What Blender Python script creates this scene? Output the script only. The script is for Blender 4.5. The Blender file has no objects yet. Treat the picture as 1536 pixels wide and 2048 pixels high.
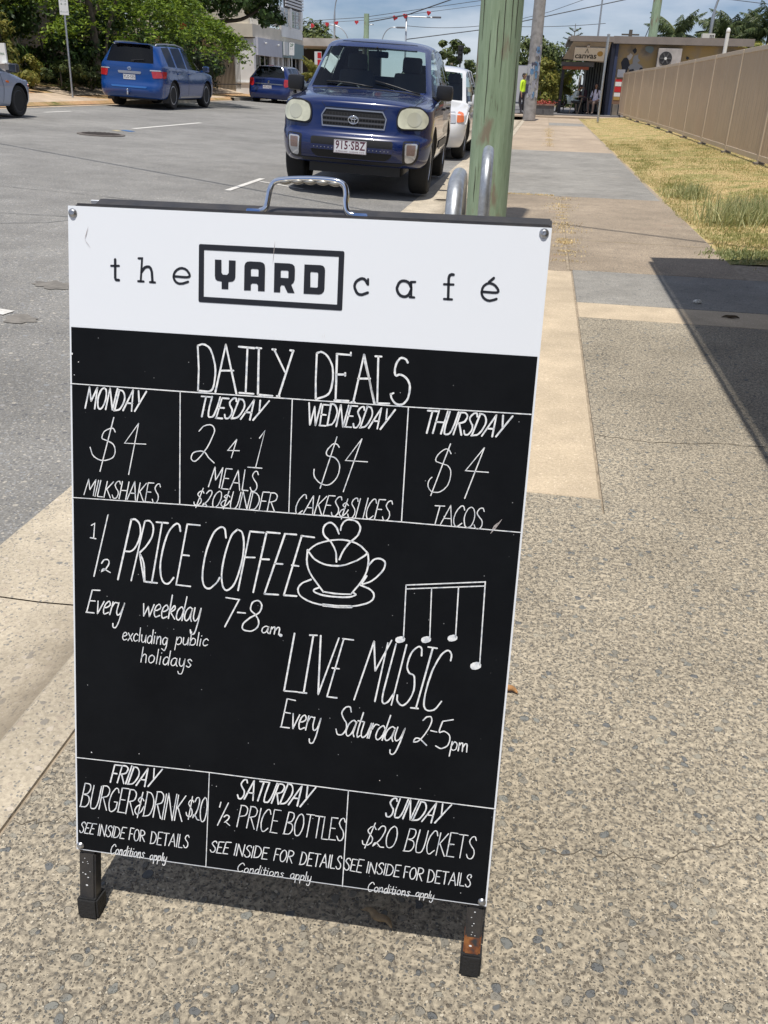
import bpy, bmesh, math, random
import numpy as np
from mathutils import Vector, Matrix
from mathutils.bvhtree import BVHTree
R_ = math.radians
random.seed(11)
rng = np.random.default_rng(7)
scene = bpy.context.scene
col = scene.collection

# ------------------------------------------------------------------ camera
cam_d = bpy.data.cameras.new("camera")
cam = bpy.data.objects.new("camera", cam_d)
col.objects.link(cam)
cam.matrix_world = Matrix(((0.98499, -0.10115, 0.13964, 0.0),
                           (0.17019, 0.43818, -0.88263, 0.0),
                           (0.02859, 0.89318, 0.44879, 1.13),
                           (0, 0, 0, 1)))
cam_d.sensor_fit = 'VERTICAL'
cam_d.sensor_height = 24.0
cam_d.lens = 24.0 * 1703.0 / 2048.0
cam_d.clip_start = 0.05
cam_d.clip_end = 3000.0
scene.camera = cam

# ------------------------------------------------------------------ sun, sky, exposure
SUN_DIR = Vector((-0.02, -0.25, 1.0)).normalized()
sun_d = bpy.data.lights.new("sun", 'SUN')
sun_d.energy = 4.7
sun_d.angle = R_(0.5)
sun_d.color = (1.0, 0.955, 0.88)
sun_o = bpy.data.objects.new("sun", sun_d)
col.objects.link(sun_o)
sun_o.location = (0, 0, 40)
sun_o.rotation_euler = SUN_DIR.to_track_quat('Z', 'Y').to_euler()

world = bpy.data.worlds.new("World")
scene.world = world
world.use_nodes = True
wn = world.node_tree
wn.nodes.clear()
def wnode(t, **k):
    n = wn.nodes.new(t)
    for a, b in k.items():
        setattr(n, a, b)
    return n
w_out = wnode('ShaderNodeOutputWorld')
w_bg = wnode('ShaderNodeBackground')
w_sky = wnode('ShaderNodeTexSky')
w_sky.sky_type = 'NISHITA'
w_sky.sun_disc = False
w_sky.sun_elevation = math.asin(SUN_DIR.z)
w_sky.sun_rotation = math.atan2(SUN_DIR.x, SUN_DIR.y)
w_sky.air_density = 1.0
w_sky.dust_density = 0.0
w_sky.ozone_density = 1.5
w_bg.inputs['Strength'].default_value = 0.06
tc = wnode('ShaderNodeTexCoord')
sep = wnode('ShaderNodeSeparateXYZ')
wn.links.new(tc.outputs['Generated'], sep.inputs[0])
# cloud layer: the view direction is carried onto a flat layer overhead
den = wnode('ShaderNodeMath', operation='MAXIMUM'); den.inputs[1].default_value = 0.02
addz = wnode('ShaderNodeMath', operation='ADD'); addz.inputs[1].default_value = 0.22
wn.links.new(sep.outputs[2], den.inputs[0]); wn.links.new(den.outputs[0], addz.inputs[0])
dx = wnode('ShaderNodeMath', operation='DIVIDE'); dy = wnode('ShaderNodeMath', operation='DIVIDE')
wn.links.new(sep.outputs[0], dx.inputs[0]); wn.links.new(addz.outputs[0], dx.inputs[1])
wn.links.new(sep.outputs[1], dy.inputs[0]); wn.links.new(addz.outputs[0], dy.inputs[1])
comb = wnode('ShaderNodeCombineXYZ')
wn.links.new(dx.outputs[0], comb.inputs[0]); wn.links.new(dy.outputs[0], comb.inputs[1])
nz = wnode('ShaderNodeTexNoise'); nz.inputs['Scale'].default_value = 0.95
nz.inputs['Detail'].default_value = 9; nz.inputs['Roughness'].default_value = 0.56
wn.links.new(comb.outputs[0], nz.inputs['Vector'])
cr = wnode('ShaderNodeValToRGB')
cr.color_ramp.elements[0].position = 0.37; cr.color_ramp.elements[0].color = (0, 0, 0, 1)
cr.color_ramp.elements[1].position = 0.64; cr.color_ramp.elements[1].color = (1, 1, 1, 1)
wn.links.new(nz.outputs[0], cr.inputs[0])
tint = wnode('ShaderNodeMixRGB', blend_type='MULTIPLY'); tint.inputs[0].default_value = 1; tint.inputs[2].default_value = (.80, .94, 1.30, 1)
wn.links.new(w_sky.outputs[0], tint.inputs[1])
mixc = wnode('ShaderNodeMixRGB'); mixc.inputs[2].default_value = (12.5, 13.4, 14.8, 1)
mfac = wnode('ShaderNodeMath', operation='MULTIPLY'); mfac.inputs[1].default_value = 0.85
wn.links.new(cr.outputs[0], mfac.inputs[0])
wn.links.new(mfac.outputs[0], mixc.inputs[0])
wn.links.new(tint.outputs[0], mixc.inputs[1])
wn.links.new(mixc.outputs[0], w_bg.inputs['Color'])
wn.links.new(w_bg.outputs[0], w_out.inputs[0])

scene.view_settings.view_transform = 'Standard'
scene.view_settings.look = 'None'
scene.view_settings.exposure = 0.0
scene.view_settings.gamma = 1.0
scene.view_settings.use_curve_mapping = False

# ------------------------------------------------------------------ materials
MATS = {}
def M(name, color=(0.5, 0.5, 0.5), rough=0.6, metal=0.0, spec=0.5, var=0.0, vscale=6.0, bump=0.0, bscale=60.0, coat=0.0,
      col2=None, detail=4.0, emit=None, stretch=None):
    """a plain surface with optional noise between two colours and fine relief"""
    if name in MATS:
        return MATS[name]
    m = bpy.data.materials.new(name); m.use_nodes = True
    nt = m.node_tree; b = nt.nodes['Principled BSDF']
    b.inputs['Base Color'].default_value = (*color, 1)
    b.inputs['Roughness'].default_value = rough
    b.inputs['Metallic'].default_value = metal
    b.inputs['Specular IOR Level'].default_value = spec
    b.inputs['Coat Weight'].default_value = coat
    b.inputs['Coat Roughness'].default_value = 0.04
    if var > 0 or bump > 0:
        t = nt.nodes.new('ShaderNodeTexCoord')
        mp = nt.nodes.new('ShaderNodeMapping')
        nt.links.new(t.outputs['Object'], mp.inputs[0])
        if stretch: mp.inputs['Scale'].default_value = stretch
    if var > 0:
        n = nt.nodes.new('ShaderNodeTexNoise'); n.inputs['Scale'].default_value = vscale
        n.inputs['Detail'].default_value = detail; n.inputs['Roughness'].default_value = 0.65
        nt.links.new(mp.outputs[0], n.inputs['Vector'])
        r = nt.nodes.new('ShaderNodeValToRGB')
        r.color_ramp.elements[0].position = 0.32; r.color_ramp.elements[1].position = 0.68
        c2 = col2 if col2 else tuple(max(0, c * (1 - var)) for c in color)
        r.color_ramp.elements[0].color = (*c2, 1)
        r.color_ramp.elements[1].color = (*(color if col2 else tuple(min(1, c * (1 + var * .6)) for c in color)), 1)
        nt.links.new(n.outputs[0], r.inputs[0]); nt.links.new(r.outputs[0], b.inputs['Base Color'])
    if bump > 0:
        n2 = nt.nodes.new('ShaderNodeTexNoise'); n2.inputs['Scale'].default_value = bscale
        n2.inputs['Detail'].default_value = 3
        nt.links.new(mp.outputs[0], n2.inputs['Vector'])
        bp = nt.nodes.new('ShaderNodeBump'); bp.inputs['Strength'].default_value = bump
        bp.inputs['Distance'].default_value = 0.01
        nt.links.new(n2.outputs[0], bp.inputs['Height']); nt.links.new(bp.outputs[0], b.inputs['Normal'])
    if emit:
        b.inputs['Emission Color'].default_value = (*emit[0], 1); b.inputs['Emission Strength'].default_value = emit[1]
    MATS[name] = m
    return m

def aggregate(name, matrix, matrix2, stones, fine=150.0, coarse=55.0, fine_amt=0.9, coarse_amt=0.28, patch=None, bump=0.35,
              rough=0.85, patch_scale=0.6, stones2=None, amp=(.80, 1.12)):
    """concrete or asphalt with exposed stones: fine chips everywhere, a few larger pebbles, broad stains"""
    m = bpy.data.materials.new(name); m.use_nodes = True
    nt = m.node_tree; b = nt.nodes['Principled BSDF']; lk = nt.links.new
    b.inputs['Roughness'].default_value = rough; b.inputs['Specular IOR Level'].default_value = 0.3
    t = nt.nodes.new('ShaderNodeNewGeometry')
    def node(k, **kw):
        n = nt.nodes.new(k)
        for a, v in kw.items(): setattr(n, a, v)
        return n
    wob = node('ShaderNodeTexNoise'); wob.inputs['Scale'].default_value = 30; wob.inputs['Detail'].default_value = 2
    lk(t.outputs['Position'], wob.inputs['Vector'])
    wv = node('ShaderNodeVectorMath', operation='MULTIPLY_ADD')
    wv.inputs[1].default_value = (0.018, 0.018, 0.0)
    lk(wob.outputs['Color'], wv.inputs[0]); lk(t.outputs['Position'], wv.inputs[2])
    n1 = node('ShaderNodeTexNoise'); n1.inputs['Scale'].default_value = 95; n1.inputs['Detail'].default_value = 6; n1.inputs['Roughness'].default_value = .7
    lk(wv.outputs[0], n1.inputs['Vector'])
    base = node('ShaderNodeValToRGB')
    base.color_ramp.elements[0].position = .38; base.color_ramp.elements[0].color = (*matrix2, 1)
    base.color_ramp.elements[1].position = .60; base.color_ramp.elements[1].color = (*matrix, 1)
    lk(n1.outputs[0], base.inputs[0])
    cur = base.outputs[0]
    hts = []
    for sc, amt, lo, seed in ((fine, fine_amt, .30, 0.0), (coarse, coarse_amt, .36, 7.3)):
        v = node('ShaderNodeTexVoronoi'); v.inputs['Scale'].default_value = sc; v.inputs['Randomness'].default_value = 1
        off = node('ShaderNodeVectorMath', operation='ADD'); off.inputs[1].default_value = (seed, seed * .37, 0)
        lk(wv.outputs[0], off.inputs[0]); lk(off.outputs[0], v.inputs['Vector'])
        sepc = node('ShaderNodeSeparateColor'); lk(v.outputs['Color'], sepc.inputs[0])
        st_ = stones2 if (stones2 and seed) else stones
        r = node('ShaderNodeValToRGB'); cr_ = r.color_ramp; cr_.interpolation = 'CONSTANT'
        while len(cr_.elements) < len(st_): cr_.elements.new(.5)
        for i, s in enumerate(st_):
            cr_.elements[i].position = i / len(st_); cr_.elements[i].color = (*s, 1)
        lk(sepc.outputs[0], r.inputs[0])
        pick = node('ShaderNodeMath', operation='LESS_THAN'); pick.inputs[1].default_value = amt
        lk(sepc.outputs[1], pick.inputs[0])
        # stone outline: distance to the cell centre, each stone its own size
        sz = node('ShaderNodeMath', operation='MULTIPLY_ADD'); sz.inputs[1].default_value = .30; sz.inputs[2].default_value = lo
        lk(sepc.outputs[2], sz.inputs[0])
        df = node('ShaderNodeMath', operation='SUBTRACT'); lk(sz.outputs[0], df.inputs[0]); lk(v.outputs['Distance'], df.inputs[1])
        ed = node('ShaderNodeMapRange'); ed.inputs[1].default_value = 0; ed.inputs[2].default_value = .10
        lk(df.outputs[0], ed.inputs[0])
        f = node('ShaderNodeMath', operation='MULTIPLY'); lk(ed.outputs[0], f.inputs[0]); lk(pick.outputs[0], f.inputs[1])
        mx = node('ShaderNodeMixRGB'); lk(f.outputs[0], mx.inputs[0]); lk(cur, mx.inputs[1]); lk(r.outputs[0], mx.inputs[2])
        cur = mx.outputs[0]; hts.append(f.outputs[0])
    # broad wear and staining
    for sc, a0, a1 in ((patch_scale, amp[0], amp[1]), (patch_scale * 5.5, .86, 1.10)):
        n = node('ShaderNodeTexNoise'); n.inputs['Scale'].default_value = sc; n.inputs['Detail'].default_value = 5
        lk(t.outputs['Position'], n.inputs['Vector'])
        r = node('ShaderNodeMapRange'); r.inputs[1].default_value = .3; r.inputs[2].default_value = .7
        r.inputs[3].default_value = a0; r.inputs[4].default_value = a1
        lk(n.outputs[0], r.inputs[0])
        mm_ = node('ShaderNodeVectorMath', operation='SCALE'); lk(cur, mm_.inputs[0]); lk(r.outputs[0], mm_.inputs['Scale'])
        cur = mm_.outputs[0]
    if patch:
        n = node('ShaderNodeTexNoise'); n.inputs['Scale'].default_value = 2.3; n.inputs['Detail'].default_value = 4
        lk(t.outputs['Position'], n.inputs['Vector'])
        r = node('ShaderNodeMapRange'); r.inputs[1].default_value = .62; r.inputs[2].default_value = .74; r.inputs[4].default_value = .6
        lk(n.outputs[0], r.inputs[0])
        mx = node('ShaderNodeMixRGB'); lk(r.outputs[0], mx.inputs[0]); lk(cur, mx.inputs[1]); mx.inputs[2].default_value = (*patch, 1)
        cur = mx.outputs[0]
    lk(cur, b.inputs['Base Color'])
    ad = node('ShaderNodeMath', operation='ADD'); lk(hts[0], ad.inputs[0]); lk(hts[1], ad.inputs[1])
    ad2 = node('ShaderNodeMath', operation='ADD'); lk(ad.outputs[0], ad2.inputs[0]); lk(n1.outputs[0], ad2.inputs[1])
    bp = node('ShaderNodeBump'); bp.inputs['Strength'].default_value = bump; bp.inputs['Distance'].default_value = .0025
    lk(ad2.outputs[0], bp.inputs['Height']); lk(bp.outputs[0], b.inputs['Normal'])
    MATS[name] = m
    return m

def leaf_mat(name, c1, c2, rough=0.5, trans=0.25):
    """leaves: every leaf its own shade from a per-leaf value stored on the mesh"""
    m = bpy.data.materials.new(name); m.use_nodes = True
    nt = m.node_tree; b = nt.nodes['Principled BSDF']; lk = nt.links.new
    a = nt.nodes.new('ShaderNodeAttribute'); a.attribute_name = 'shade'
    r = nt.nodes.new('ShaderNodeValToRGB')
    r.color_ramp.elements[0].color = (*c1, 1); r.color_ramp.elements[1].color = (*c2, 1)
    lk(a.outputs['Fac'], r.inputs[0]); lk(r.outputs[0], b.inputs['Base Color'])
    b.inputs['Roughness'].default_value = rough; b.inputs['Specular IOR Level'].default_value = .35
    tr = nt.nodes.new('ShaderNodeBsdfTranslucent'); lk(r.outputs[0], tr.inputs[0])
    mx = nt.nodes.new('ShaderNodeMixShader'); mx.inputs[0].default_value = trans
    out = nt.nodes['Material Output']
    lk(b.outputs[0], mx.inputs[1]); lk(tr.outputs[0], mx.inputs[2]); lk(mx.outputs[0], out.inputs[0])
    MATS[name] = m
    return m

def glass_mat(name, tint=(0.55, 0.62, 0.62), clear=0.75, rough=0.02):
    m = bpy.data.materials.new(name); m.use_nodes = True
    nt = m.node_tree; nt.nodes.clear(); lk = nt.links.new
    out = nt.nodes.new('ShaderNodeOutputMaterial')
    g = nt.nodes.new('ShaderNodeBsdfGlossy'); g.inputs['Roughness'].default_value = rough
    t = nt.nodes.new('ShaderNodeBsdfTransparent'); t.inputs[0].default_value = (*[c * clear for c in tint], 1)
    f = nt.nodes.new('ShaderNodeFresnel'); f.inputs[0].default_value = 1.5
    mx = nt.nodes.new('ShaderNodeMixShader')
    lk(f.outputs[0], mx.inputs[0]); lk(t.outputs[0], mx.inputs[1]); lk(g.outputs[0], mx.inputs[2]); lk(mx.outputs[0], out.inputs[0])
    MATS[name] = m
    return m

# ------------------------------------------------------------------ object helpers
def empty(name, loc=(0, 0, 0), rz=0.0, label=None, cat=None, group=None, kind=None, rot=None, parent=None):
    o = bpy.data.objects.new(name, None); col.objects.link(o)
    o.location = loc; o.rotation_euler = rot if rot else (0, 0, rz)
    o.empty_display_size = 0.1
    if parent: o.parent = parent
    tag(o, label, cat, group, kind)
    return o
def tag(o, label=None, cat=None, group=None, kind=None):
    if label: o['label'] = label
    if cat: o['category'] = cat
    if group: o['group'] = group
    if kind: o['kind'] = kind
    return o
def obj(name, bm, m, parent=None, smooth=False, label=None, cat=None, group=None, kind=None, loc=None, rz=None, auto=None):
    if isinstance(bm, bpy.types.Mesh): me = bm
    else:
        me = bpy.data.meshes.new(name); bm.to_mesh(me); bm.free()
    if not isinstance(m, (list, tuple)): m = [m]
    if len(me.materials) == 0:
        for k in m: me.materials.append(k)
    if smooth:
        me.polygons.foreach_set('use_smooth', [True] * len(me.polygons))
        if auto: me.set_sharp_from_angle(angle=R_(auto))
    o = bpy.data.objects.new(name, me); col.objects.link(o)
    if parent: o.parent = parent
    if loc is not None: o.location = loc
    if rz is not None: o.rotation_euler = (0, 0, rz)
    tag(o, label, cat, group, kind)
    return o
def copy_tree(o, parent=None):
    c = o.copy(); col.objects.link(c)
    if parent: c.parent = parent
    for ch in list(o.children):
        copy_tree(ch, c)
    return c

def B(): return bmesh.new()
def box(bm, c, s, rot=None, bevel=0.0, mat=0):
    """box centred at c, full sizes s, optional Matrix rot, bevelled edges"""
    r = bmesh.ops.create_cube(bm, size=1.0)
    vs = r['verts']
    for v in vs: v.co = Vector((v.co.x * s[0], v.co.y * s[1], v.co.z * s[2]))
    if bevel > 0:
        es = list({e for v in vs for e in v.link_edges})
        rr = bmesh.ops.bevel(bm, geom=es, offset=bevel, segments=2, affect='EDGES', profile=.6)
        vs = list({v for f in rr['faces'] for v in f.verts} | {v for v in vs if v.is_valid})
        # collect the whole island
        seen = set(vs); st = list(vs)
        while st:
            v = st.pop()
            for e in v.link_edges:
                w = e.other_vert(v)
                if w not in seen: seen.add(w); st.append(w)
        vs = list(seen)
    for v in vs:
        if rot: v.co = rot @ v.co
        v.co += Vector(c)
    if mat:
        for f in {f for v in vs for f in v.link_faces}: f.material_index = mat
    return vs
def tube(bm, pts, r, seg=10, cap=True, radii=None):
    """round tube along a polyline"""
    pts = [Vector(p) for p in pts]; n = len(pts); rings = []
    up = None
    for i, p in enumerate(pts):
        t = (pts[min(i + 1, n - 1)] - pts[max(i - 1, 0)]).normalized()
        if up is None:
            up = t.orthogonal().normalized()
        else:
            up = (up - t * up.dot(t))
            up = up.normalized() if up.length > 1e-6 else t.orthogonal().normalized()
        s = t.cross(up)
        rr = radii[i] if radii else r
        rings.append([bm.verts.new(p + (up * math.cos(2 * math.pi * k / seg) + s * math.sin(2 * math.pi * k / seg)) * rr) for k in range(seg)])
    for i in range(n - 1):
        for k in range(seg):
            bm.faces.new((rings[i][k], rings[i][(k + 1) % seg], rings[i + 1][(k + 1) % seg], rings[i + 1][k]))
    if cap:
        bm.faces.new(rings[0][::-1]); bm.faces.new(rings[-1])
    return rings
def lathe(bm, prof, seg=24, axis='z', c=(0, 0, 0)):
    """revolve (radius, height) pairs"""
    rings = []
    for r, h in prof:
        ring = []
        for k in range(seg):
            a = 2 * math.pi * k / seg
            p = (r * math.cos(a), r * math.sin(a), h)
            if axis == 'x': p = (h, r * math.cos(a), r * math.sin(a))
            if axis == 'y': p = (r * math.sin(a), h, r * math.cos(a))
            ring.append(bm.verts.new(Vector(p) + Vector(c)))
        rings.append(ring)
    for i in range(len(rings) - 1):
        for k in range(seg):
            bm.faces.new((rings[i][k], rings[i][(k + 1) % seg], rings[i + 1][(k + 1) % seg], rings[i + 1][k]))
    bm.faces.new(rings[0][::-1]); bm.faces.new(rings[-1])
def prism(bm, poly, h0, h1, plane='xy'):
    """extrude a polygon between two heights; plane gives the polygon's axes"""
    def P(u, v, h):
        return {'xy': (u, v, h), 'xz': (u, h, v), 'yz': (h, u, v)}[plane]
    a = [bm.verts.new(P(u, v, h0)) for u, v in poly]; b = [bm.verts.new(P(u, v, h1)) for u, v in poly]
    n = len(poly)
    bm.faces.new(a[::-1]); bm.faces.new(b)
    for i in range(n): bm.faces.new((a[i], a[(i + 1) % n], b[(i + 1) % n], b[i]))
def fix(bm):
    bmesh.ops.recalc_face_normals(bm, faces=bm.faces); return bm
def catmull(P, n=6, closed=False):
    P = [Vector(p) for p in P]
    Q = [P[-1]] + P + [P[0], P[1]] if closed else [2 * P[0] - P[1]] + P + [2 * P[-1] - P[-2]]
    out = []
    for i in range(1, len(Q) - 2):
        a, b, c, d = Q[i - 1:i + 3]
        for k in range(n):
            t = k / n
            out.append(.5 * ((2 * b) + (c - a) * t + (2 * a - 5 * b + 4 * c - d) * t * t + (3 * b - a - 3 * c + d) * t ** 3))
    if not closed: out.append(P[-1])
    return out
def text_mesh(s, size=1.0, depth=0.0, align='CENTER', bold=0.0, sx=1.0, spacing=1.0):
    """letters from the built-in font as a mesh in the local XY plane, centred"""
    cu = bpy.data.curves.new("lettering", 'FONT'); cu.body = s; cu.size = size
    cu.align_x = align; cu.align_y = 'CENTER'; cu.extrude = depth; cu.offset = bold; cu.space_character = spacing
    cu.resolution_u = 2
    o = bpy.data.objects.new("lettering", cu); col.objects.link(o)
    dg = bpy.context.evaluated_depsgraph_get()
    me = bpy.data.meshes.new_from_object(o.evaluated_get(dg))
    bpy.data.objects.remove(o); bpy.data.curves.remove(cu)
    if sx != 1.0:
        for v in me.vertices: v.co.x *= sx
    return me
def place_text(name, s, size, m, parent, loc, rot, **k):
    me = text_mesh(s, size, **k); me.materials.clear()
    o = obj(name, me, m, parent); o.location = loc; o.rotation_euler = rot
    return o
def ribbon(bm, pts, w, z=0.0, cap=True, jitter=0.0):
    """flat painted line of width w through 2D points, in the XY plane"""
    P = [Vector((p[0], p[1])) for p in pts]
    if len(P) < 2: return
    L, Rr = [], []
    for i, p in enumerate(P):
        a = (p - P[i - 1]).normalized() if i else None
        b = (P[i + 1] - p).normalized() if i < len(P) - 1 else None
        d = a or b
        if a and b:
            d = a + b
            d = d.normalized() if d.length > .2 else b
        n = Vector((-d.y, d.x)); hw = w * .5 * (1 + (random.uniform(-jitter, jitter) if jitter else 0))
        k = 1.0
        if a and b: k = 1 / max(.6, n.dot(Vector((-a.y, a.x))))
        L.append(bm.verts.new((p.x + n.x * hw * k, p.y + n.y * hw * k, z))); Rr.append(bm.verts.new((p.x - n.x * hw * k, p.y - n.y * hw * k, z)))
    for i in range(len(P) - 1):
        bm.faces.new((L[i], Rr[i], Rr[i + 1], L[i + 1]))
    if cap:
        for j, (p, q, s) in enumerate(((P[0], P[1], -1), (P[-1], P[-2], 1))):
            d = (p - q).normalized(); n = Vector((-d.y, d.x))
            l, r = (L[0], Rr[0]) if j == 0 else (L[-1], Rr[-1])
            arc = [bm.verts.new((p.x + (n.x * math.cos(t) + d.x * math.sin(t)) * w * .5, p.y + (n.y * math.cos(t) + d.y * math.sin(t)) * w * .5, z)) for t in (math.pi * .25, math.pi * .5, math.pi * .75)]
            f = [r, l] + (arc[::-1] if j == 0 else arc)
            try:
                if j == 0: bm.faces.new([l] + arc[::-1] + [r])
                else: bm.faces.new([l] + arc + [r])
            except ValueError: pass
def islands(bm):
    bm.faces.ensure_lookup_table(); seen = set(); out = []
    for f in bm.faces:
        if f in seen: continue
        st = [f]; seen.add(f); isl = []
        while st:
            g = st.pop(); isl.append(g)
            for e in g.edges:
                for h in e.link_faces:
                    if h not in seen: seen.add(h); st.append(h)
        out.append(isl)
    return out
def emit_islands(name, bm, m, parent):
    """each separate pane becomes its own object"""
    src = bpy.data.meshes.new('t'); bm.to_mesh(src)
    k = len(islands(bm)); bm.free()
    outs = []
    for i in range(k):
        b2 = B(); b2.from_mesh(src); isl = islands(b2)
        keep = set(isl[i]); bmesh.ops.delete(b2, geom=[f for f in b2.faces if f not in keep], context='FACES')
        outs.append(obj(name, b2, m, parent, smooth=True))
    bpy.data.meshes.remove(src)
    return outs


# ================================================================== THE SETTING
def zroad(x): return -0.13 + 0.04 * max(0.0, -1.46 - x)
DRYGRASS = bpy.data.materials.new('dry_turf'); DRYGRASS.use_nodes = True
def turf(m, tones, scale=3.0):
    nt = m.node_tree; b = nt.nodes['Principled BSDF']; lk = nt.links.new
    b.inputs['Roughness'].default_value = .95; b.inputs['Specular IOR Level'].default_value = .1
    g = nt.nodes.new('ShaderNodeNewGeometry')
    n = nt.nodes.new('ShaderNodeTexNoise'); n.inputs['Scale'].default_value = scale * .35; n.inputs['Detail'].default_value = 8; n.inputs['Roughness'].default_value = .7
    lk(g.outputs['Position'], n.inputs['Vector'])
    r = nt.nodes.new('ShaderNodeValToRGB'); e = r.color_ramp.elements
    while len(e) < len(tones): e.new(.5)
    for i, c in enumerate(tones):
        e[i].position = .34 + .32 * i / (len(tones) - 1); e[i].color = (*c, 1)
    lk(n.outputs[0], r.inputs[0])
    n2 = nt.nodes.new('ShaderNodeTexNoise'); n2.inputs['Scale'].default_value = 45; n2.inputs['Detail'].default_value = 5
    lk(g.outputs['Position'], n2.inputs['Vector'])
    mr = nt.nodes.new('ShaderNodeMapRange'); mr.inputs[1].default_value = .3; mr.inputs[2].default_value = .7; mr.inputs[3].default_value = .55; mr.inputs[4].default_value = 1.3
    lk(n2.outputs[0], mr.inputs[0])
    s = nt.nodes.new('ShaderNodeVectorMath'); s.operation = 'SCALE'; lk(r.outputs[0], s.inputs[0]); lk(mr.outputs[0], s.inputs['Scale'])
    lk(s.outputs[0], b.inputs['Base Color'])
    bp = nt.nodes.new('ShaderNodeBump'); bp.inputs['Distance'].default_value = .03; bp.inputs['Strength'].default_value = .7
    lk(n2.outputs[0], bp.inputs['Height']); lk(bp.outputs[0], b.inputs['Normal'])
turf(DRYGRASS, [(.16, .19, .06), (.42, .34, .16), (.54, .40, .21), (.27, .27, .10), (.51, .39, .20)])
VERGE = bpy.data.materials.new('verge_soil'); VERGE.use_nodes = True
turf(VERGE, [(.13, .14, .045), (.40, .27, .14), (.50, .31, .17), (.42, .22, .12)], 2.0)
GROUND = bpy.data.materials.new('ground_soil'); GROUND.use_nodes = True
turf(GROUND, [(.12, .13, .05), (.22, .19, .1), (.28, .22, .13)], .6)

ASPHALT = aggregate('asphalt', (.258, .249, .232), (.17, .164, .153), [(.14, .14, .145), (.33, .32, .31), (.24, .235, .225), (.42, .39, .34), (.18, .18, .18), (.28, .285, .29)],
                    fine=110, coarse=48, fine_amt=.9, coarse_amt=.10, bump=.5, patch_scale=.45, rough=.8)
AGG = aggregate('exposed_aggregate', (.56, .485, .365), (.18, .16, .13), [(.19, .18, .16), (.46, .39, .29), (.17, .145, .115), (.145, .142, .135), (.25, .215, .165), (.23, .222, .20), (.64, .57, .45), (.20, .172, .135)],
                fine=235, coarse=70, fine_amt=.68, coarse_amt=.17, bump=1.0, patch=(.25, .22, .175), patch_scale=.55, amp=(.62, 1.12),
                stones2=[(.27, .27, .245), (.34, .315, .26), (.215, .22, .21), (.37, .33, .265), (.29, .27, .23), (.17, .175, .175), (.42, .38, .30), (.25, .235, .20)])
AGG_GREY = aggregate('worn_aggregate', (.31, .275, .225), (.165, .150, .128), [(.14, .145, .14), (.33, .28, .22), (.21, .18, .15), (.40, .36, .30), (.12, .12, .12), (.26, .22, .17)],
                     fine=165, coarse=70, fine_amt=.8, coarse_amt=.12, bump=.5, patch=(.20, .185, .16), patch_scale=.7)
AGG_BROWN = aggregate('brown_aggregate', (.385, .31, .225), (.21, .17, .13), [(.18, .155, .13), (.40, .32, .235), (.26, .205, .16), (.46, .38, .28), (.15, .135, .12)],
                      fine=150, coarse=70, fine_amt=.8, coarse_amt=.12, bump=.5, patch=(.31, .22, .16), patch_scale=.8)
AGG_PINK = aggregate('pink_concrete', (.45, .36, .265), (.33, .26, .195), [(.29, .23, .18), (.46, .38, .29), (.37, .295, .225)], fine=130, coarse=70, fine_amt=.6, coarse_amt=.1, bump=.3, patch_scale=.5)
BITUMEN = aggregate('driveway_grey', (.31, .295, .265), (.215, .205, .185), [(.15, .15, .15), (.28, .27, .25), (.21, .20, .19), (.34, .32, .29)], fine=140, coarse=60, fine_amt=.7, coarse_amt=.1,
                    bump=.4, patch=(.30, .27, .23), patch_scale=1.1)
TANC = aggregate('tan_concrete', (.56, .46, .33), (.45, .365, .26), [(.42, .34, .25), (.66, .55, .41), (.56, .45, .33)], fine=210, coarse=120, fine_amt=.45, coarse_amt=.1, bump=.3, patch_scale=1.0)
KERBC = aggregate('kerb_concrete', (.54, .47, .36), (.40, .345, .265), [(.30, .27, .23), (.56, .49, .40), (.45, .38, .30), (.24, .23, .21)], fine=150, coarse=60, fine_amt=.5, coarse_amt=.08, bump=.5,
                  patch=(.36, .29, .22), patch_scale=1.2)
# gutter dirt plus the kerb step's shade painted into the colour, with ragged edges
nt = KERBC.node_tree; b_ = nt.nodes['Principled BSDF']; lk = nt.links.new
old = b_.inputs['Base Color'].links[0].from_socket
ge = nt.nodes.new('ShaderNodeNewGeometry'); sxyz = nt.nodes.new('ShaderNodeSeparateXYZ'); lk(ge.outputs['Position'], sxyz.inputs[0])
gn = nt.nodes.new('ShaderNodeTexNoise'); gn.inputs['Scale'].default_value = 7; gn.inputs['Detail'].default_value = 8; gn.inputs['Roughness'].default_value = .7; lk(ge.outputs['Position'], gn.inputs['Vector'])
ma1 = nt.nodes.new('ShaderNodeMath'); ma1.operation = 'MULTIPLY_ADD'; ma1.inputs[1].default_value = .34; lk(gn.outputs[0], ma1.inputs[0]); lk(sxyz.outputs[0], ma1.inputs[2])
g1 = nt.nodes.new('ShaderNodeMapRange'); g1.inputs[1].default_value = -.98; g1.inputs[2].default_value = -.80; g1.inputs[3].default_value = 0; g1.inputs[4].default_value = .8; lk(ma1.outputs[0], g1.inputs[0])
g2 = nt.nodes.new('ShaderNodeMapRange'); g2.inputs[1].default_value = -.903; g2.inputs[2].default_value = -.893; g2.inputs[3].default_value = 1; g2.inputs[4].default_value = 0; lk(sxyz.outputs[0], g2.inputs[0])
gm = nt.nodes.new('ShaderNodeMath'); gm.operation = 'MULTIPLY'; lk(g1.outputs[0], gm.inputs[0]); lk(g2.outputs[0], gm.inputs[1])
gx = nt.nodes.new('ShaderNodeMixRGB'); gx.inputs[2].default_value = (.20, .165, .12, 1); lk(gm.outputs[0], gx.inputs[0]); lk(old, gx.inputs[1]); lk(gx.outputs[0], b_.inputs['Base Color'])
DIRT = M('joint_dirt', (.33, .27, .20), .95, var=.4, vscale=30)

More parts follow.
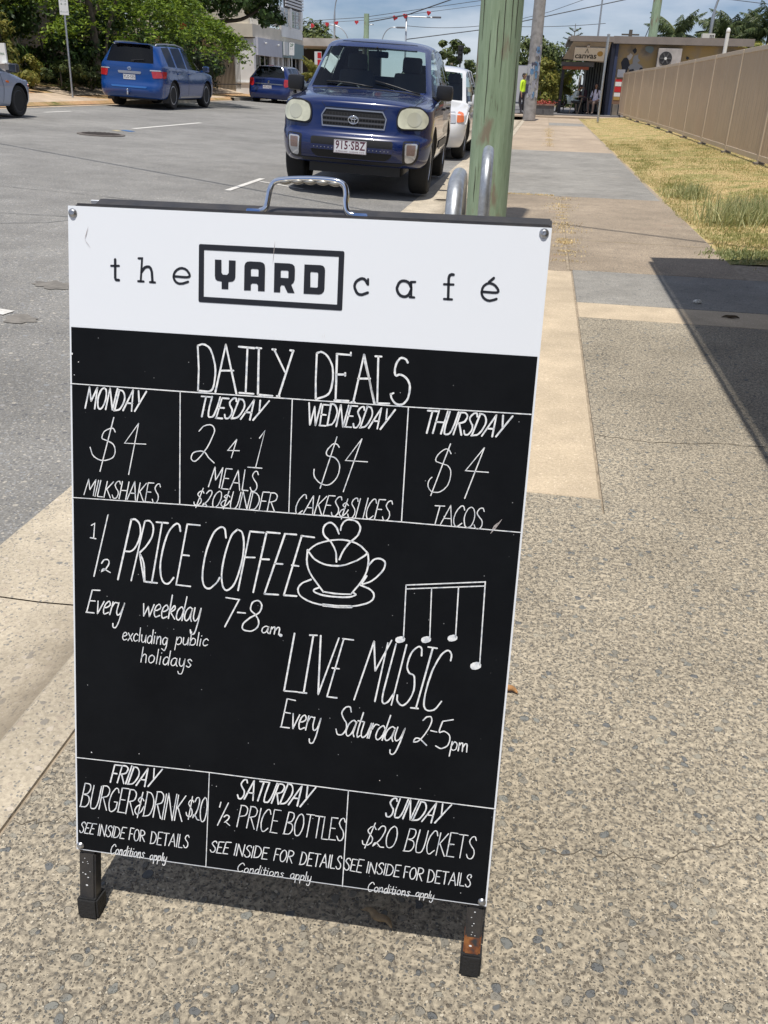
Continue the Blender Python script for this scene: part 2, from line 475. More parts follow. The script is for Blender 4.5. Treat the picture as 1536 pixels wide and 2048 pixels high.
def sheet(name, prof, y0, y1, m, step=None, kind='structure', parent=None, thick=0.0):
    """a strip of ground: the (x, z) profile carried along the street from y0 to y1"""
    bm = B(); ys = [y0, y1]
    if step:
        n = max(1, int((y1 - y0) / step)); ys = [y0 + (y1 - y0) * i / n for i in range(n + 1)]
    rows = [[bm.verts.new((x, y, z)) for x, z in prof] for y in ys]
    for a, b in zip(rows, rows[1:]):
        for i in range(len(prof) - 1):
            bm.faces.new((a[i], a[i + 1], b[i + 1], b[i]))
    fix(bm)
    if bm.faces and sum(f.normal.z for f in bm.faces) < 0: bmesh.ops.reverse_faces(bm, faces=bm.faces)
    return obj(name, bm, m, parent, kind=kind)

# one sheet of land to the horizon, under everything
sheet('ground', [(-900, .9), (-60, .86), (-17.5, .86), (-13.2, .30), (-12.8, .0), (-1.4, -.35), (-.7, -.25), (60, -.12), (900, -.12)], -60, 1500, GROUND)
sheet('road', [(-12.95, zroad(-12.95)), (-8, zroad(-8)), (-4, zroad(-4)), (-1.46, -.13)], -25, 420, ASPHALT)
# gutter with its shallow dish, then the kerb
gk = empty('kerb_and_gutter', (0, 0, 0), kind='structure')
jy = [-6 + 3.62 * i for i in range(15)]
jy = [1.74 - 3.62 * 2 + 3.62 * i for i in range(14)]
for a, b in zip(jy, jy[1:]):
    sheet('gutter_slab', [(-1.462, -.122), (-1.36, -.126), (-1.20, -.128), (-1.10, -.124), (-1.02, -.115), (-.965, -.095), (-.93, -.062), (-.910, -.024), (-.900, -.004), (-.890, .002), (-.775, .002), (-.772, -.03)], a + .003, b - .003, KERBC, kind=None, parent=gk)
sheet('joint_bed', [(-1.462, -.127), (-1.36, -.131), (-1.20, -.133), (-1.10, -.129), (-1.02, -.120), (-.965, -.100), (-.93, -.067), (-.910, -.029), (-.900, -.009), (-.890, -.003), (-.78, -.004), (-.70, -.006)], -6, 44, DIRT, parent=gk, kind=None)

fp = empty('footpath', (0, 0, 0), kind='structure')
def slab(x0, x1, y0, y1, m, z=0.0, name='concrete_slab', yaw=0.0):
    bm = B(); g = .004
    box(bm, ((x0 + x1) / 2, (y0 + y1) / 2, z - .03), (x1 - x0 - g, y1 - y0 - g, .06))
    es = [e for e in bm.edges if all(v.co.z > z - .01 for v in e.verts)]
    bmesh.ops.bevel(bm, geom=es, offset=.004, segments=1, affect='EDGES')
    return obj(name, bm, m, fp)
sheet('slab_bed', [(-.77, -.008), (5.5, -.008)], -6, 7.0, DIRT, parent=fp, kind=None)
sheet('slab_bed', [(-.77, -.008), (1.5, -.008)], 7.0, 60, DIRT, parent=fp, kind=None)
bm = B(); prism(bm, [(-.768, -3.0), (2.9, -3.0), (2.9, 4.86), (.296, 4.86), (.296, 2.36), (.290, 2.36), (.290, 2.46), (-.768, 2.46)], -.06, 0); fix(bm); obj('concrete_slab', bm, AGG, fp)
slab(-.35, .290, 2.464, 6.20, TANC)
slab(-.768, -.354, 2.464, 6.20, AGG_GREY)
slab(2.904, 5.4, -3.0, 4.86, AGG_GREY)
slab(.296, 2.9, 4.865, 5.24, TANC); slab(2.904, 5.4, 4.865, 5.24, TANC)
slab(.296, 2.9, 5.244, 6.27, BITUMEN); slab(2.904, 5.4, 5.244, 6.27, BITUMEN)
slab(.278, 1.47, 6.274, 10.93, AGG_BROWN)
slab(-.768, .262, 6.204, 8.50, AGG_BROWN); slab(-.768, .262, 8.504, 10.90, AGG_BROWN)
slab(-.768, 1.43, 10.935, 19.3, BITUMEN)
slab(-.768, 1.42, 19.304, 20.5, AGG_PINK)
slab(-.768, .15, 20.504, 34.0, AGG_PINK); slab(.16, 1.42, 20.504, 33.4, AGG_PINK)
slab(.16, 1.42, 33.404, 36.2, BITUMEN); slab(-.768, .15, 34.004, 42.4, AGG_PINK); slab(.16, 1.46, 36.204, 42.4, AGG_PINK)
slab(-3.0, 14, 42.404, 44.6, AGG_PINK, z=.06)
slab(-3.0, 14, 44.604, 62, M('plaza_paving', (.16, .155, .16), .8, var=.2, vscale=3), z=.11)

# worn band of cement smeared over the near slab and the hairline cracks
CRACK = M('crack_shadow_line', (.12, .10, .075), .95)
def crack(name, pts, w, z, m=CRACK, parent=None, seed=0):
    r = random.Random(seed); bm = B(); P = []
    for a, b in zip(pts, pts[1:]):
        n = 7
        for k in range(n):
            t = k / n; P.append((a[0] + (b[0] - a[0]) * t + r.uniform(-.006, .006), a[1] + (b[1] - a[1]) * t + r.uniform(-.008, .008)))
    P.append(pts[-1])
    zz = z if callable(z) else (lambda x: z)
    ribbon(bm, P, w, 0, jitter=.55)
    for v in bm.verts: v.co.z = zz(v.co.x)
    return obj(name, bm, m, parent, kind=None if parent else 'structure')
crack('crack', [(-.76, .93), (-.69, .955), (-.62, .965), (-.55, .97)], 0.0012, .0012, parent=fp, seed=1)
crack('crack', [(.03, 1.05), (.12, 1.045), (.21, 1.06), (.30, 1.055), (.38, 1.10), (.43, 1.13), (.5, 1.15), (.7, 1.13)], 0.0013, .0012, parent=fp, seed=2)
crack('crack', [(.30, 3.02), (.5, 2.99), (.7, 3.03), (.9, 3.05), (1.4, 3.0), (2.2, 3.06)], .004, .0012, parent=fp, seed=3)
crack('crack', [(.28, 7.65), (.7, 7.62), (1.4, 7.60)], .012, .0012, m=M('dry_soil_line', (.34, .27, .17), .95), parent=fp, seed=4)
for pts, s in (([(-7.6, 8.9), (-5.67, 8.88), (-5.23, 8.86), (-4.76, 8.87), (-3.9, 8.8)], 5), ([(-6.3, 7.2), (-4.72, 7.33), (-4.2, 7.47), (-3.4, 7.5)], 6), ([(-4.5, 6.8), (-4.14, 7.09), (-4.0, 7.51)], 7),
               ([(-5.0, 13.3), (-4.4, 13.45), (-3.8, 13.4)], 8)):
    crack('road_crack', pts, .011, lambda x: zroad(x) + .004, seed=s, m=M('road_crack_fill', (.13, .13, .13), .7))
def blot(name, c, rx, ry, z, m, seed, parent=None, kind='structure'):
    r = random.Random(seed); bm = B(); n = 22; vs = []
    for k in range(n):
        a = 2 * math.pi * k / n; q = r.uniform(.6, 1.15); x = c[0] + math.cos(a) * rx * q
        vs.append(bm.verts.new((x, c[1] + math.sin(a) * ry * q, z(x) if callable(z) else z)))
    bm.faces.new(vs); return obj(name, bm, m, parent, kind=kind)
OIL = M('oil_stain', (.185, .17, .15), .8, var=.3, vscale=20)
blot('oil_stain', (-2.95, 5.05), .15, .12, lambda x: zroad(x) + .004, OIL, 3, )
blot('oil_stain', (-2.72, 4.25), .12, .09, lambda x: zroad(x) + .004, OIL, 4)

# painted road markings, sheets a few millimetres above the asphalt
PAINT = M('road_paint', (.62, .60, .56), .7, var=.25, vscale=40)
def mark(pts, w, m=PAINT, name='road_marking'):
    bm = B(); ribbon(bm, pts, w, 0, cap=False)
    for v in bm.verts: v.co.z = zroad(v.co.x) + .005
    obj(name, bm, m, kind='structure')
mark([(-8.42, 18.25), (-8.36, 22.0)], .12); mark([(-8.36, 31.0), (-8.33, 34.0)], .12); mark([(-8.33, 43), (-8.33, 46)], .12); mark([(-8.45, 5.8), (-8.42, 9.4)], .12)
mark([(-3.60, 10.2), (-3.63, 11.7)], .075); mark([(-3.55, 11.35), (-2.88, 10.98)], .055)
mark([(-3.6, 3.7), (-3.62, 5.0)], .09); mark([(-3.58, 4.42), (-2.84, 4.33)], .10)
mark([(-11.9, 20.9), (-11.88, 22.2)], .12)
mark([(-8.36, 17.66), (-8.10, 17.5)], .16, M('blue_marker_paint', (.03, .16, .42), .4))
mark([(-8.46, 17.44), (-8.28, 17.34)], .12, M('faded_marker_paint', (.5, .42, .24), .7))
mh = empty('manhole_cover', (-8.12, 16.2, zroad(-8.12) + .004), label='round rusty manhole cover set in the asphalt near the centre line', cat='manhole cover')
mh.rotation_euler = (0, R_(-0.0), 0)
MHM = M('cast_iron', (.085, .07, .06), .7, metal=.3, var=.3, vscale=30)
bm = B(); lathe(bm, [(.43, -.01), (.43, .012), (.37, .014), (.36, .006)], 40); obj('frame', bm, M('manhole_surround', (.15, .13, .115), .9, var=.3, vscale=20), mh)
bm = B(); lathe(bm, [(.355, -.005), (.355, .012), (.34, .016)], 40)
for i in range(-4, 5):
    h = math.sqrt(.33 ** 2 - (i * .075) ** 2)
    box(bm, (i * .075, 0, .019), (.03, 2 * h, .006))
obj('lid', bm, MHM, mh)
mh.rotation_euler = (0, math.atan(.04), 0)

# far side: kerb, driveway crossings, rising verge
fk = empty('far_kerb', (0, 0, 0), kind='structure')
for a, b in ((-20, 15.9), (27.3, 29.3), (29.35, 31.2), (31.25, 33.9), (38.0, 40.2), (40.25, 42.6), (42.7, 46), (46.05, 52), (52.05, 62), (62.05, 90)):
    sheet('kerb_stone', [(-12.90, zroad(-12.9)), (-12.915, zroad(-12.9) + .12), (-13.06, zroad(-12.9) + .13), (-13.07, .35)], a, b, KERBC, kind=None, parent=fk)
sheet('verge', [(-13.0, .37), (-13.2, .445), (-14.6, .52), (-15.9, .72), (-17.6, .93), (-30, 1.0), (-80, 1.0)], -20, 200, VERGE, step=8)
CROSS = aggregate('crossing_concrete', (.52, .41, .30), (.42, .33, .24), [(.40, .31, .23), (.54, .43, .33)], fine=100, coarse=60, fine_amt=.4, coarse_amt=.1, bump=.2)
sheet('driveway', [(-12.95, zroad(-12.9) + .006), (-13.3, .47), (-14.6, .535), (-15.0, .60)], 15.9, 27.2, CROSS)
sheet('driveway', [(-12.95, zroad(-12.9) + .006), (-13.3, .47), (-14.6, .535)], 33.9, 37.9, CROSS)
sheet('far_footpath', [(-14.62, .545), (-15.0, .60), (-15.9, .745)], 27.3, 80, CROSS)
lw = sheet('lawn', [(1.46, -.012), (1.50, -.004), (1.9, .01), (2.8, .08), (3.5, .125), (5.6, .12), (60, -.05)], 6.9, 42.4, DRYGRASS, step=1.0)
def zlawn(x): return 0 if x < 1.5 else .01 + (x - 1.9) * .075 if x < 3.5 else .125
sheet('back_yard', [(5.4, -.02), (60, -.05)], -20, 6.9, GROUND)

# ------------------------------------------------------------------ grass blades
def blades(name, pts, h, w, tones, m, lean=.6, parent=None, label=None, kind='stuff', cat=None, seed=3):
    """thin triangular grass blades at the given ground points"""
    r = np.random.default_rng(seed); n = len(pts)
    P = np.asarray(pts, float)
    hh = h[0] + (h[1] - h[0]) * r.random(n) ** 1.5
    a = r.random(n) * 2 * np.pi; ln = lean * r.random(n)
    tip = P + np.stack([np.cos(a) * hh * ln, np.sin(a) * hh * ln, hh * np.sqrt(np.maximum(.05, 1 - ln ** 2))], 1)
    mid = P * .5 + tip * .5 + np.stack([np.zeros(n), np.zeros(n), hh * .12], 1)
    b = r.random(n) * 2 * np.pi; s = np.stack([np.cos(b), np.sin(b), np.zeros(n)], 1) * (w * (.6 + .8 * r.random(n)))[:, None] * .5
    V = np.concatenate([P - s, P + s, mid - s * .8, mid + s * .8, tip], 0)
    i = np.arange(n)
    me = bpy.data.meshes.new(name)
    me.vertices.add(5 * n); me.vertices.foreach_set('co', V.ravel())
    q = np.stack([i, i + n, i + 3 * n, i + 2 * n], 1); t = np.stack([i + 2 * n, i + 3 * n, i + 4 * n], 1)
    me.loops.add(7 * n); me.polygons.add(2 * n)
    me.loops.foreach_set('vertex_index', np.concatenate([q.ravel(), t.ravel()]))
    me.polygons.foreach_set('loop_start', np.concatenate([i * 4, 4 * n + i * 3]))
    me.polygons.foreach_set('loop_total', np.concatenate([np.full(n, 4), np.full(n, 3)]))
    me.update(calc_edges=True)
    at = me.attributes.new('shade', 'FLOAT', 'POINT')
    sh = np.clip(tones[0] + (tones[1] - tones[0]) * r.random(n), 0, 1); at.data.foreach_set('value', np.tile(sh, 5))
    return obj(name, me, m, parent, label=label, kind=kind, cat=cat)
TURFM = leaf_mat('turf_blades', (.20, .23, .06), (.68, .56, .29), .8, .2)
TUFTM = leaf_mat('tuft_blades', (.13, .18, .05), (.62, .60, .32), .6, .3)
STRAW = leaf_mat('straw', (.58, .44, .22), (.80, .64, .36), .8, .1)
def path_edge(y):
    return 1.47 + .035 * math.sin(y * 1.7) + .02 * math.sin(y * 5.1) + (.12 if y < 7.4 else 0)
def scatter(n, y0, y1, pw=1.8):
    out = []
    while len(out) < n:
        y = y0 + (y1 - y0) * random.random() ** pw
        x0 = path_edge(y); x = x0 + (3.9 - x0) * random.random()
        if y < 7.6 and random.random() < .7: continue
        out.append((x, y, max(0, zlawn(x)) - .003))
    return out
pts = scatter(70000, 6.95, 24) + scatter(26000, 18, 42, 1.2)
blades('dry_turf', pts, (.010, .032), .006, (.35, 1.0), TURFM, .9, label='short dry yellow turf between the footpath and the fence', cat='grass')
pts = []
for k in range(110):
    cx = random.uniform(1.5, 3.4) if k % 2 else random.uniform(1.5, 2.1); cy = 7.2 + 17 * random.random() ** 1.5; q = random.uniform(.08, .3)
    pts += [(cx + random.gauss(0, q), cy + random.gauss(0, q * 1.6), zlawn(cx) - .004) for _ in range(260)]
pts = [p for p in pts if p[0] > path_edge(p[1])]
blades('green_turf', pts, (.012, .045), .006, (0.0, .35), TURFM, .8, label='greener patches growing through the dry turf', cat='grass', seed=8)
def tuft(x, y, n, spread, h, label):
    pts = [(x + random.gauss(0, spread), y + random.gauss(0, spread * 1.1), 0) for _ in range(n)]
    rt = empty('grass_tuft', (0, 0, 0), label=label, cat='grass tuft')
    rt.location = (x, y, max(0, zlawn(x) - .01))
    pts = [(p[0] - x, p[1] - y, 0) for p in pts]
    blades('long_blades', pts, (h * .5, h), .009, (0.1, 1.0), TUFTM, .9, parent=rt, kind='stuff', seed=int(x * 100))
tuft(1.80, 11.3, 420, .11, .24, 'small tuft of long green grass beside the path, farthest of the three tufts')
tuft(1.98, 9.15, 800, .16, .33, 'largest tuft of long pale green grass beside the footpath edge')
tuft(2.42, 9.5, 650, .17, .30, 'long grass tuft at the right edge of the picture, nearest the fence')
pts = [(1.75 + random.gauss(0, .16), 7.28 + random.gauss(0, .14), 0) for _ in range(1500)]
blades('low_weeds', pts, (.015, .045), .012, (.1, .6), TUFTM, .95, label='low bright weeds where the awning shadow begins', cat='weeds', seed=12)
pts = []
for y0, y1, n, xc in ((6.4, 10.9, 30, .27), (20.6, 31, 40, .155)):
    for k in range(n):
        cy = random.uniform(y0, y1); w = random.uniform(.03, .10)
        pts += [(xc + random.gauss(0, w), cy + random.gauss(0, .02), .001) for _ in range(45)]
pts += [(random.uniform(-.5, .2), 10.93 + random.gauss(0, .02), .001) for _ in range(500)]
blades('straw_in_joint', pts, (.006, .025), .006, (.3, 1), STRAW, .99, label='dry yellow straw growing along the joint of the footpath', cat='weeds', seed=13)

# ================================================================== A-FRAME CAFE SIGN
S0 = Vector((-.5787, 1.0444, .9827)); SU = Vector((.5998, .0158, .0024)) / .6; SD = Vector((.0097, -.2342, -.8696)) / .9006
SN = -(SU.cross(SD)).normalized()
sign = empty('a_frame_sign', (-.27, .98, 0), label='white and black A-frame chalkboard sign standing on the footpath, lettered the YARD café', cat='sign')
SO = Vector((-.27, .98, 0))
def sp(x, y, h=0.0, leaf=0):
    """point on the sign: x across and y down its front sheet in millimetres, h in front of it"""
    if leaf == 0: return S0 + SU * (x / 1000) + SD * (y / 1000) + SN * (h / 1000) - SO
    d2 = Vector((SD.x, -SD.y, SD.z)); n2 = Vector((-SN.x, -SN.y, SN.z))
    return S0 + Vector((0, .062, 0)) + SU * (x / 1000) + d2 * (y / 1000) + n2 * (h / 1000) - SO
def sbox(bm, x0, x1, y0, y1, h0, h1, leaf=0, bevel=0.0):
    vs = [bm.verts.new(sp(x, y, h, leaf)) for h in (h0, h1) for y in (y0, y1) for x in (x0, x1)]
    fs = [bm.faces.new([vs[i] for i in q]) for q in ((0, 1, 3, 2), (4, 6, 7, 5), (0, 4, 5, 1), (2, 3, 7, 6), (0, 2, 6, 4), (1, 5, 7, 3))]
    if bevel:
        es = list({e for f in fs for e in f.edges}); bmesh.ops.bevel(bm, geom=es, offset=bevel / 1000, segments=2, affect='EDGES')
def smesh(name, build, m, **k):
    bm = B(); build(bm); fix(bm); return obj(name, bm, m, sign, **k)
# white sheet with faint rust streaks and scuffs
WHITE = bpy.data.materials.new('white_sheet'); WHITE.use_nodes = True
nt = WHITE.node_tree; b_ = nt.nodes['Principled BSDF']; lk = nt.links.new
tcn = nt.nodes.new('ShaderNodeTexCoord'); mpn = nt.nodes.new('ShaderNodeMapping'); mpn.inputs['Scale'].default_value = (26, 1, 5); lk(tcn.outputs['Object'], mpn.inputs[0])
nn = nt.nodes.new('ShaderNodeTexNoise'); nn.inputs['Scale'].default_value = 2.2; nn.inputs['Detail'].default_value = 9; nn.inputs['Roughness'].default_value = .75; lk(mpn.outputs[0], nn.inputs['Vector'])
rr = nt.nodes.new('ShaderNodeValToRGB'); rr.color_ramp.elements[0].position = .22; rr.color_ramp.elements[0].color = (.60, .52, .50, 1)
rr.color_ramp.elements[1].position = .34; rr.color_ramp.elements[1].color = (.78, .81, .86, 1); lk(nn.outputs[0], rr.inputs[0]); lk(rr.outputs[0], b_.inputs['Base Color'])
b_.inputs['Roughness'].default_value = .42
BLACKB = bpy.data.materials.new('chalkboard_black'); BLACKB.use_nodes = True
nt = BLACKB.node_tree; b_ = nt.nodes['Principled BSDF']; lk = nt.links.new
tcn = nt.nodes.new('ShaderNodeTexCoord')
nn = nt.nodes.new('ShaderNodeTexNoise'); nn.inputs['Scale'].default_value = 6; nn.inputs['Detail'].default_value = 10; nn.inputs['Roughness'].default_value = .7; lk(tcn.outputs['Object'], nn.inputs['Vector'])
rr = nt.nodes.new('ShaderNodeValToRGB'); rr.color_ramp.elements[0].position = .3; rr.color_ramp.elements[0].color = (.0018, .0024, .0038, 1)
rr.color_ramp.elements[1].position = .75; rr.color_ramp.elements[1].color = (.0065, .0078, .010, 1); lk(nn.outputs[0], rr.inputs[0])
sx = nt.nodes.new('ShaderNodeTexVoronoi'); sx.inputs['Scale'].default_value = 55; lk(tcn.outputs['Object'], sx.inputs['Vector'])
sr = nt.nodes.new('ShaderNodeMapRange'); sr.inputs[1].default_value = .045; sr.inputs[2].default_value = .02; lk(sx.outputs['Distance'], sr.inputs[0])
mx_ = nt.nodes.new('ShaderNodeMixRGB'); mx_.inputs[2].default_value = (.28, .29, .30, 1); lk(sr.outputs[0], mx_.inputs[0]); lk(rr.outputs[0], mx_.inputs[1]); lk(mx_.outputs[0], b_.inputs['Base Color'])
b_.inputs['Roughness'].default_value = .62; b_.inputs['Specular IOR Level'].default_value = .13
STEEL = M('painted_black_steel', (.022, .023, .027), .45, var=.5, vscale=30, col2=(.05, .045, .042), bump=.1)
RUST = bpy.data.materials.new('rusty_steel'); RUST.use_nodes = True
nt = RUST.node_tree; b_ = nt.nodes['Principled BSDF']; lk = nt.links.new
tcn = nt.nodes.new('ShaderNodeTexCoord'); nn = nt.nodes.new('ShaderNodeTexNoise'); nn.inputs['Scale'].default_value = 70; nn.inputs['Detail'].default_value = 6; lk(tcn.outputs['Object'], nn.inputs['Vector'])
rr = nt.nodes.new('ShaderNodeValToRGB'); e = rr.color_ramp.elements
e[0].position = .38; e[0].color = (.035, .035, .038, 1); e[1].position = .62; e[1].color = (.30, .12, .035, 1); k_ = e.new(.5); k_.color = (.17, .055, .02, 1)
lk(nn.outputs[0], rr.inputs[0]); lk(rr.outputs[0], b_.inputs['Base Color']); b_.inputs['Roughness'].default_value = .75
CHROME = M('chrome', (.80, .82, .86), .08, metal=1.0)
ZINC = M('zinc', (.48, .49, .51), .35, metal=.9, var=.2, vscale=40)
RUBBER = M('black_rubber', (.018, .018, .019), .75, bump=.2, bscale=200)
smesh('front_sheet', lambda bm: sbox(bm, 0, 600, 0, 900, -2, 0), WHITE)
smesh('chalkboard', lambda bm: sbox(bm, 2.4, 597.6, 149, 898.2, .02, .5), BLACKB)
smesh('rear_sheet', lambda bm: sbox(bm, 0, 600, 0, 900, -2, 0, 1), WHITE)
def frame_f(bm):
    sbox(bm, 8, 598, -4, 22, -27, -2.2, 0, 2); sbox(bm, 2, 28, 22.2, 905, -27, -2.2, 0, 1.5); sbox(bm, 572, 598, 22.2, 905, -27, -2.2, 0, 1.5)
    sbox(bm, 28.2, 571.8, 868, 893, -27, -2.2, 0, 1.5)
smesh('front_frame', frame_f, STEEL)
def frame_r(bm):
    sbox(bm, 14, 600, -4, 22, -27, -2.2, 1, 2); sbox(bm, 2, 28, 22.2, 905, -27, -2.2, 1, 1.5); sbox(bm, 572, 598, 22.2, 905, -27, -2.2, 1, 1.5)
smesh('rear_frame', frame_r, STEEL)
for leaf in (0, 1):
    for x0, x1 in ((2.5, 27.5), (574, 597)):
        def leg(bm, x0=x0, x1=x1, leaf=leaf):
            sbox(bm, x0, x1, 905.2, 984, -24, -1.5, leaf, 2.5)
        smesh('leg', leg, STEEL, label='leg with white paint specks' if leaf == 0 and x0 < 100 else None)
        def foot(bm, x0=x0, x1=x1, leaf=leaf):
            c = [sp(x, 980, h, leaf) for x, h in ((x0 - 3, 3), (x1 + 3.5, 3), (x1 + 3.5, -31), (x0 - 3, -31))]
            top = [bm.verts.new(p) for p in c]; bot = [bm.verts.new((p.x, p.y - (.004 if leaf == 0 else -.004), .0008 - 0)) for p in c]
            bm.faces.new(top); bm.faces.new(bot[::-1])
            for i in range(4): bm.faces.new((top[i], bot[i], bot[(i + 1) % 4], top[(i + 1) % 4]))
            fix(bm); bmesh.ops.bevel(bm, geom=list(bm.edges), offset=.0028, segments=2, affect='EDGES')
        smesh('rubber_foot', foot, RUBBER, smooth=False)
def rustband(bm): sbox(bm, 573.6, 597.4, 950, 981, -24.4, -1.1, 0, 2.5)
smesh('rust_patch', rustband, RUST, label='orange rust on the right front leg')
def specks(bm):
    r = random.Random(4)
    L_ = [(12, 914), (16, 919), (9, 921), (17, 922), (20, 935), (9, 938), (13, 940), (17, 945), (15, 958, 1.4)] + [(585, 912), (581, 921), (585, 930), (583, 934), (584, 944), (583, 948), (588, 949), (583, 966, 1.6)]
    for t in L_:
        x, y = t[:2]; q = t[2] if len(t) > 2 else r.uniform(.5, 1.1)
        bm.faces.new([bm.verts.new(sp(x + math.cos(a) * q * 1.4, y + math.sin(a) * q, -1.0)) for a in (0, 1, 2, 3, 4, 5)])
    for x, y, q in ((560, 868, .7), (573, 862, 1.0), (575, 858, 1.1), (563, 884, .6), (12, 193, .7), (3, 183, 1.6), (6, 210, .6), (25, 742, 1.0), (20, 640, .5), (440, 730, .7), (210, 770, .6), (500, 355, .6), (96, 735, .6), (350, 800, .5)):
        bm.faces.new([bm.verts.new(sp(x + math.cos(a) * q, y + math.sin(a) * q, .9)) for a in (0, 1, 2, 3, 4, 5)])
smesh('paint_specks', specks, M('white_paint_speck', (.75, .76, .78), .6), kind='stuff')
# scrapes: bare metal streaks and pale scuffs on the board
def scrape(bm):
    for a, b, w in (((22, 40), (30, 50), .5), ((22, 40), (27, 24), .9), ((268, 30), (266, 58), .6), ((560, 372), (573, 352), 2.4), ((562, 366), (570, 356), 3.2)):
        ribbon2 = [sp(a[0] + (b[0] - a[0]) * t, a[1] + (b[1] - a[1]) * t, .85) for t in (0, .3, .7, 1)]
        d = Vector((b[0] - a[0], b[1] - a[1])).normalized(); n = (-d.y, d.x)
        vs = []
        for i, t in enumerate((0, .35, .7, 1)):
            q = w * (0.15, 1, .7, .1)[i] * .5; x = a[0] + (b[0] - a[0]) * t; y = a[1] + (b[1] - a[1]) * t
            vs.append((bm.verts.new(sp(x + n[0] * q, y + n[1] * q, .85)), bm.verts.new(sp(x - n[0] * q, y - n[1] * q, .85))))
        for p, q in zip(vs, vs[1:]): bm.faces.new((p[0], p[1], q[1], q[0]))
smesh('scrape', scrape, M('scuffed_metal', (.42, .38, .37), .6), kind='stuff')
for x, y in ((6.5, 8.7), (591.4, 6.6), (6.3, 893), (593, 893.5)):
    def screw(bm, x=x, y=y):
        R0 = Matrix((SU, -SD, SN)).transposed()
        prof = [(5.6, .5), (5.6, 1.2), (4.4, 1.8), (3.9, 3.0), (2.2, 3.9), (1.2, 3.5)]
        b2 = B(); lathe(b2, [(r / 1000, h / 1000) for r, h in prof], 20)
        for v in b2.verts: v.co = R0 @ v.co + sp(x, y)
        me_ = bpy.data.meshes.new('t'); b2.to_mesh(me_); b2.free(); bm.from_mesh(me_); bpy.data.meshes.remove(me_)
    smesh('screw', screw, ZINC, smooth=True)
HP = [(222, -8), (239, -8), (244, -9.5), (247.5, -14), (249.5, -25), (252, -36), (258, -43.5), (272, -46.5), (298, -48.2), (322, -48), (338, -46), (345.5, -41), (348, -32), (347.8, -22), (349.5, -13), (353.5, -8.5), (359, -8), (376, -8)]
def handle(bm):
    P = catmull([sp(x, y, -30) for x, y in HP[2:-2]], 5)
    tube(bm, [sp(239, -8, -30)] + P + [sp(359, -8, -30)], .0036, 14)
    for x0, x1 in ((222, 241), (357, 376)):
        sbox(bm, x0, x1, -10.2, -5.2, -34, -26.5, 0, 1)
smesh('handle', handle, CHROME, smooth=True, auto=50)
def grip(bm):
    n = 60; P = []; rad = []
    for i in range(n + 1):
        t = i / n; x = 263 + 78 * t; P.append(sp(x, -45.0 + (t - .5) ** 2 * 6, -30)); rad.append((1.5 + 2.2 * abs(math.sin(t * math.pi * 5))) / 1000)
    tube(bm, P, .003, 10, radii=rad)
smesh('finger_grip', grip, M('worn_chrome', (.5, .48, .43), .4, metal=.8), smooth=True)

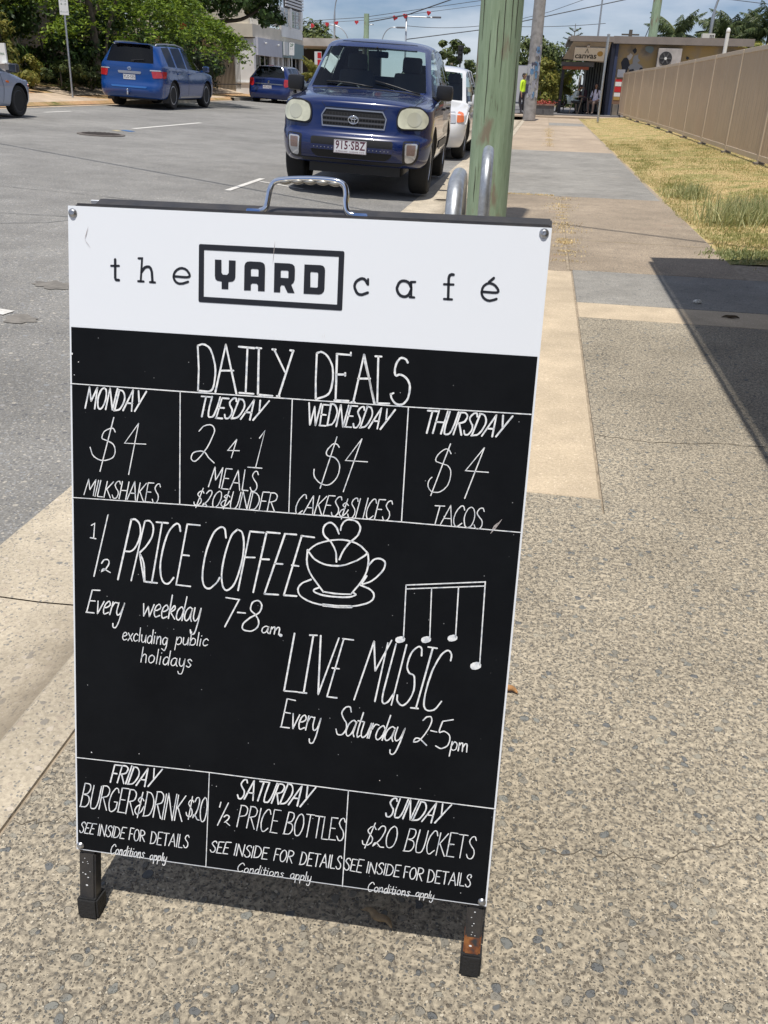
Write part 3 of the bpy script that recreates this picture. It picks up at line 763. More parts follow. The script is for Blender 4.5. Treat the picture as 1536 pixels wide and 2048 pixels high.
CHALK = bpy.data.materials.new('chalk_paint'); CHALK.use_nodes = True
nt = CHALK.node_tree; b_ = nt.nodes['Principled BSDF']; lk = nt.links.new
tcn = nt.nodes.new('ShaderNodeTexCoord'); nn = nt.nodes.new('ShaderNodeTexNoise'); nn.inputs['Scale'].default_value = 160; nn.inputs['Detail'].default_value = 4; lk(tcn.outputs['Object'], nn.inputs['Vector'])
rr = nt.nodes.new('ShaderNodeValToRGB'); rr.color_ramp.elements[0].position = .3; rr.color_ramp.elements[0].color = (.50, .54, .60, 1); rr.color_ramp.elements[1].position = .55; rr.color_ramp.elements[1].color = (.86, .87, .88, 1)
lk(nn.outputs[0], rr.inputs[0]); lk(rr.outputs[0], b_.inputs['Base Color']); b_.inputs['Roughness'].default_value = .7
PRINT = M('printed_black', (.010, .011, .016), .45)
def lettering(name, txt):
    bm = B()
    for line in txt.strip().split('\n'):
        if line[0] == 'P':
            rings = [[tuple(map(float, q.split(','))) for q in r.split(' ')] for r in line[1:].split('|')]
            cu = bpy.data.curves.new('ring', 'CURVE'); cu.dimensions = '2D'; cu.fill_mode = 'BOTH'
            for r in rings:
                s_ = cu.splines.new('POLY'); s_.points.add(len(r) - 1); s_.use_cyclic_u = True
                for p_, q in zip(s_.points, r): p_.co = (q[0], q[1], 0, 1)
            o_ = bpy.data.objects.new('ring', cu); col.objects.link(o_)
            dg = bpy.context.evaluated_depsgraph_get(); me_ = bpy.data.meshes.new_from_object(o_.evaluated_get(dg))
            bm.from_mesh(me_); bpy.data.objects.remove(o_); bpy.data.meshes.remove(me_)
            continue
        w, ps = line.split(':'); w = float(w)
        P = [tuple(map(float, q.split(','))) for q in ps.split(' ')]
        if name == 'cafe_logo_frame':
            P = P[:-1]
            c = (sum(p[0] for p in P) / 4, sum(p[1] for p in P) / 4)
            def off(d): return [(p[0] + d * (1 if p[0] > c[0] else -1), p[1] + d * (1 if p[1] > c[1] else -1)) for p in P]
            o_, i_ = off(w / 2), off(-w / 2); O, I = [], []
            for i in range(4):
                p, q, r = Vector(o_[i - 1]), Vector(o_[i]), Vector(o_[(i + 1) % 4]); u, v = q + (p - q).normalized() * 2.4, q + (r - q).normalized() * 2.4
                iv = bm.verts.new((*i_[i], 0))
                for t in (0, .33, .67, 1): O.append(bm.verts.new((*(u * (1 - t) ** 2 + q * 2 * t * (1 - t) + v * t * t), 0))); I.append(iv)
            for i in range(len(O)):
                j = (i + 1) % len(O); vs_ = [O[i], O[j], I[j]] + ([I[i]] if I[i] is not I[j] else []); bm.faces.new(vs_)
        else:
            ribbon(bm, P, w * (1 if name.startswith('cafe') or w > 3.5 else .86), 0, cap=name != 'chalk_ruling', jitter=.16 if w < 3 and not name.startswith('cafe') else 0)
    for i, v in enumerate(bm.verts):
        v.co = sp(v.co.x, v.co.y, (.45 if name.startswith('cafe') else .95))
    for f in bm.faces:
        if f.normal.dot(SN) < 0: pass
    bm.normal_update()
    for f in bm.faces:
        if f.normal.dot(SN) < 0: f.normal_flip()
    if name in ('cafe_name_lettering', 'cafe_logo_letters'): return emit_islands('letter', bm, PRINT, sign)
    return obj(name, bm, PRINT if name.startswith('cafe') else CHALK, sign, kind='stuff' if name == 'chalk_ruling' or 'lettering' in name else None)
LETTERING = {
 'heading_lettering': """2.6:172.2,162.3 174.1,191.3 173.6,218.8
2.6:172.2,162.3 176.8,160.4 178.4,160 181.8,160.5 185.5,162.3 187.3,163.8 189,165.9 192,172.4 195.3,184.2 196.1,191.1 196,197.8 194.8,208.5 194,212.2 192.9,215.3 191,217.6 188.4,218.8 185,219.2 173.6,218.8
2.8:209,158.7 196.6,219.1
2.8:209,158.7 224.3,219.1
2.8:203.3,191.6 219.6,190.5
2.8:226,160.2 246.1,160.8
2.8:237.2,161 236.5,217.3
2.8:228.2,217.9 246.7,217.9
2.8:251.9,160.5 252.6,218.5
2.8:248.4,160.3 255,160.4
2.8:252.6,218.5 271.4,218.7
2.8:271.6,160.7 286.6,187.6
2.8:296.3,160.6 279.6,218.5
2.8:269.3,160.8 273.6,160.9
2.8:292.4,160.5 296.7,161
2.8:277.2,218.6 280.7,218.6
2.8:326.4,161.9 326.5,196.2 327.6,218.5
2.8:326.4,161.9 330.2,160.3 331.6,160 334.5,160.7 337.7,162.5 340.8,165.5 343.7,169.7 346.3,175 347.2,178 348.2,185.1 348.4,192.9 347,203.3 346.1,206.4 344.9,209.3 343.1,211.8 340.7,213.7 337.7,215.2 327.7,218.9
2.8:441,166.1 438.9,162.7 435.8,161.1 433.1,160.9 431.9,161.2 430.8,161.9 428,165.8 426.7,169 425.5,174.9 425.7,179.7 426.5,182.2 427.2,182.9 427.9,183 431,181.4 433.7,181.5 437,182.7 440,184.8 442.6,187.6 444.6,191.4 445.3,193.6 445.6,196.3 445.4,202.7 444.4,208.4 443.6,210.7 442.5,212.8 439.8,216.1 438.4,217.2 436.8,218 433.3,218.5 431.5,218.3 428.5,217 425.9,214.5 423.3,210.6 422.2,205.9
2.8:352,161.2 353,218.6
2.8:351.6,161.2 369.5,161.5
2.8:369.3,158.6 369.5,161.9
2.8:352.9,186.5 363.6,185.8
2.8:363.5,184 363.6,187.3
2.8:351.5,218.7 369.5,218.2
2.8:386,159.9 375.6,219.3
2.8:386,159.9 402.3,219.2
2.8:387.4,168.1 403,219.2
2.8:380.1,189.7 395.2,188.7
2.8:403.9,161.1 406,218.2
2.8:400.3,161 407.8,160.9
2.8:406,218.6 421.1,217.9
2.8:422.3,206.3 425.5,204.6
2.8:373.3,219.4 377.6,219.5""",
 'chalk_ruling': """1.5:0.2,221.5 149.8,221.5 298,220.7 445.4,220.3 597,218.6
1.5:0.9,373.3 151.8,369.8 446.8,367 598,367
1.5:1.8,752.9 199.3,750 397.8,750.7 600.1,750.4
1.5:149.8,221.5 151.1,369.8
1.5:297.4,220.8 298.7,368.3
1.5:445.4,220.3 446.3,367.7
1.5:199.3,750.8 197.1,899.7
1.5:397.8,750.7 397.1,900.3""",
 'monday_lettering': """2.4:20.6,252.2 26.9,224.4
2.4:26.9,224.4 28.9,242.4
2.4:28.9,242.4 37.8,224.3
2.4:37.8,224.3 33.7,252.1
2.4:47.3,223.8 43.7,226 41.9,228.8 39.1,235.5 38.2,240.2 38.1,247.3 38.7,250.3 39.7,251.6 41,251.9 42.6,251.3 44.3,249.7 47.1,244.7 49.4,237.7 50.1,230.8 49.8,227.1 49.5,226 46.9,223.8
2.4:48.8,251.9 55.1,223.8
2.4:55.1,223.8 58.1,251.8
2.4:58.1,251.8 65.3,223.8
2.4:61,252.6 67.9,225.3
2.4:67.2,225.3 71.7,226 72.6,226.6 74,228.9 74.9,231.8 75.1,234.9 74.6,238.2 72.6,243.4 69.2,249 67.9,250.3 66.5,251.2 60.4,252.6
2.4:72.7,251.5 86.5,223.9
2.4:86.5,223.9 84.3,251.4
2.4:77.3,241.5 85.4,241.5
2.4:93.8,224.8 94.6,239.4
2.4:104.4,224.7 88.6,251.4
1.6:61.8,280.5 60.5,277.5 59.3,276.1 57.7,275.7 55.7,276 51.2,278 47.6,280.3 46.3,281.6 44.4,285.1 43.5,288.7 43.6,290.1 44.4,291 50.6,292.7 56.1,295 57.8,296 59.2,297.2 60.9,300.1 61.7,303.6 61.7,307 60.9,310.6 59.1,313.8 57.8,315.1 54.3,317.2 48.5,319.2 44.6,319.8 40.6,319.4 36.4,317.9 32.4,315.5 29.7,312.2 27,303.4
1.6:60,261.7 40.5,334.5
1.5:94,266.8 74.7,294.3 103.9,293.3
1.5:94,266.8 80.4,335.5
1.5:17.7,368 24.6,346.5
1.5:24.6,346.5 26.1,360.5
1.5:26.1,360.5 34.8,346.2
1.5:34.8,346.2 30.8,368.3
1.5:33.3,369 38.5,346.8
1.5:36.5,368.8 41.6,346.7
1.5:36.5,368.8 43.7,368.9
1.5:45.8,369.3 50.7,347.4
1.5:59.3,347.2 48.3,359.4
1.5:50.1,357.9 54.9,369.5
1.5:69,349.4 68.2,346.2 67.9,345.8 66.6,345.7 65,346.3 62.9,348.5 61.4,351.6 63.2,355.9 65.3,358.6 65.9,360.4 65.8,363.7 63.9,367.7 62.5,369 60.9,369.5 58.7,369 57.4,365.1
1.5:67,369.6 71.8,345.7
1.5:76.2,369.8 80.9,345.5
1.5:69.4,357.7 78.5,357.6
1.5:78.3,369.2 88.9,344.3
1.5:88.9,344.3 89.9,369.4
1.5:81.9,360.3 89.8,360.3
1.5:92,370.1 96.4,345.5
1.5:105,345.3 94.3,359
1.5:96,357.3 101,370.3
1.5:103.2,370.1 107.5,344.4
1.5:107.5,344.4 115.3,344.2
1.5:105.4,356.7 111.3,356.7
1.5:102.5,370.1 111,370.3
1.5:124.3,348.6 123.5,345.1 122.5,344.5 121,344.8 118.9,346.6 117.1,350 117,352.1 119.2,356.6 121,358.9 121.6,362 121.3,365.6 119.8,368.9 118.4,370.4 116.9,370.9 115.3,370.7 114.3,369.7 113.2,366""",
 'tuesday_lettering': """2.4:178.4,225.8 190.2,225.8
2.4:179.2,251.8 184.4,225.8
2.4:192.5,225.2 189.2,238.3 188,245.6 188,250.4 188.9,251.6 192.4,251.4 194,250.4 195.6,248.4 199.6,238.3 203.1,225.1
2.4:198.3,252.2 205.5,226.2
2.4:205.5,226.2 214.7,226.2
2.4:202.1,238.7 208.6,238.6
2.4:197.7,252.2 206.6,252.2
2.4:224.7,229.1 224.4,225.6 224,225.1 222.5,224.9 220.6,225.6 217.9,228 216.2,230.4 215.8,231.6 216.3,234.6 219.2,239.5 219.5,241.5 218.4,246.4 216.1,249.8 214.4,251.3 212.7,251.9 211.1,251.7 210.1,250.7 209.6,247
2.4:219.1,251.3 228.3,225.5
2.4:227.6,225.5 232.5,226.2 233.4,226.7 234.8,228.9 235.6,231.7 235.5,234.6 234.7,237.7 230.9,244.5 228.1,247.9 226.6,249.2 223.5,250.5 218.5,251.3
2.4:230.8,251.3 248,225.4
2.4:248,225.4 243,251.2
2.4:236.6,241.9 245.2,241.9
2.4:255.9,225.6 255.1,239.7
2.4:267.5,225.5 247.1,251.4
1.6:175.8,270.9 180.8,264.8 182.3,263.7 186.1,262.1 190.1,261.4 191.7,261.6 193.1,262.1 194.4,263.1 195.4,264.3 196.2,265.8 196.7,268.8 195.8,272.3 190.3,285.3 187.1,291.4 179.6,302.2 174.7,307.9 171.8,310.2 170.6,310.7 169.3,310.7 168.1,310.3 166.3,308.5 165.8,307.4 166,304.5 167.3,301.3 168.3,300 169.6,299 173.1,297.5 178.2,296.5 181.3,296.7 184,297.7 185.2,298.7 189.4,304.5 196.9,310.7
1.5:226.5,277.7 214.8,292.9 230.2,292.1
1.5:226.5,277.7 219.8,302.1
1.5:256.4,273.8 263.3,263.7 252.5,312.3
1.5:242.1,312.6 260.8,312.5
1.5:189.9,342.8 198.3,316
1.5:198.3,316 199.4,333.4
1.5:199.4,333.4 208.9,316.1
1.5:208.9,316.1 204.5,342.9
1.5:207.7,343.8 213.1,316.8
1.5:213.1,316.8 221.3,316.9
1.5:210.5,329.7 216.9,329.8
1.5:207,343.8 216.6,343.9
1.5:219,343.8 229.5,317.9
1.5:229.5,317.9 232.1,344
1.5:222.6,334.5 231.3,334.6
1.5:235.3,343.5 238.5,316.5
1.5:235.3,343.5 243.2,343.5
1.5:256.4,321.3 255.2,317.7 254.7,317.2 253.4,317.1 251.8,317.7 249.9,320.1 248.9,322.5 248.9,324.7 251.1,328.5 254.3,332.6 255.1,336.1 255,338.5 254.2,340.8 252.2,343.4 251.5,343.8 249.7,343.9 248.1,343.3 247.1,341.9 246.1,339
1.5:184,351.8 182.7,349.5 181.6,349.2 179.2,349.8 177.1,351.6 175.9,353.3 175.8,354.8 180.2,360.1 180.6,362.5 179.7,365.1 176.8,368.2 174,368.9 171.4,368.2 170.8,367.1 170.6,364.8
1.5:182.9,345.4 173.2,372
1.5:187.4,352 190.9,348 192.4,347.5 193.8,347.6 194.7,348.4 195,350 194.6,352.2 191.1,358.9 188.9,362.1 181.8,369.2
1.5:181.8,369.2 183.7,365.7 185.4,365.6 186.9,366.6 188.3,368.7 189.5,369.4 192.4,369.2
1.5:205.2,347.3 201.2,350.3 198.6,354.3 196.6,359.5 196,364.8 196.3,367.6 197.1,369 199,369.4 200.7,368.7 203.4,366 206,360.8 207.3,357.1 207.9,353.7 207.7,349.4 207.4,348.6 205.2,347.3
1.5:219.3,354 216.4,351.2 215.6,351 212.8,352.6 211.8,354.2 212.1,354.8 214.8,356.8 215,357.4 214.5,358 211,359.6 209.2,361.1 207.8,362.9 207.2,364.5 208,366.2 209.5,367.4 210.4,367.6 212.6,366.7 216.1,364 219.3,359.2
1.5:217.8,346.3 210.7,370.6
1.5:223.8,346.7 220.6,360.2 220.1,365.7 220.5,368.1 220.9,368.8 222.2,369.3 226.1,368.6 227.6,367.3 229.7,363.7 231.6,357.7 234,346.3
1.5:232,368.4 236.9,344.7
1.5:236.9,344.7 242.5,368.3
1.5:242.5,368.3 247.6,344.3
1.5:245.5,368.9 250.1,345.2
1.5:249.4,345.2 253.1,345.4 255.2,346.2 257.8,349.3 258.9,353.3 258.8,356.2 257.3,360.8 254.3,365.7 253,366.9 251.6,367.7 244.8,368.9
1.5:258.8,368.6 263.3,343.6
1.5:263.3,343.6 272.1,343.3
1.5:261.2,355.6 267.7,355.5
1.5:258.1,368.6 267.7,368.6
1.5:269.7,368.7 274,344
1.5:273.3,344 278.3,343.5 280.2,344.2 281.8,345.5 282.6,347.3 282.3,349.8 281.1,352.6 280.2,353.6 277.5,355 272.6,356.3
1.5:274.6,356.2 279.8,368.7""",
 'wednesday_lettering': """2.3:319.3,224.2 321.5,252.1
2.3:321.5,252.1 326.8,228.4
2.3:326.8,228.4 328.6,252
2.3:328.6,252 334.7,224.2
2.3:334.3,251.7 336.9,225.1
2.3:336.9,225.1 345.1,225.1
2.3:335.7,237.8 341.5,237.8
2.3:333.7,251.7 341.8,251.6
2.3:344,250.8 347.6,223.2
2.3:346.9,223.2 351.5,223.9 353.3,225.5 354.8,228.3 355.7,231.4 355.8,234.6 354.2,241.5 352.5,245.4 350.4,248.5 349.2,249.4 343.4,250.8
2.3:355.4,251.4 360.1,223.8
2.3:360.1,223.8 364.1,251.3
2.3:364.1,251.3 370.1,223.8
2.3:367.1,251 373,224
2.3:373,224 381.2,224
2.3:370.2,236.9 376,236.9
2.3:366.5,251 374.6,250.9
2.3:390.2,228.2 389.8,224.6 388.9,224 386.4,224.7 384,227.1 382.3,230.7 382.5,232.7 384.6,237.2 385.6,238.8 385.9,242 385.1,245.7 382.4,250 380.9,251.1 378.7,251.1 378.1,250.7 377.2,246.3
2.3:386.2,250.7 394,223.3
2.3:393.4,223.3 397.7,224.1 398.6,224.7 399.8,226.9 400.6,229.9 400.6,233 399.9,236.3 396.6,243.4 394.1,247 392.8,248.4 391.5,249.3 385.6,250.7
2.3:397,250.3 411.6,224.2
2.3:411.6,224.2 407.9,250.2
2.3:401.9,240.9 409.6,240.8
2.3:418.8,224.9 418.5,239.1
2.3:429.1,224.9 411.8,250.7
1.6:360.7,277.5 358.4,274.3 355.9,273.3 353.7,273.4 351.5,274.6 346.2,280.8 344.6,284.3 344.4,286.3 344.9,288.1 346.4,289.5 349.6,290.1 353.6,290.4 356.7,291.8 359.2,294.2 361.1,297 362.3,300.1 362.7,303.7 361.8,310.5 360,315.7 357.3,320.2 353.5,324.3 351.4,325.9 349.3,327 347.2,327.5 344.9,327.6 340.3,326.6 336.2,324.5 332.6,320.9 331.1,319 330,317.1 329.3,313.6 329.6,308.3
1.5:357.2,264.4 338.5,332.3
1.5:389.2,264.5 369.7,293.7 398,293.2
1.5:389.2,264.5 368.9,334.2
1.5:321.2,347.3 320.8,343.3 320,342.4 318.7,342.2 317,343 312.5,348.4 309.8,353.6 308,359.1 307.7,364.3 308.5,367.7 309,368.2 310.4,368.4 312.1,367.7 316.6,363.7
1.5:317.5,368.2 330.4,342.7
1.5:330.4,342.7 330.2,368.1
1.5:321.9,359 330.5,358.9
1.5:332.3,367.3 338.4,342.3
1.5:347.7,342.1 335.4,356
1.5:337.3,354.2 342.1,367.3
1.5:343.9,367.4 350.2,340.9
1.5:350.2,340.9 358.6,340.7
1.5:347.2,353.6 353.5,353.5
1.5:343.2,367.4 352.5,367.3
1.5:367.6,345.1 366.9,341.7 366.5,341.2 364.3,341.3 362.7,342.3 360.4,345.3 359.5,347.6 359.8,349.6 363.9,356.2 364.1,359.7 363.6,362.1 362.5,364.3 360.2,366.9 358.5,367.4 356.1,366.9 355.4,365.5 354.8,362.7
1.5:376.6,351.7 373.9,348.6 373.2,348.4 371.4,349.2 369.8,351 369.5,351.8 369.8,352.5 372.3,354.7 372.5,355.4 371.1,356.6 367.7,358.5 365.1,362.3 365.2,364.1 366.3,365.8 367.1,366.4 368,366.6 370.1,365.6 374.3,361.7 376.6,357.4
1.5:375.3,343.2 368.2,370
1.5:388.8,345.2 388.1,341.7 387.7,341.2 386.3,341.1 384.6,341.8 382.3,344.2 380.8,347.7 381.1,349.7 384.9,355.6 385.5,358.8 385,362.4 383.3,365.7 381.7,367.3 379.2,367.8 377.7,367.3 376.9,365.9 376.3,363
1.5:386.3,367.6 391.6,341.3
1.5:386.3,367.6 394,367.6
1.5:396.3,366.8 401.5,339.8
1.5:412.7,345.5 411.6,340.8 410.5,340.2 409.1,340.5 407.3,342.1 404.2,346.6 401.3,353.8 400.5,359.3 400.6,362.9 401.2,365.5 402.2,366.8 403.6,367 405.2,366.3 409.3,362.3
1.5:411.1,367.3 415.9,340.3
1.5:415.9,340.3 424.2,340.1
1.5:413.6,353.2 419.8,353.1
1.5:410.4,367.3 419.5,367.3
1.5:433.3,344.9 432.4,341.4 432,340.9 430.7,340.8 428.3,342 426.8,343.9 425.4,347.4 425.8,349.3 427.9,352.9 429.8,355.1 430.6,359.5 429.8,363 428.6,365.2 427.1,366.7 425.5,367.3 423.8,367.1 422.6,366.2 421.5,362.5""",
 'thursday_lettering': """2.4:469.8,223.1 481.7,223.1
2.4:470.5,251 475.8,223.1
2.4:478,250.7 483.9,222.1
2.4:488.2,250.6 494.7,222.1
2.4:481,236.3 491.4,236.3
2.4:497.3,222.3 493.2,239.4 492.3,246.4 492.4,249.4 492.8,250.3 494.1,251 497.1,250.5 498.8,249.5 501.2,245.7 504.5,236.4 508.1,222.3
2.4:503.6,250.4 510.7,222.5
2.4:510,222.5 515.3,222.3 516.4,222.5 518.8,224.6 519.4,226.7 518.7,229.4 517.1,232.4 516.1,233.6 513.1,235 507.9,236.4
2.4:510,236.4 513.6,250.2
2.4:531.4,226.2 531.1,223.3 530.4,222 528.9,221.9 527,222.5 524.3,225.1 522.8,227.5 522.4,228.7 522.6,230.8 524.5,234.6 526.2,236.9 526.6,240.2 525.7,244 522.6,248.4 520.9,249.5 518.3,249.5 517.3,248.5 516.5,244.6
2.4:526.4,250.1 534.9,222.3
2.4:534.1,222.3 537.9,222.7 540,223.7 541.6,226 542.5,229 542.6,232.1 541.9,235.5 538.4,242.7 535.6,246.4 534.2,247.8 532.6,248.7 525.8,250.1
2.4:538.9,249.5 554.6,222.6
2.4:554.6,222.6 551.7,249.4
2.4:544.2,239.8 553.1,239.7
2.4:562.7,222.4 563.3,237
2.4:574.4,222.4 556.3,249
1.4:502.7,274.5 500.4,270.5 498.7,269.4 496.7,269 495.6,269.1 492.8,270.7 489.2,273.9 486.4,277.3 484.7,280.6 484.2,282.3 484.1,283.8 484.4,285 485.2,285.9 493.1,288.1 498.6,289.3 500.1,290.2 502.4,292.7 504,296.2 504.4,301.1 503.7,307.7 501.9,313.8 500.6,316.2 497,320.6 493,323.6 490.9,324.5 488.6,325 484.2,325 482.3,324.5 480.8,323.7 478.4,321.1 476.9,318 476.6,314.9 477.2,311.7 478.8,308.4 481,306.2
1.5:501.1,262.3 481.2,329.6
1.5:543.4,263.7 522.3,294.4 550.8,294.2
1.5:543.4,263.7 524.1,329.7
1.4:487.7,342.2 499.8,341.7
1.4:489.1,367 493.9,341.9
1.4:495.7,367 507.4,340.1
1.4:507.4,340.1 510.4,367
1.4:499.7,357.4 509.5,357.2
1.4:525.3,344.7 524.1,340.5 523.1,339.5 521.6,339.4 520,340.3 516.8,344.3 514.2,349.4 512.7,355.2 512.5,358.8 513,362.4 514.5,365.8 515.2,366.4 516.8,366.6 517.7,366.4 519.7,365 523.1,361.8
1.4:533.7,339.9 530.9,341.4 529.2,343.3 526.7,349 525.7,353.5 525.7,358.1 527,364.2 527.6,365.3 529.2,366.6 530.9,366.9 533.7,365.7 535.4,363.6 537,360 538.2,355.4 538.6,351 538.1,346.5 537.1,343 535.8,341.2 533.4,339.9
1.4:549.9,344.2 548.5,340.6 547.9,340.1 545.5,340.3 543.8,341.4 541.8,344.5 541.2,346.9 541.9,348.9 545.6,353.3 547.2,354.8 548.2,356.8 548.7,359.3 548.6,361.8 547.8,364.1 546.4,366.1 544.8,367.2 542.7,367.3 541,366.8 540.3,366.2 538.6,362.4""",
 'coffee_lettering': """1.9:28,409.2 32.5,406.2 30.8,426.9
1.9:26.2,426.6 33.9,427.3
1.9:51.3,393.1 30.8,480.4
1.9:41.9,460.9 44.9,456.3 46.8,455.1 50.2,454.7 51.7,455.6 52.6,457.4 52.6,459.8 51.3,463.1 48,468.1 45.2,470.6 41.8,472.6 42.9,470.1 43.7,469.1 44.6,468.5 45.5,468.4 54.1,472.7
2.6:84.3,396 65.1,481.5
2.6:103.2,396.5 84.1,481
2.6:119.2,396.6 135.4,396.5
2.6:127.2,396.6 113.1,481.3
2.6:105,480.7 120.8,480.9
2.6:161.9,395.6 147.5,480.7
2.6:161.9,395.6 179.2,395.6
2.6:155.8,438.4 164.9,438.4
2.6:147.5,480.7 167.4,481
2.6:247.6,397.6 233.6,479.9
2.6:247.6,397.6 266.3,397.6
2.6:242.6,433.2 255.1,432.4
2.6:270,396.6 254.5,480.4
2.6:270,396.6 287.8,396.5
2.6:263.2,433.8 274.7,433.2
2.6:294.8,396.5 269.8,481.1
2.6:294.2,396.5 309.8,396.2
2.6:282.2,438.1 293,437.7
2.6:269.8,481.1 288.7,480.3
2.6:317.1,397.2 296.3,480.2
2.6:316.6,397.2 333.7,397.8
2.6:305.5,438 314.5,438.4
2.6:296.3,480.2 313.6,479.7
2.6:95.6,441.2 102.5,480.7
2.6:83.6,396.8 87.3,395.4 89.8,395.5 92.6,397.4 94,398.8 95.2,400.6 96.1,402.6 97.1,408.1 97.1,414.7 96.6,417.9 94.5,424.8 91.4,431.4 88.6,436 85.9,438.6 83.2,440.2 81.8,440.7 76.4,440.8
2.6:103.2,396.5 107.4,395.6 109.9,395.9 112.3,398 113.4,399.4 114.3,401.2 115.1,405.4 114.7,410.8 113.4,416.4 112.3,419.2 109.2,424.9 103.8,432.7 95.6,441.2
2.6:95.6,441.2 99.6,448.7 100.8,451.6 101.7,455.1 102.3,459.5 103.2,480.7
2.6:152.5,406.2 151.5,398.9 150.9,397.7 150.1,396.8 149.1,396.2 148.1,396 146.8,396.2 143.6,398.6 139.5,403.3 137.4,406.4 135.5,410 133.8,414.2 130.6,424.3 128,434.8 125.4,450.2 124.9,459.5 125.6,467.7 126.3,471.4 127.3,474.6 128.4,477 129.7,478.8 131.2,480 132.9,480.6 134.6,480.7 136.3,480.3 137.8,479.2 139.4,477.5 144,471
2.6:215.3,409.2 214,399.1 213.3,397.5 212.3,396.3 211.1,395.5 209.8,395.2 208.3,395.3 206.7,395.9 203.1,398.5 201.1,400.5 199.1,403.1 197.1,406.5 193.1,416 189.3,427.8 186.6,439.5 184.8,451.9 184.2,457.7 184,466.8 184.2,470.3 185.5,475.9 186.5,477.9 187.7,479.6 189.1,480.7 190.8,481.4 192.5,481.5 194.3,481.2 196.2,480.1 202.5,473.7 205.2,470.2 207.9,464.7
2.6:230.7,396.5 225.6,401.2 223.9,403.3 222.2,406.4 218.8,415.9 215.5,427.6 213,438.8 211.2,450 210.4,460 210.8,468.4 212.1,475.1 213,477.5 214.1,479.3 215.3,480.6 216.6,481.3 218.1,481.4 219.7,480.8 221.5,479.7 225.5,475.7 227.5,472.8 229.3,469.2 232.9,459.3 237.4,442 239,431.7 239.8,422.1 239.8,413.7 238.9,406.2 237.3,400.7 236.2,399 234.9,398.1 230.7,396.5
1.9:19.7,532.9 28.3,500.1
1.9:28.3,500.1 39.3,499.6
1.9:24.2,515.8 32.3,515.5
1.9:18.9,532.9 30.6,532.8
1.9:36.5,515.1 35.5,533.3
1.9:35.5,533.3 45.3,514.8
1.9:45.3,523.6 48.9,523 51.8,521.2 53.6,519.4 54.1,518.5 54.1,516.2 53.3,514.2 52.8,513.8 51,514.5 47.9,517.6 46.2,520.7 44.4,526 44.3,530.8 44.6,532 45.2,532.7 46.1,532.7 51.4,529.9
1.9:53.2,532.8 58.2,514.1
1.9:55.9,522.5 59.8,516 61.5,514.5 64.5,514.9
1.9:66.6,514.3 63.4,526.2 63.3,529.6 64,531.9 64.5,532.4 66.2,531.8 67.3,530.9 69.5,527.9 71.6,523 74.7,514.1
1.9:74.7,514.1 66.8,539.9 64.5,545.8 62.4,549.7 61.4,550.7 60.3,551.1 58.6,550.8 57.7,549.7 57.7,545.1
1.9:101.9,512.1 101.9,529.7
1.9:101.9,529.7 108.7,515.2
1.9:108.7,515.2 110,529.8
1.9:110,529.8 116.8,511.9
1.9:117.5,520.2 121.3,519.6 125,517 125.8,516.1 126.2,515.2 126,513 124.9,511 124.2,510.6 123.4,510.7 120.4,513.1 118.9,515.6 117.6,519.1 116.9,524.1 117.4,527.2 117.9,528.4 118.6,529.2 119.5,529.2 120.8,528.8 124.8,526.5
1.9:128,520.6 131.8,520 134.6,518.2 136.3,516.4 136.7,515.5 136.5,513.2 135.4,511.1 134.8,510.7 133,511.4 131,513.3 129.4,515.9 127.6,521.4 127.5,526.3 128.3,529.1 129,529.8 129.9,529.9 135.2,527.1
1.9:137.1,529.4 142.5,495.8
1.9:139.2,519.3 144.4,511.4 145.3,510.5 146,510.5 146.5,511.3 146.7,513.9 146.3,515.2 145.5,516.3 139.6,521
1.9:140.1,520.3 146,529.5
1.9:158.4,514.9 157,512 156.4,511.3 155.7,511.2 153.7,512.5 151.4,515.2 149.8,518.4 148.4,524.6 148.5,527.6 149.5,529.6 150.2,530.2 151,530.4 152.7,529.3 154.7,526.8 156.4,523.2 159.2,513.2
1.9:162.9,496.1 156.3,530.4
1.9:170.8,512.6 168.2,510.4 167.4,510.5 165.3,512 163.1,514.6 161.5,517.9 160.3,522.2 159.9,525.9 160.5,528.4 161.1,529.4 162.5,530.1 163.3,529.8 165.3,527.9 167.2,524.8 171.1,512.6
1.9:171.2,511.9 168.6,522.7 168.3,526.4 169.6,530.1
1.9:174.5,510.3 172.4,522.7 172.7,526.3 173.6,528.7 174.2,529.1 175,529.1 177,527.6 179,524.5 180.7,519.5 183,510.2
1.9:183,510.2 179.3,529.4 175.6,543.1 173.8,547.2 172.8,548.2 171.8,548.6 169.9,548.3 168.9,547.1 168.4,542.4
2.2:217.3,491.6 235.5,492.6 216.6,532.8
2.2:233.8,510.7 244.4,510.5
2.2:258,510.8 253.6,507.5 252.4,506.3 251.7,504.8 251.5,502.9 252.4,498.3 253.2,496.1 254.2,494.5 255.5,493.2 259,491.6 260.8,491.3 262.2,491.4 263.5,492 264.7,493 266.5,496 266.8,497.6 266.5,501.6 264.8,506 263.4,508 261.6,509.7 251.6,516 245,522.1 243.2,524.1 241.9,526 240.8,529.7 240.8,531.4 241.3,532.8 242.2,533.9 243.7,534.7 245.9,535.2 251,535.4 253.3,535 255.3,534.2 259.1,531.6 261.9,528.4 263.2,524.9 263.5,523 263.1,519.3 261.6,515.8 258,510.8
1.8:277,526.8 274.4,525.8 272.8,526.1 270,527.9 268.8,529.5 268,532.7 268.4,534.2 269.5,535.3 270.9,535.7 273.2,534.6 274.7,533 277.2,526.8
1.8:277.3,526.5 275.7,533 276.1,534.4 277.3,535.7
1.8:279.3,535.9 281.3,526.2
1.8:280.4,530.6 283.2,526.7 285,525.7 285.9,526.2 286,530 285.1,535.9
1.8:286.3,530.6 289,526.6 290.2,525.8 291.5,525.8 292,526.2 292.4,528.2 291.3,536
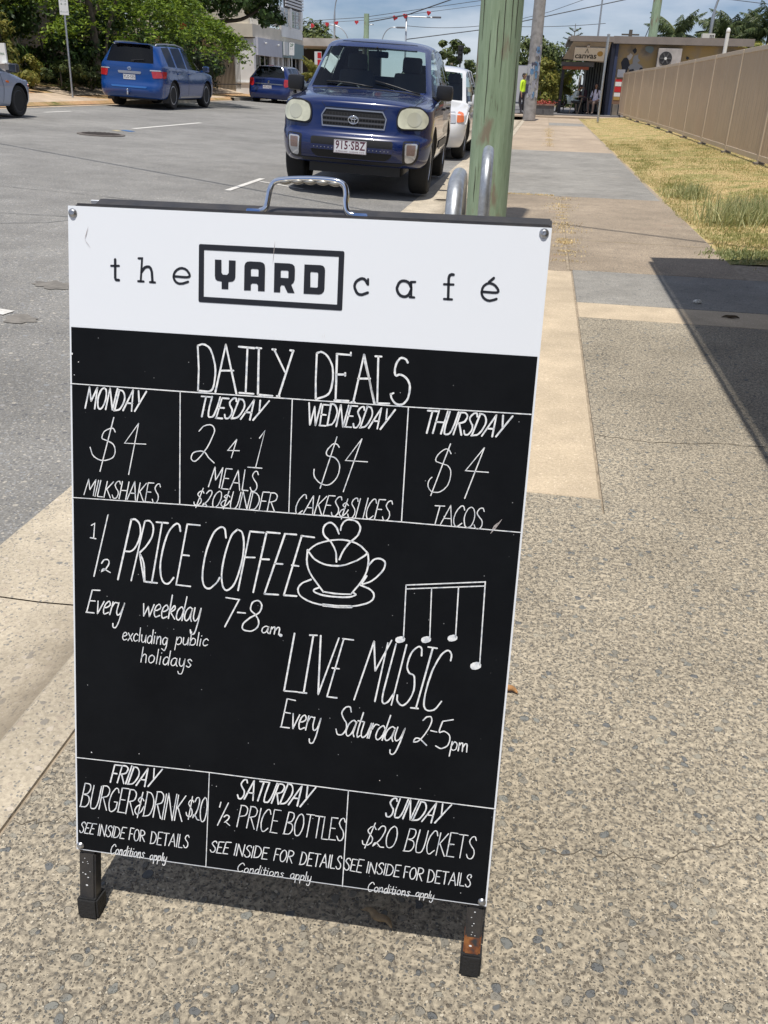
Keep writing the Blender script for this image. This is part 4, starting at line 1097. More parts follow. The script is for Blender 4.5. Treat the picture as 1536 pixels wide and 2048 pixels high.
4.2:293.6,536.3 294.5,536.6
1.5:72.1,561.8 74.8,561.5 77.3,559.9 78,558.8 77.7,557.5 76.7,556.2 75.7,556 74.3,556.8 72.7,559 71.8,563.2 72.1,565.2 72.9,566.8 73.5,567.3 75,567.1 77.8,565.7
1.5:80.2,556.5 85.5,567.8
1.5:86.4,556.6 79.4,567.7
1.5:94,558.4 92.3,556.3 91.8,556.2 90.4,557 88.6,559.4 87.7,562.4 87.9,565.2 89.2,567.2 90.4,567.3 93.4,565.5
1.5:97.5,547.1 95.5,567.4
1.5:99.6,556.9 98.9,564.8 99.9,567.3 100.9,567.9 102.9,566.7 104.1,564.9 105.7,557
1.5:105.7,557 104.8,567.9
1.5:113.9,559.2 112.2,557 111.7,556.9 110.3,557.7 108.3,560.1 107.3,564.8 107.6,566.6 109,568.2 110.1,568.1 112,566.2 113,564.1 114.3,558.2
1.5:115.9,548.1 113.4,568.3
1.5:118,556.9 116.6,567.7
1.5:118.7,552.3 118.9,551.7
1.5:120.4,568 121.7,556.9
1.5:121.2,562 123.5,557.6 125.2,556.5 126.2,557.1 126.7,559.5 126.2,568.1
1.5:135.8,558.5 133.6,557.2 133,557.2 130.5,559.5 129.4,562.2 129.3,565.2 130.3,567.5 131.3,568.1 132.4,567.6 133.6,566.2 135.4,561.4 136.1,558.5
1.5:136.2,558.1 134.6,570.1 132.9,574.7 131.6,576.3 130.9,576.4 128.1,573.9
1.5:149.7,554.8 146.6,573.7
1.5:148.9,560.7 151.9,555.3 152.7,554.6 154.3,554.5 155.8,555.6 156.2,556.4 156,560.3 155.1,562.9 153.7,564.4 151.1,565.5 149.9,565.1 148.2,563.7
1.5:159.2,554.5 158.3,562.2 159,563.9 160,564.8 161.3,564.7 162.9,563.7 164.3,561.8 166.3,554.1
1.5:166.3,554.1 165.1,564.6
1.5:170.3,545.1 168.1,564.4
1.5:168.6,559.6 171.3,554.8 172,554.2 172.8,554 174.7,554.6 175.9,555.9 175.7,559.7 174.8,562 173.4,563.4 170.3,564.2 168.3,562.9
1.5:180.7,544.8 178.1,563.7
1.5:183.5,553.9 181.9,563.9
1.5:184.4,549.7 184.7,549.1
1.5:193.9,554.6 192,552.8 191.4,552.7 189.1,554.2 187.7,555.8 186.5,559.7 187.1,561.9 188.2,562.9 189.5,563 193.1,561
1.5:98.2,596.9 101.6,574.6
1.5:99.2,590.2 102.2,585.6 102.9,584.9 104.3,584.6 105.5,585.3 106.1,586.4 105.1,597
1.5:114.6,584.7 111.3,586.9 110.2,588.7 109.5,591.3 109.7,594.5 110.8,596 112.2,596.6 113,596.5 115.8,594.5 116.5,593.7 117.7,590 117.7,587.7 117.4,586.9 114.6,584.7
1.5:123.6,575.4 120.4,596.8
1.5:126.9,585.5 125,597.2
1.5:127.9,580.6 128.2,580
1.5:138.3,587.5 136.3,585.2 135.7,585.1 134,585.9 132.2,587.5 131.1,589.5 130.2,593.4 130.2,594.4 130.9,595.9 132.2,596.9 133.5,596.8 135.9,594.8 137.1,592.6 138.8,586.4
1.5:140.8,575.9 137.5,597
1.5:150,586.7 147.5,585.4 146.8,585.4 144.2,587 142.8,588.7 141.6,592.4 141.5,594.6 142.2,596.1 143.5,597 144.8,596.9 146.4,595.8 147.8,594 150.1,586.7
1.5:150.2,586.3 148.8,594 149.2,595.6 150.4,597.1
1.5:154.2,585.3 153.3,591.4 153.9,594.8 154.9,596.2 156.2,596.5 157.8,595.6 159.3,593.8 160.7,589 161.5,585.3
1.5:161.5,585.3 159.5,599.1 158,604.7 156.7,607.1 156,607.8 154.2,608 152.8,607.6 152.3,607.2 151.5,604.4
1.5:171.1,587.1 169.1,585.1 168.6,584.9 166.6,585.9 165.7,587 166.4,589.1 169.6,592.6 169.8,593.2 168.2,595.7 166.7,596.8 164.7,596.1 163.4,595.1""",
 'coffee_cup_drawing': """2.5:364.7,427.8 363.7,416.8 363.1,414.2 360.8,408.9 356.2,401.8 348.6,395.9 346.2,392.9 345.1,389.6 345,386.4 345.6,383.2 347.1,380.3 349.2,378.1 352,376.5 354.9,376.2 356.4,376.6 359.5,378.6 363.1,382.8 366,389.9
2.5:368.1,385 368.5,379.7 371.1,374.4 373.2,372.2 375.6,370.7 378.4,369.8 383.8,370.2 385.9,370.7 389.4,372.4 391.8,374.8 393.4,377.9 393.7,379.7 393.2,383.7 391.6,388.3 390.4,390.5 386.8,394.6 382.4,398.6 378.8,402.9 374.3,409.7 371.9,414.4 368.3,424.3
2.5:326.4,416.5 332.1,410.7 336.6,407.2 339.4,405.6 345.9,402.8 355.9,399.6 365.7,397.9 371.7,397.5 377.4,397.8 385.2,399.2 390,400.7 394.5,403 396.8,404.5 405.5,412.5
2.5:327.2,417.6 332.2,423.8 334.1,425.7 336.3,427.4 341.9,430.3 348.4,432.4 351.9,433.1 359.2,433.5 366.9,433 370.6,432.4 377.4,430.4 391.6,423.4 400.9,416.5 404.8,412.6
2.5:325.7,415.3 325.2,428.9 326,435 327.6,440.5 330.1,445.9 333.8,451.5 349.4,470.5
2.5:405.5,412.5 406.8,421.7 406.5,429.7 405.5,435.6 403.6,441.6 399.2,450.6 395.4,456.8 386.1,469.7
2.5:349.4,470 364.2,471 375.2,470.7 386.1,469.7
2.5:407.1,428.4 412.5,421.2 414,419.9 415.5,419 418.8,418 421.9,418 425,418.9 427.6,420.8 428.4,422.1 428.8,423.6 428.6,427.5 427.4,431.6 424.9,435.8 418.3,443.7 413,448.5 409.2,451 400.9,454.5
2.5:399.7,453.4 405.6,442.8
2.5:342.8,465.1 337.8,467.5 337,468.1 336.3,469.5 336.3,470.3 336.7,471 339.1,472.4 346.2,474.4 352.5,475.2 360.3,475.5 375.2,475 384.4,473.7 388.8,472.2 391.7,470.5 392.4,469.7 392.4,469.1 388.8,467
2.5:332.2,454.9 322.1,459.9 320.1,461.4 317.1,464.8 316,466.6 315.3,468.5 315,470.3 315.7,474.1 316.6,476 317.9,477.9 319.7,479.6 322,481.2 328,484.1 335.5,486.5 344.4,487.9 359.3,488.9 373.6,488.3 382.8,487.2 396.1,484.3 406.7,480.6 411.6,477.7 414.9,474.7 415.9,473 416.8,469.4 416.3,466.1 415.5,464.6 412.8,461.9 409.4,459.6 398,456
4:349.8,488.2 368.7,488.4 387.5,486.7""",
 'music_notes_drawing': """1.7:457.8,450 559,435.6 561.2,548.5
1.7:458.8,455.1 559.4,441
1.7:457.8,450 459.2,523.3
1.7:491.1,450.7 493.6,519.5
1.7:525.6,446 527,514.2
8.5:452.6,525.9 457.4,524.2
8.5:486.6,522.2 491.3,520.5
8.5:520.8,516.3 525.4,514.6
10:553.9,551 558.5,549.3""",
 'live_music_lettering': """2.4:313,531.8 301.8,615.3
2.4:301.8,615.3 320.6,614.6
2.4:333.7,532 343.7,531.2
2.4:338.7,531.7 329.1,614.1
2.4:321.8,615 333,614.9
2.4:348.7,531.1 349,614.8
2.4:373.3,531.9 349,614.8
2.4:380,531.9 361.2,616.7
2.4:378.6,532.1 392.8,532.3
2.4:366.4,574.9 375.5,574.9
2.4:361.2,616.7 374.8,616.8
2.4:420.6,531.2 398.4,616.5
2.4:420.6,531.2 424.5,572.3
2.4:443.8,527.4 424.5,572.3
2.4:438.9,531.6 426.6,615.7
2.4:463.9,531.3 449.1,618
2.4:492.5,531.1 504.2,531.7
2.4:498.6,531.8 482.3,618.5
2.4:475.3,618.9 485.2,618.7
2.4:450,531.6 437.7,597.8 436.4,608.3 436.5,613.7 436.9,615.2 437.6,616.4 438.5,617.1 439.8,617.1 441.2,616.6 444.1,614.3 445.5,612.5 450.9,602.2
2.4:484.6,544.2 484.4,535.4 483.2,532.9 482.3,532.2 481.2,531.9 480,532 478.7,532.6 475.5,535.5 473.7,537.6 472,540.1 470.6,542.8 468.3,549.7 466.9,557.4 466.6,560.5 466.8,563 467.3,565.1 469,568.6 470.1,570 471.3,570.9 474.5,571.6 475.9,572.4 476.9,574.2 477.5,577.2 478.1,585.6 478,590 477.6,594 475.7,601 473,607.2 470.1,612 466.9,615.4 465.3,616.5 463.8,617 462.2,616.8 460.6,615.9 457.7,613 456.2,610 456.2,602.8
2.4:523.1,546.7 523.8,541.3 523.6,538.1 522.2,535.2 521.1,534 519.9,533.2 518.6,533 517.1,533.5 515.4,534.5 511.8,538.1 509.9,540.8 505.9,548.8 501.8,558.9 500,564.1 495.8,581.2 493.2,596.8 492.4,605.5 492.5,612.3 492.9,614.7 494.6,618 495.7,619 497,619.7 498.6,620.1 500.5,620.1 504.6,619 506.3,618.1 509.3,615.1 515.4,605
2:299.7,668.5 306.6,626.2
2:306.6,626.2 318,627.4
2:303.3,646.4 311.8,646.9
2:298.8,668.5 311.2,668.5
2:315.7,646.9 316.1,668.9
2:316.1,668.9 324.9,647.5
2:325.2,658 329,657.4 331.9,655.5 333.6,653.6 334,652.6 333.9,650 332.9,647.6 332.2,647.1 331.4,647.2 329.4,648.6 327.5,651.1 325.3,656.7 324.5,660.7 324.5,664.5 325.2,667.7 325.9,668.5 326.8,668.6 332.3,665.5
2:333.9,668.8 337.6,647.5
2:335.9,657.2 339.5,649.9 340.3,648.8 341.1,648.3 344.3,649.1
2:346,648.6 344,659.1 343.9,663.1 344.5,666.3 345,667.3 345.6,667.8 347.4,667.2 349.5,664.9 351.3,661 354.5,649.1
2:354.5,649.1 348.9,675.6 346.1,683.9 345.2,685.7 344.2,686.8 343.1,687.3 341.2,687 340.5,686.6 339.9,684.9 339.7,681.2
2:395.5,634.5 394.2,628.7 393.6,627.9 392.6,627.5 391.4,627.4 388.7,628.2 387.5,629 385.2,631.8 383.2,635.6 382.8,637.4 382.8,639 384,642.3 386.5,646.8 389.3,650.6 389.9,652.1 390.3,657.7 389.6,661.5 387.9,665 385.6,668.1 384.4,669.1 383.2,669.7 380.4,670 379.2,669.7 378.2,669.1 377.5,668.2 375.9,662.1
2:403.3,649.1 401.1,646.8 400.3,646.3 399.4,646.4 396.9,648 394.2,651.1 393.1,652.9 391.3,657.7 390.1,662.9 389.9,664.9 390.5,668.1 391.2,669.2 392,669.9 392.8,670.1 393.8,669.7 396.1,667.5 397.4,665.8 399.6,661.4 403.5,649.1
2:403.7,648.3 399.8,663.8 399.7,665.7 401.1,670.1
2:412.2,633.6 406.6,657.1 405.1,666.8 405.8,670.1 406.3,670.3 409.4,667.5
2:405.5,646.2 413.7,646.7
2:414.2,647 411.1,660.8 410.8,665.6 411.1,667.3 412.3,669.4 413.1,669.7 414.1,669.4 416.6,667.3 419.1,663.6 422.1,654.5 424,647.6
2:424,647.6 419.3,669.7
2:421.7,669.7 426.4,647.4
2:424.2,657.5 428.5,650 429.5,648.8 430.4,648.3 432.3,648.5 434.1,649.1
2:443,653.5 441.5,650.2 440.9,649.4 440.1,649.2 439,649.6 436.3,651.8 433.9,655 432.1,659.3 431,663.9 430.9,667.2 432,669.6 432.8,670.2 433.7,670.4 435.7,669.2 438.2,666.5 440.3,662.6 444,651.6
2:449.1,633.1 439.8,670.4
2:456.5,651.4 453.5,648.9 452.6,649 450.1,650.4 447.5,653.2 446.4,654.8 444.6,659 443.4,663.6 443.2,665.4 443.8,668.2 445.2,669.9 446.1,670 448.2,668.9 450.6,666.2 452.8,662.3 456.7,651.4
2:456.9,650.7 453,664.4 452.9,666.1 453.5,668.2 454.3,670
2:459.9,648.7 457.2,659.7 456.9,663.9 457.5,667.2 458,668.2 458.7,668.7 459.6,668.7 462,667.1 463.3,665.7 465.5,661.6 469.7,649.3
2:469.7,649.3 464.6,669 460.9,680.2 458.6,685.6 456.3,688.6 455.1,689.1 453.9,689.2 452.1,688.4 451.5,686.7 451.4,682.8
1.9:492.9,634.9 496.7,630 497.7,629.2 501.6,628.2 502.7,628.4 503.6,629 504.5,631.4 504.6,635.1 503.4,639.9 501.1,646 496.6,654.8 493,660.4 489.5,664.6 487.9,665.9 486.2,666.8 483.4,667.4 482.6,667.3 482.4,666.6 483.1,664 484.6,661.9 486.5,661.1 489.1,661.3 492.2,663 500.2,670.1
1.9:519.2,632.9 516.3,643.5 515.7,646.5 515.6,648.5 516.3,649.2 517.6,648.8 521,647 522.6,646.9 526,648.5 527.7,649.7 529.2,651.3 530.1,653.1 530.5,655.3 530.6,658.1 530.3,661 528.7,666 527.4,667.8 525.6,669.4 521.6,671.7 519.8,672.2 518.2,672.2 512.4,669.3
1.9:504.3,648.2 512.4,649.2
1.9:519.2,632.9 532.9,628.9
1.8:534,660.3 531.6,681.6
1.8:533.4,667 536.3,661.2 537,660.5 537.8,660.3 539.5,661.2 540.7,662.9 540.8,665.7 539.9,670.1 538.5,671.7 536.7,672.6 535.2,672.5 532.8,670.4
1.8:542.8,672.6 543.9,660.9
1.8:543.4,666.2 545.6,661.7 546.7,660.7 547.7,660.8 548.4,662.2 548.3,672.7
1.8:548.9,666.4 551,662 552,661 553.2,661.1 554.1,662.5 554.2,672.9""",
 'friday_lettering': """2.3:53,784.9 59.8,756.9
2.3:59.8,756.9 68.8,756.6
2.3:56.6,770.3 63,770.2
2.3:63.4,784.3 71,756.7
2.3:70.3,756.7 75.7,756.3 77.8,757.1 79.3,758.6 79.7,759.5 79.6,761.9 77.4,766.4 76.3,767.6 73.3,769 67.9,770.5
2.3:70.1,770.4 73.2,784.3
2.3:76,784.3 85.3,755.1
2.3:79.3,784.6 88.7,756
2.3:87.9,756 93,756.7 93.9,757.3 95.4,759.6 96.3,762.7 96.2,766 95.4,769.4 92.7,774.9 90,779 87,782.3 85.4,783.2 78.6,784.6
2.3:91.7,784.7 109.3,755.9
2.3:109.3,755.9 104.4,784.7
2.3:97.6,774.4 106.6,774.3
2.3:118.5,754.6 117.7,770.6
2.3:130.5,754.3 109.5,783.8
1.8:7.1,829.6 14.9,791.6
1.8:14.9,791.6 19.9,791.7 21.4,792 22.5,792.6 23.1,793.6 23.5,796.6 23,799.8 21.7,803.1 19.6,806.3 17.3,808.2 11.7,809.4
1.8:11.7,809.4 17,810.3 18.5,810.8 19.6,811.6 20.4,812.9 20.9,816.4 20.5,820.1 19,823.8 16.7,827.3 15.3,828.5 13.7,829.2 6.2,829.6
1.8:28.4,793.3 23.3,818.8 22.8,826.7 23,828.5 23.4,829.6 24.1,830.3 26.6,830.4 28.3,830 30.2,828.7 32.8,823.8 35.4,815.5 39.9,793.1
1.8:35.5,829.9 42.8,792
1.8:42,792 47.7,791.5 49.8,792.6 51.5,794.7 52,796 52.1,799.3 50.9,803.4 50,805.4 48.9,807 47.5,808.2 40,810.9
1.8:42.3,810.9 46.9,830
1.8:66,799.7 65.2,794.4 64.2,793.2 62.7,792.9 60.8,794.1 57,799.6 54.6,804.3 52,812.3 51,817.6 50.7,822.8 51.4,829.1 52.5,830.9 54.1,831.3 56.1,830.4 58.7,828.3 60.9,825.3 61.7,823.5 63.6,815
1.8:58.9,815 64,815
1.8:64.2,830.2 71.1,791.5
1.8:71.1,791.5 81,791.4
1.8:67.8,810 75.2,810
1.8:63.4,830.2 74.1,830.4
1.8:76.1,831.5 82.9,792.4
1.8:82.1,792.4 87.7,792 88.9,792.3 90.8,794 91.6,795.2 92.3,798.1 91.8,802.1 90.2,806.3 89.1,808 87.7,809.1 86,810 80.3,811.9
1.8:82.6,811.9 87.4,831.6
1.8:103.5,807.2 101.2,803.3 100.4,802.4 99.6,802 98.6,802.4 96.4,804.6 95.2,807.2 95.6,808.3 98.5,811.7 98.7,812.8 98.1,813.7 93.1,817.5 91.3,820.3 90.1,823.4 89.9,824.7 90.1,826.1 91.4,828.8 92.3,829.7 93.3,830 94.5,829.5 97.2,827.1 99.8,824 103.4,816
1.8:102,794 93.6,835.2
1.8:102.6,831.6 109.1,792.2
1.8:108.3,792.2 113.6,793.2 114.7,794.1 116.6,797.3 117.9,801.7 118.4,806.1 118.1,810.9 117,815.8 113.9,824.1 112.5,826.6 111.1,828.5 109.4,829.7 105.7,830.8 101.8,831.6
1.8:117.2,831.2 123.7,790.2
1.8:123,790.2 128.5,789.7 129.7,790.1 131.6,791.8 132.4,793.1 133.1,796.2 132.6,800.3 131.1,804.7 130,806.5 128.6,807.7 121.3,810.6
1.8:123.6,810.6 128.4,831.4
1.8:130.7,832.7 137,791.9
1.8:134.1,832.3 140.5,790.4
1.8:140.5,790.4 145.7,832.4
1.8:145.7,832.4 152.3,790.2
1.8:149.1,831.6 155,791.1
1.8:165.7,790.9 152.1,813.3
1.8:154.3,810.5 160.2,831.8
1.7:177.3,799.3 175.8,796.2 174.7,795.8 172.6,796.8 171.4,798.3 170.3,800.5 169.9,802.7 174.7,811.3 175.4,814.9 174.9,818.6 173.2,821.8 171.8,822.9 170,822.8 167.6,821.3 166.9,819.6 166.4,816.5
1.7:175.5,790.5 169.7,827.2
1.7:179.3,798 181.4,792.7 182,791.8 184.1,790.7 185.2,791.3 185.9,793.1 186,798.1 183.5,808.8 180.8,816 176.1,823.7
1.7:176.1,823.7 177.1,819.3 177.9,818.5 179,818.8 180.5,820.8 182,824.4 183.2,825.8 185.9,826.1
1.7:193.9,789.2 190.6,794.7 188.6,801.6 187.3,810.2 187.4,819.3 188,824.2 188.9,826.9 190.1,827.9 191.4,827.7 192.9,826 193.7,824.6 195,820.2 196.2,813.6 197.1,803.6 196.8,794.8 196.1,791.3 193.9,789.2
1.6:14.7,856.6 14.2,854.2 13.5,853.7 11.1,854.5 9.1,857.3 8.9,858.8 11.9,864 11.6,868 9.2,871.2 7.5,871.6 6.5,871.2 5.6,868.3
1.6:13,871.5 17.6,854.2
1.6:17.6,854.2 23.7,854.3
1.6:15.4,862.5 19.8,862.5
1.6:12.6,871.5 18.7,871.5
1.6:20.7,871.5 25.9,854.2
1.6:25.9,854.2 32,854.3
1.6:23.4,862.5 27.8,862.5
1.6:20.2,871.5 26.3,871.5
1.6:33.8,872.3 36.6,853.9
1.6:36.4,872.4 39.4,853.9
1.6:39.4,853.9 43.7,872.4
1.6:43.7,872.4 47.2,853.9
1.6:55.5,857 54.5,854.2 53.4,854.1 51.6,854.9 49.6,857.8 49.5,859.2 51.3,862.4 53,864.5 53.1,867.7 51.7,870.7 50,872.1 48.2,872.1 47.3,871.4 46.5,868.9
1.6:54.8,871.9 58.5,853.6
1.6:57.4,872.4 61.1,854.5
1.6:60.6,854.5 64.1,855 65.5,856.1 67,858.9 67.3,861.9 65.9,866.4 63.6,870 62.7,870.9 60.5,871.8 56.9,872.4
1.6:67.1,872 71.5,853.6
1.6:71.5,853.6 77.9,853.7
1.6:69.4,862.4 74.1,862.4
1.6:66.7,872 73.3,871.9
1.6:81,872.2 83.8,852.9
1.6:83.8,852.9 88.9,853.3
1.6:82.4,862.2 86.4,862.3
1.6:94,854 91.8,855.4 90.7,857.2 89,863.2 89,868.2 89.5,870.8 90.7,872.5 91.7,872.7 92.8,872.3 94,871.2 96,866.4 96.6,861.9 95.9,856.4 95.6,855.6 93.8,854
1.6:97.8,872.2 99.3,854.3
1.6:98.9,854.3 102,854.3 103.8,855.4 104.7,856.6 104.9,859.1 104.3,860.9 103,862.1 99,863.3
1.6:100.3,863.3 104.4,872.1
1.6:113.4,873.9 115.9,854.2
1.6:115.5,854.2 118.9,854.6 120.3,855.7 122,858.7 122.5,860.9 121.9,865.8 119.5,871.2 117.6,872.9 112.9,874
1.6:123.4,873.9 126,853.6
1.6:126,853.6 132.2,853.3
1.6:124.8,863.3 129.4,863.2
1.6:122.9,873.9 129.7,873.8
1.6:133.9,853.9 141.8,853.6
1.6:135.4,873.7 137.9,853.8
1.6:141,873.2 148.2,853.2
1.6:148.2,853.2 150.2,873
1.6:143.4,866 149.6,865.8
1.6:152.6,873.4 155.1,852.6
1.6:155.5,873.5 158,852.7
1.6:155.5,873.5 161,873.4
1.6:171.5,855.4 170.4,852.3 168.2,852.8 166.6,854.7 165.7,857.4 166.4,859.7 169.5,864 169.8,867.7 169,870.3 167.5,872.3 166.3,872.8 164.6,872.4 163.3,869.1
1.5:61.2,886.3 60.6,883.4 59.5,883.1 57.9,884.2 55.2,888 53.4,893.7 53.7,898.6 54.3,899.4 55.6,899.4 58.9,896.6
1.5:64.1,890.2 62.1,891.8 60.8,895.1 60.7,897.4 61.1,898.5 61.8,899 63.4,898 64.8,896 65.5,892.4 64.8,890.9 64.1,890.2
1.5:66,899.2 67.9,890.4
1.5:67.1,894.4 69.5,890.3 70.3,890 70.9,890.4 69.7,899.2
1.5:77.1,892 76.2,890.3 74.9,890.9 73,893.6 72.1,897.3 73,899.2 73.7,899.1 75.2,897.6 77.5,891.2
1.5:79.6,883.2 75.8,899.2
1.5:80.2,890.5 78.1,899.4
1.5:81.1,886.7 81.3,886.3
1.5:84.9,885.6 82.3,897 82.6,899 84,898.1
1.5:82.3,890.3 85.6,890.3
1.5:87.3,890.3 85.2,899.4
1.5:88.3,886.5 88.5,886
1.5:92,889.8 89.6,892.1 88.5,896.7 89.3,898.9 90.2,898.9 92.3,896.7 93.4,892.9 93.3,891.5 92,889.8
1.5:93.8,899.5 95.7,890.4
1.5:94.9,894.5 97.3,890.4 98.1,890 98.7,890.5 98.2,895.8 97.5,899.5
1.5:104.9,891.1 104,889.5 103.4,889.5 101.9,891.1 102.4,893.8 103.5,895.5 102.9,897.3 101.4,898.9 99.8,897.5
1.5:117.6,892.8 116.2,891.9 114.4,893.1 113.3,895 113,898.9 113.9,900 115.1,899.5 116.3,897.8 117.7,892.8
1.5:117.7,892.5 116.8,897.7 117.2,899.1 117.7,899.8
1.5:120,891.9 117.9,905.3
1.5:119.4,896.1 121.7,891.9 122.7,891.9 123.7,893.2 123.5,896 122.6,898.4 120.6,899.6 119,898.3
1.5:126,891.6 123.7,905.2
1.5:125.4,895.9 127.7,891.6 128.7,891.6 129.5,892.4 129.6,894.7 128.9,897.6 127.5,899 126.1,899.3 124.9,898
1.5:133,886.1 130.9,899.1
1.5:134.4,891.8 133.7,896.5 134.4,898.6 135.1,898.8 136.9,897 138.5,891.8
1.5:138.5,891.8 135.7,903.8 135,905.3 133.6,906 132.6,905.6 132.3,903.9""",
 'saturday_lettering': """2.4:254.7,758.5 254,754.5 252.9,753.8 251.1,754.1 249.3,755.2 246.8,758.8 245.9,761.4 246.2,763.7 248.3,767.8 250.2,770.4 250.7,772.7 250.5,777 248.9,780.9 246.5,783.9 244.8,784.5 243.1,784.2 242.4,783.8 241,778.9
2.4:250.7,784.2 264.3,754
2.4:264.3,754 263.4,784.3
2.4:255.2,773.3 264.1,773.3
2.4:272.5,753.8 284.3,753.6
2.4:270.4,784.1 278.5,753.7
2.4:286.4,753.6 281,772.3 279.6,779.9 279.5,783.2 279.8,784.2 280.3,784.7 284,784.5 285.7,783.4 289.3,777.3 292.4,769 297.1,753.5
2.4:290.2,784.9 299.6,754.1
2.4:298.9,754.1 304.2,753.7 306.1,754.6 306.9,755.3 307.8,757.4 307.9,758.6 307,761.7 305.1,765 303.9,766.3 300.9,767.9 295.6,769.4
2.4:297.7,769.4 299.9,785
2.4:302.1,784.3 312.9,751.9
2.4:312.2,752 317,752.7 318.7,754.6 319.7,757.9 319.9,761.5 319.3,765.3 318,769.3 313.1,778.1 311.5,780.2 309.9,781.8 308.3,782.8 306.7,783.4 301.5,784.3
2.4:314.4,784 332.5,752.4
2.4:332.5,752.4 327,784.1
2.4:320.5,772.6 329.3,772.6
2.4:340.5,752.5 339.4,770.1
2.4:352.1,752.3 331.1,784.7
1.9:217.2,793.6 215.4,801.5
1.9:228.1,793.2 213,830.1
1.9:222.3,815.7 225.5,812.6 226.3,812.3 228.1,812.7 229.6,813.9 229.9,815.4 228.4,818.7 226.5,821 223.1,824 224.1,823.5 225.1,823.4 230.8,828
1.6:241.3,828.5 247.1,794.3
1.6:246.4,794.3 251.9,794.1 254,795 255.7,797 256.2,798.2 256.3,801.2 255.4,805.3 254.5,807.2 253.4,808.8 252,809.8 244.5,812
1.6:255.5,828.4 261.1,794.3
1.6:260.3,794.3 264.5,793.9 266.9,794.3 268.8,795.9 270.1,798.2 270.4,799.5 270,802.9 268.6,806.6 267.6,808 266.2,809 259.1,811.3
1.6:261.3,811.3 266.6,828.7
1.6:270.2,830 275.6,795
1.6:289.9,802.2 289,796.7 288.6,795.9 287.3,795.1 285.7,795.4 283.8,797.4 280.2,803.3 277.7,810.3 276.3,817.7 276.5,824.8 277.2,828.3 278.3,830 279.1,830.4 280.7,830.2 282.9,828.4 286.4,824.3
1.6:290,829.9 295,794.2
1.6:295,794.2 304.5,794.3
1.6:292.6,811.3 299.7,811.4
1.6:289.2,829.9 299.7,830.2
1.7:309.6,829.8 315.8,795
1.7:315.8,795 320.2,795.1 322.5,795.9 323.1,796.9 323.5,799.6 323.2,802.5 321.3,807 319.4,809.5 315.8,810.8 313.2,811.3
1.7:313.2,811.3 319.5,812.5 320.5,813.3 321.2,814.4 321.7,815.9 321.8,819.3 321.1,822.6 319.4,826 318.3,827.5 317.1,828.6 315.6,829.3 308.7,829.8
1.7:334,795.3 331.2,797.1 329.4,799.5 326.4,806.9 325,812.6 324.6,818.6 325.2,826.5 326.2,829 326.9,829.7 328.5,830 330.3,829.3 332.2,827.3 335,821.1 336.6,815.3 337.4,809.7 337.1,801.4 336.4,798 335.8,797.1 333.6,795.3
1.7:341.2,794.8 352.4,794.6
1.7:342.5,829.9 346.9,794.7
1.7:353.7,795.5 364.8,795.4
1.7:355.8,829.4 359.3,795.4
1.7:363.7,829.7 366.9,795.2
1.7:363.7,829.7 372,829.6
1.7:374.2,828.9 376.8,794.8
1.7:376.8,794.8 385.6,794.7
1.7:375.6,811.1 382.3,811
1.7:373.5,828.9 383.4,828.8
1.7:395.9,799.2 394.6,794.6 394.1,794 393.4,793.7 391.8,794.1 390.3,795.4 388.4,799.4 387.8,802.4 389.1,806.3 391.1,809.8 393.3,812.7 394.5,816.9 394.7,820.1 394.2,823.1 392.4,827.2 390.9,828.5 389.1,828.8 387.4,828.1 385.2,822.4
1.6:212.8,858.4 212,856.1 211,855.7 208.8,856.3 206.4,858.8 205.8,860.4 208.8,864.6 210.3,866.2 210.6,869.5 209.6,871.8 207.9,873.6 205.8,874 204.6,873.6 203.1,870.7
1.6:212.6,873.9 216.1,855.9
1.6:216.1,855.9 223.6,855.5
1.6:214.4,864.5 219.8,864.4
1.6:212,873.9 219.5,873.8
1.6:222,873.4 226.4,854.8
1.6:226.4,854.8 233.9,854.4
1.6:224.3,863.8 229.7,863.6
1.6:221.5,873.5 228.9,873.4
1.6:238.5,874 241.7,855.4
1.6:241.7,874.4 244.9,855.3
1.6:244.9,855.3 250.6,874.1
1.6:250.6,874.1 254,855.1
1.6:263.8,858.1 262.9,855.6 261.9,855.2 259.8,855.7 258.5,856.7 256.9,859.2 256.8,860.7 261.4,866.1 261.8,869.5 260.8,871.9 259,873.8 256.7,874.2 255.4,873.9 254.6,872.9 253.8,870.9
1.6:264.1,874 267,855.6
1.6:267.5,873.2 270.4,854.3
1.6:269.8,854.3 273.9,854.7 275.6,855.7 277.6,858.6 278.3,861.9 277.6,865.4 275.7,869.4 273.8,871.6 271.2,872.6 266.9,873.3
1.6:279.2,873.5 281.9,855.1
1.6:281.9,855.1 289.4,854.9
1.6:280.6,863.9 286.2,863.8
1.6:278.6,873.5 286.7,873.3
1.6:296.5,873.5 299.7,854.2
1.6:299.7,854.2 305.9,854.2
1.6:298.1,863.5 302.8,863.5
1.6:312.1,854.8 309.4,856.4 306.7,861.1 305.8,864.3 306,870.6 306.6,872.6 307.6,873.5 309.3,873.6 310.6,872.9 312.6,870.3 314.4,865.7 314.9,862.7 314.6,858.2 314,856.3 311.8,854.9
1.6:315.4,873.8 318.6,854.7
1.6:318.1,854.7 321.9,854.5 323.4,855 324.6,856.1 325.2,857.5 325,859.4 324,861.5 322.4,862.9 317.6,864.2
1.6:319.1,864.2 322.9,873.9
1.6:334.3,874.5 337.6,854.2
1.6:337.1,854.2 340.5,854.6 342,855.8 343.6,859 344,862.4 342.9,867.6 340.7,871.8 339.8,872.8 337.6,873.8 333.8,874.5
1.6:344.9,874 347.8,853.6
1.6:347.8,853.6 354.1,853.5
1.6:346.4,863.4 351.2,863.3
1.6:344.3,874 351.4,873.9
1.6:355.8,853.9 363.9,853.7
1.6:357.4,874 359.9,853.8
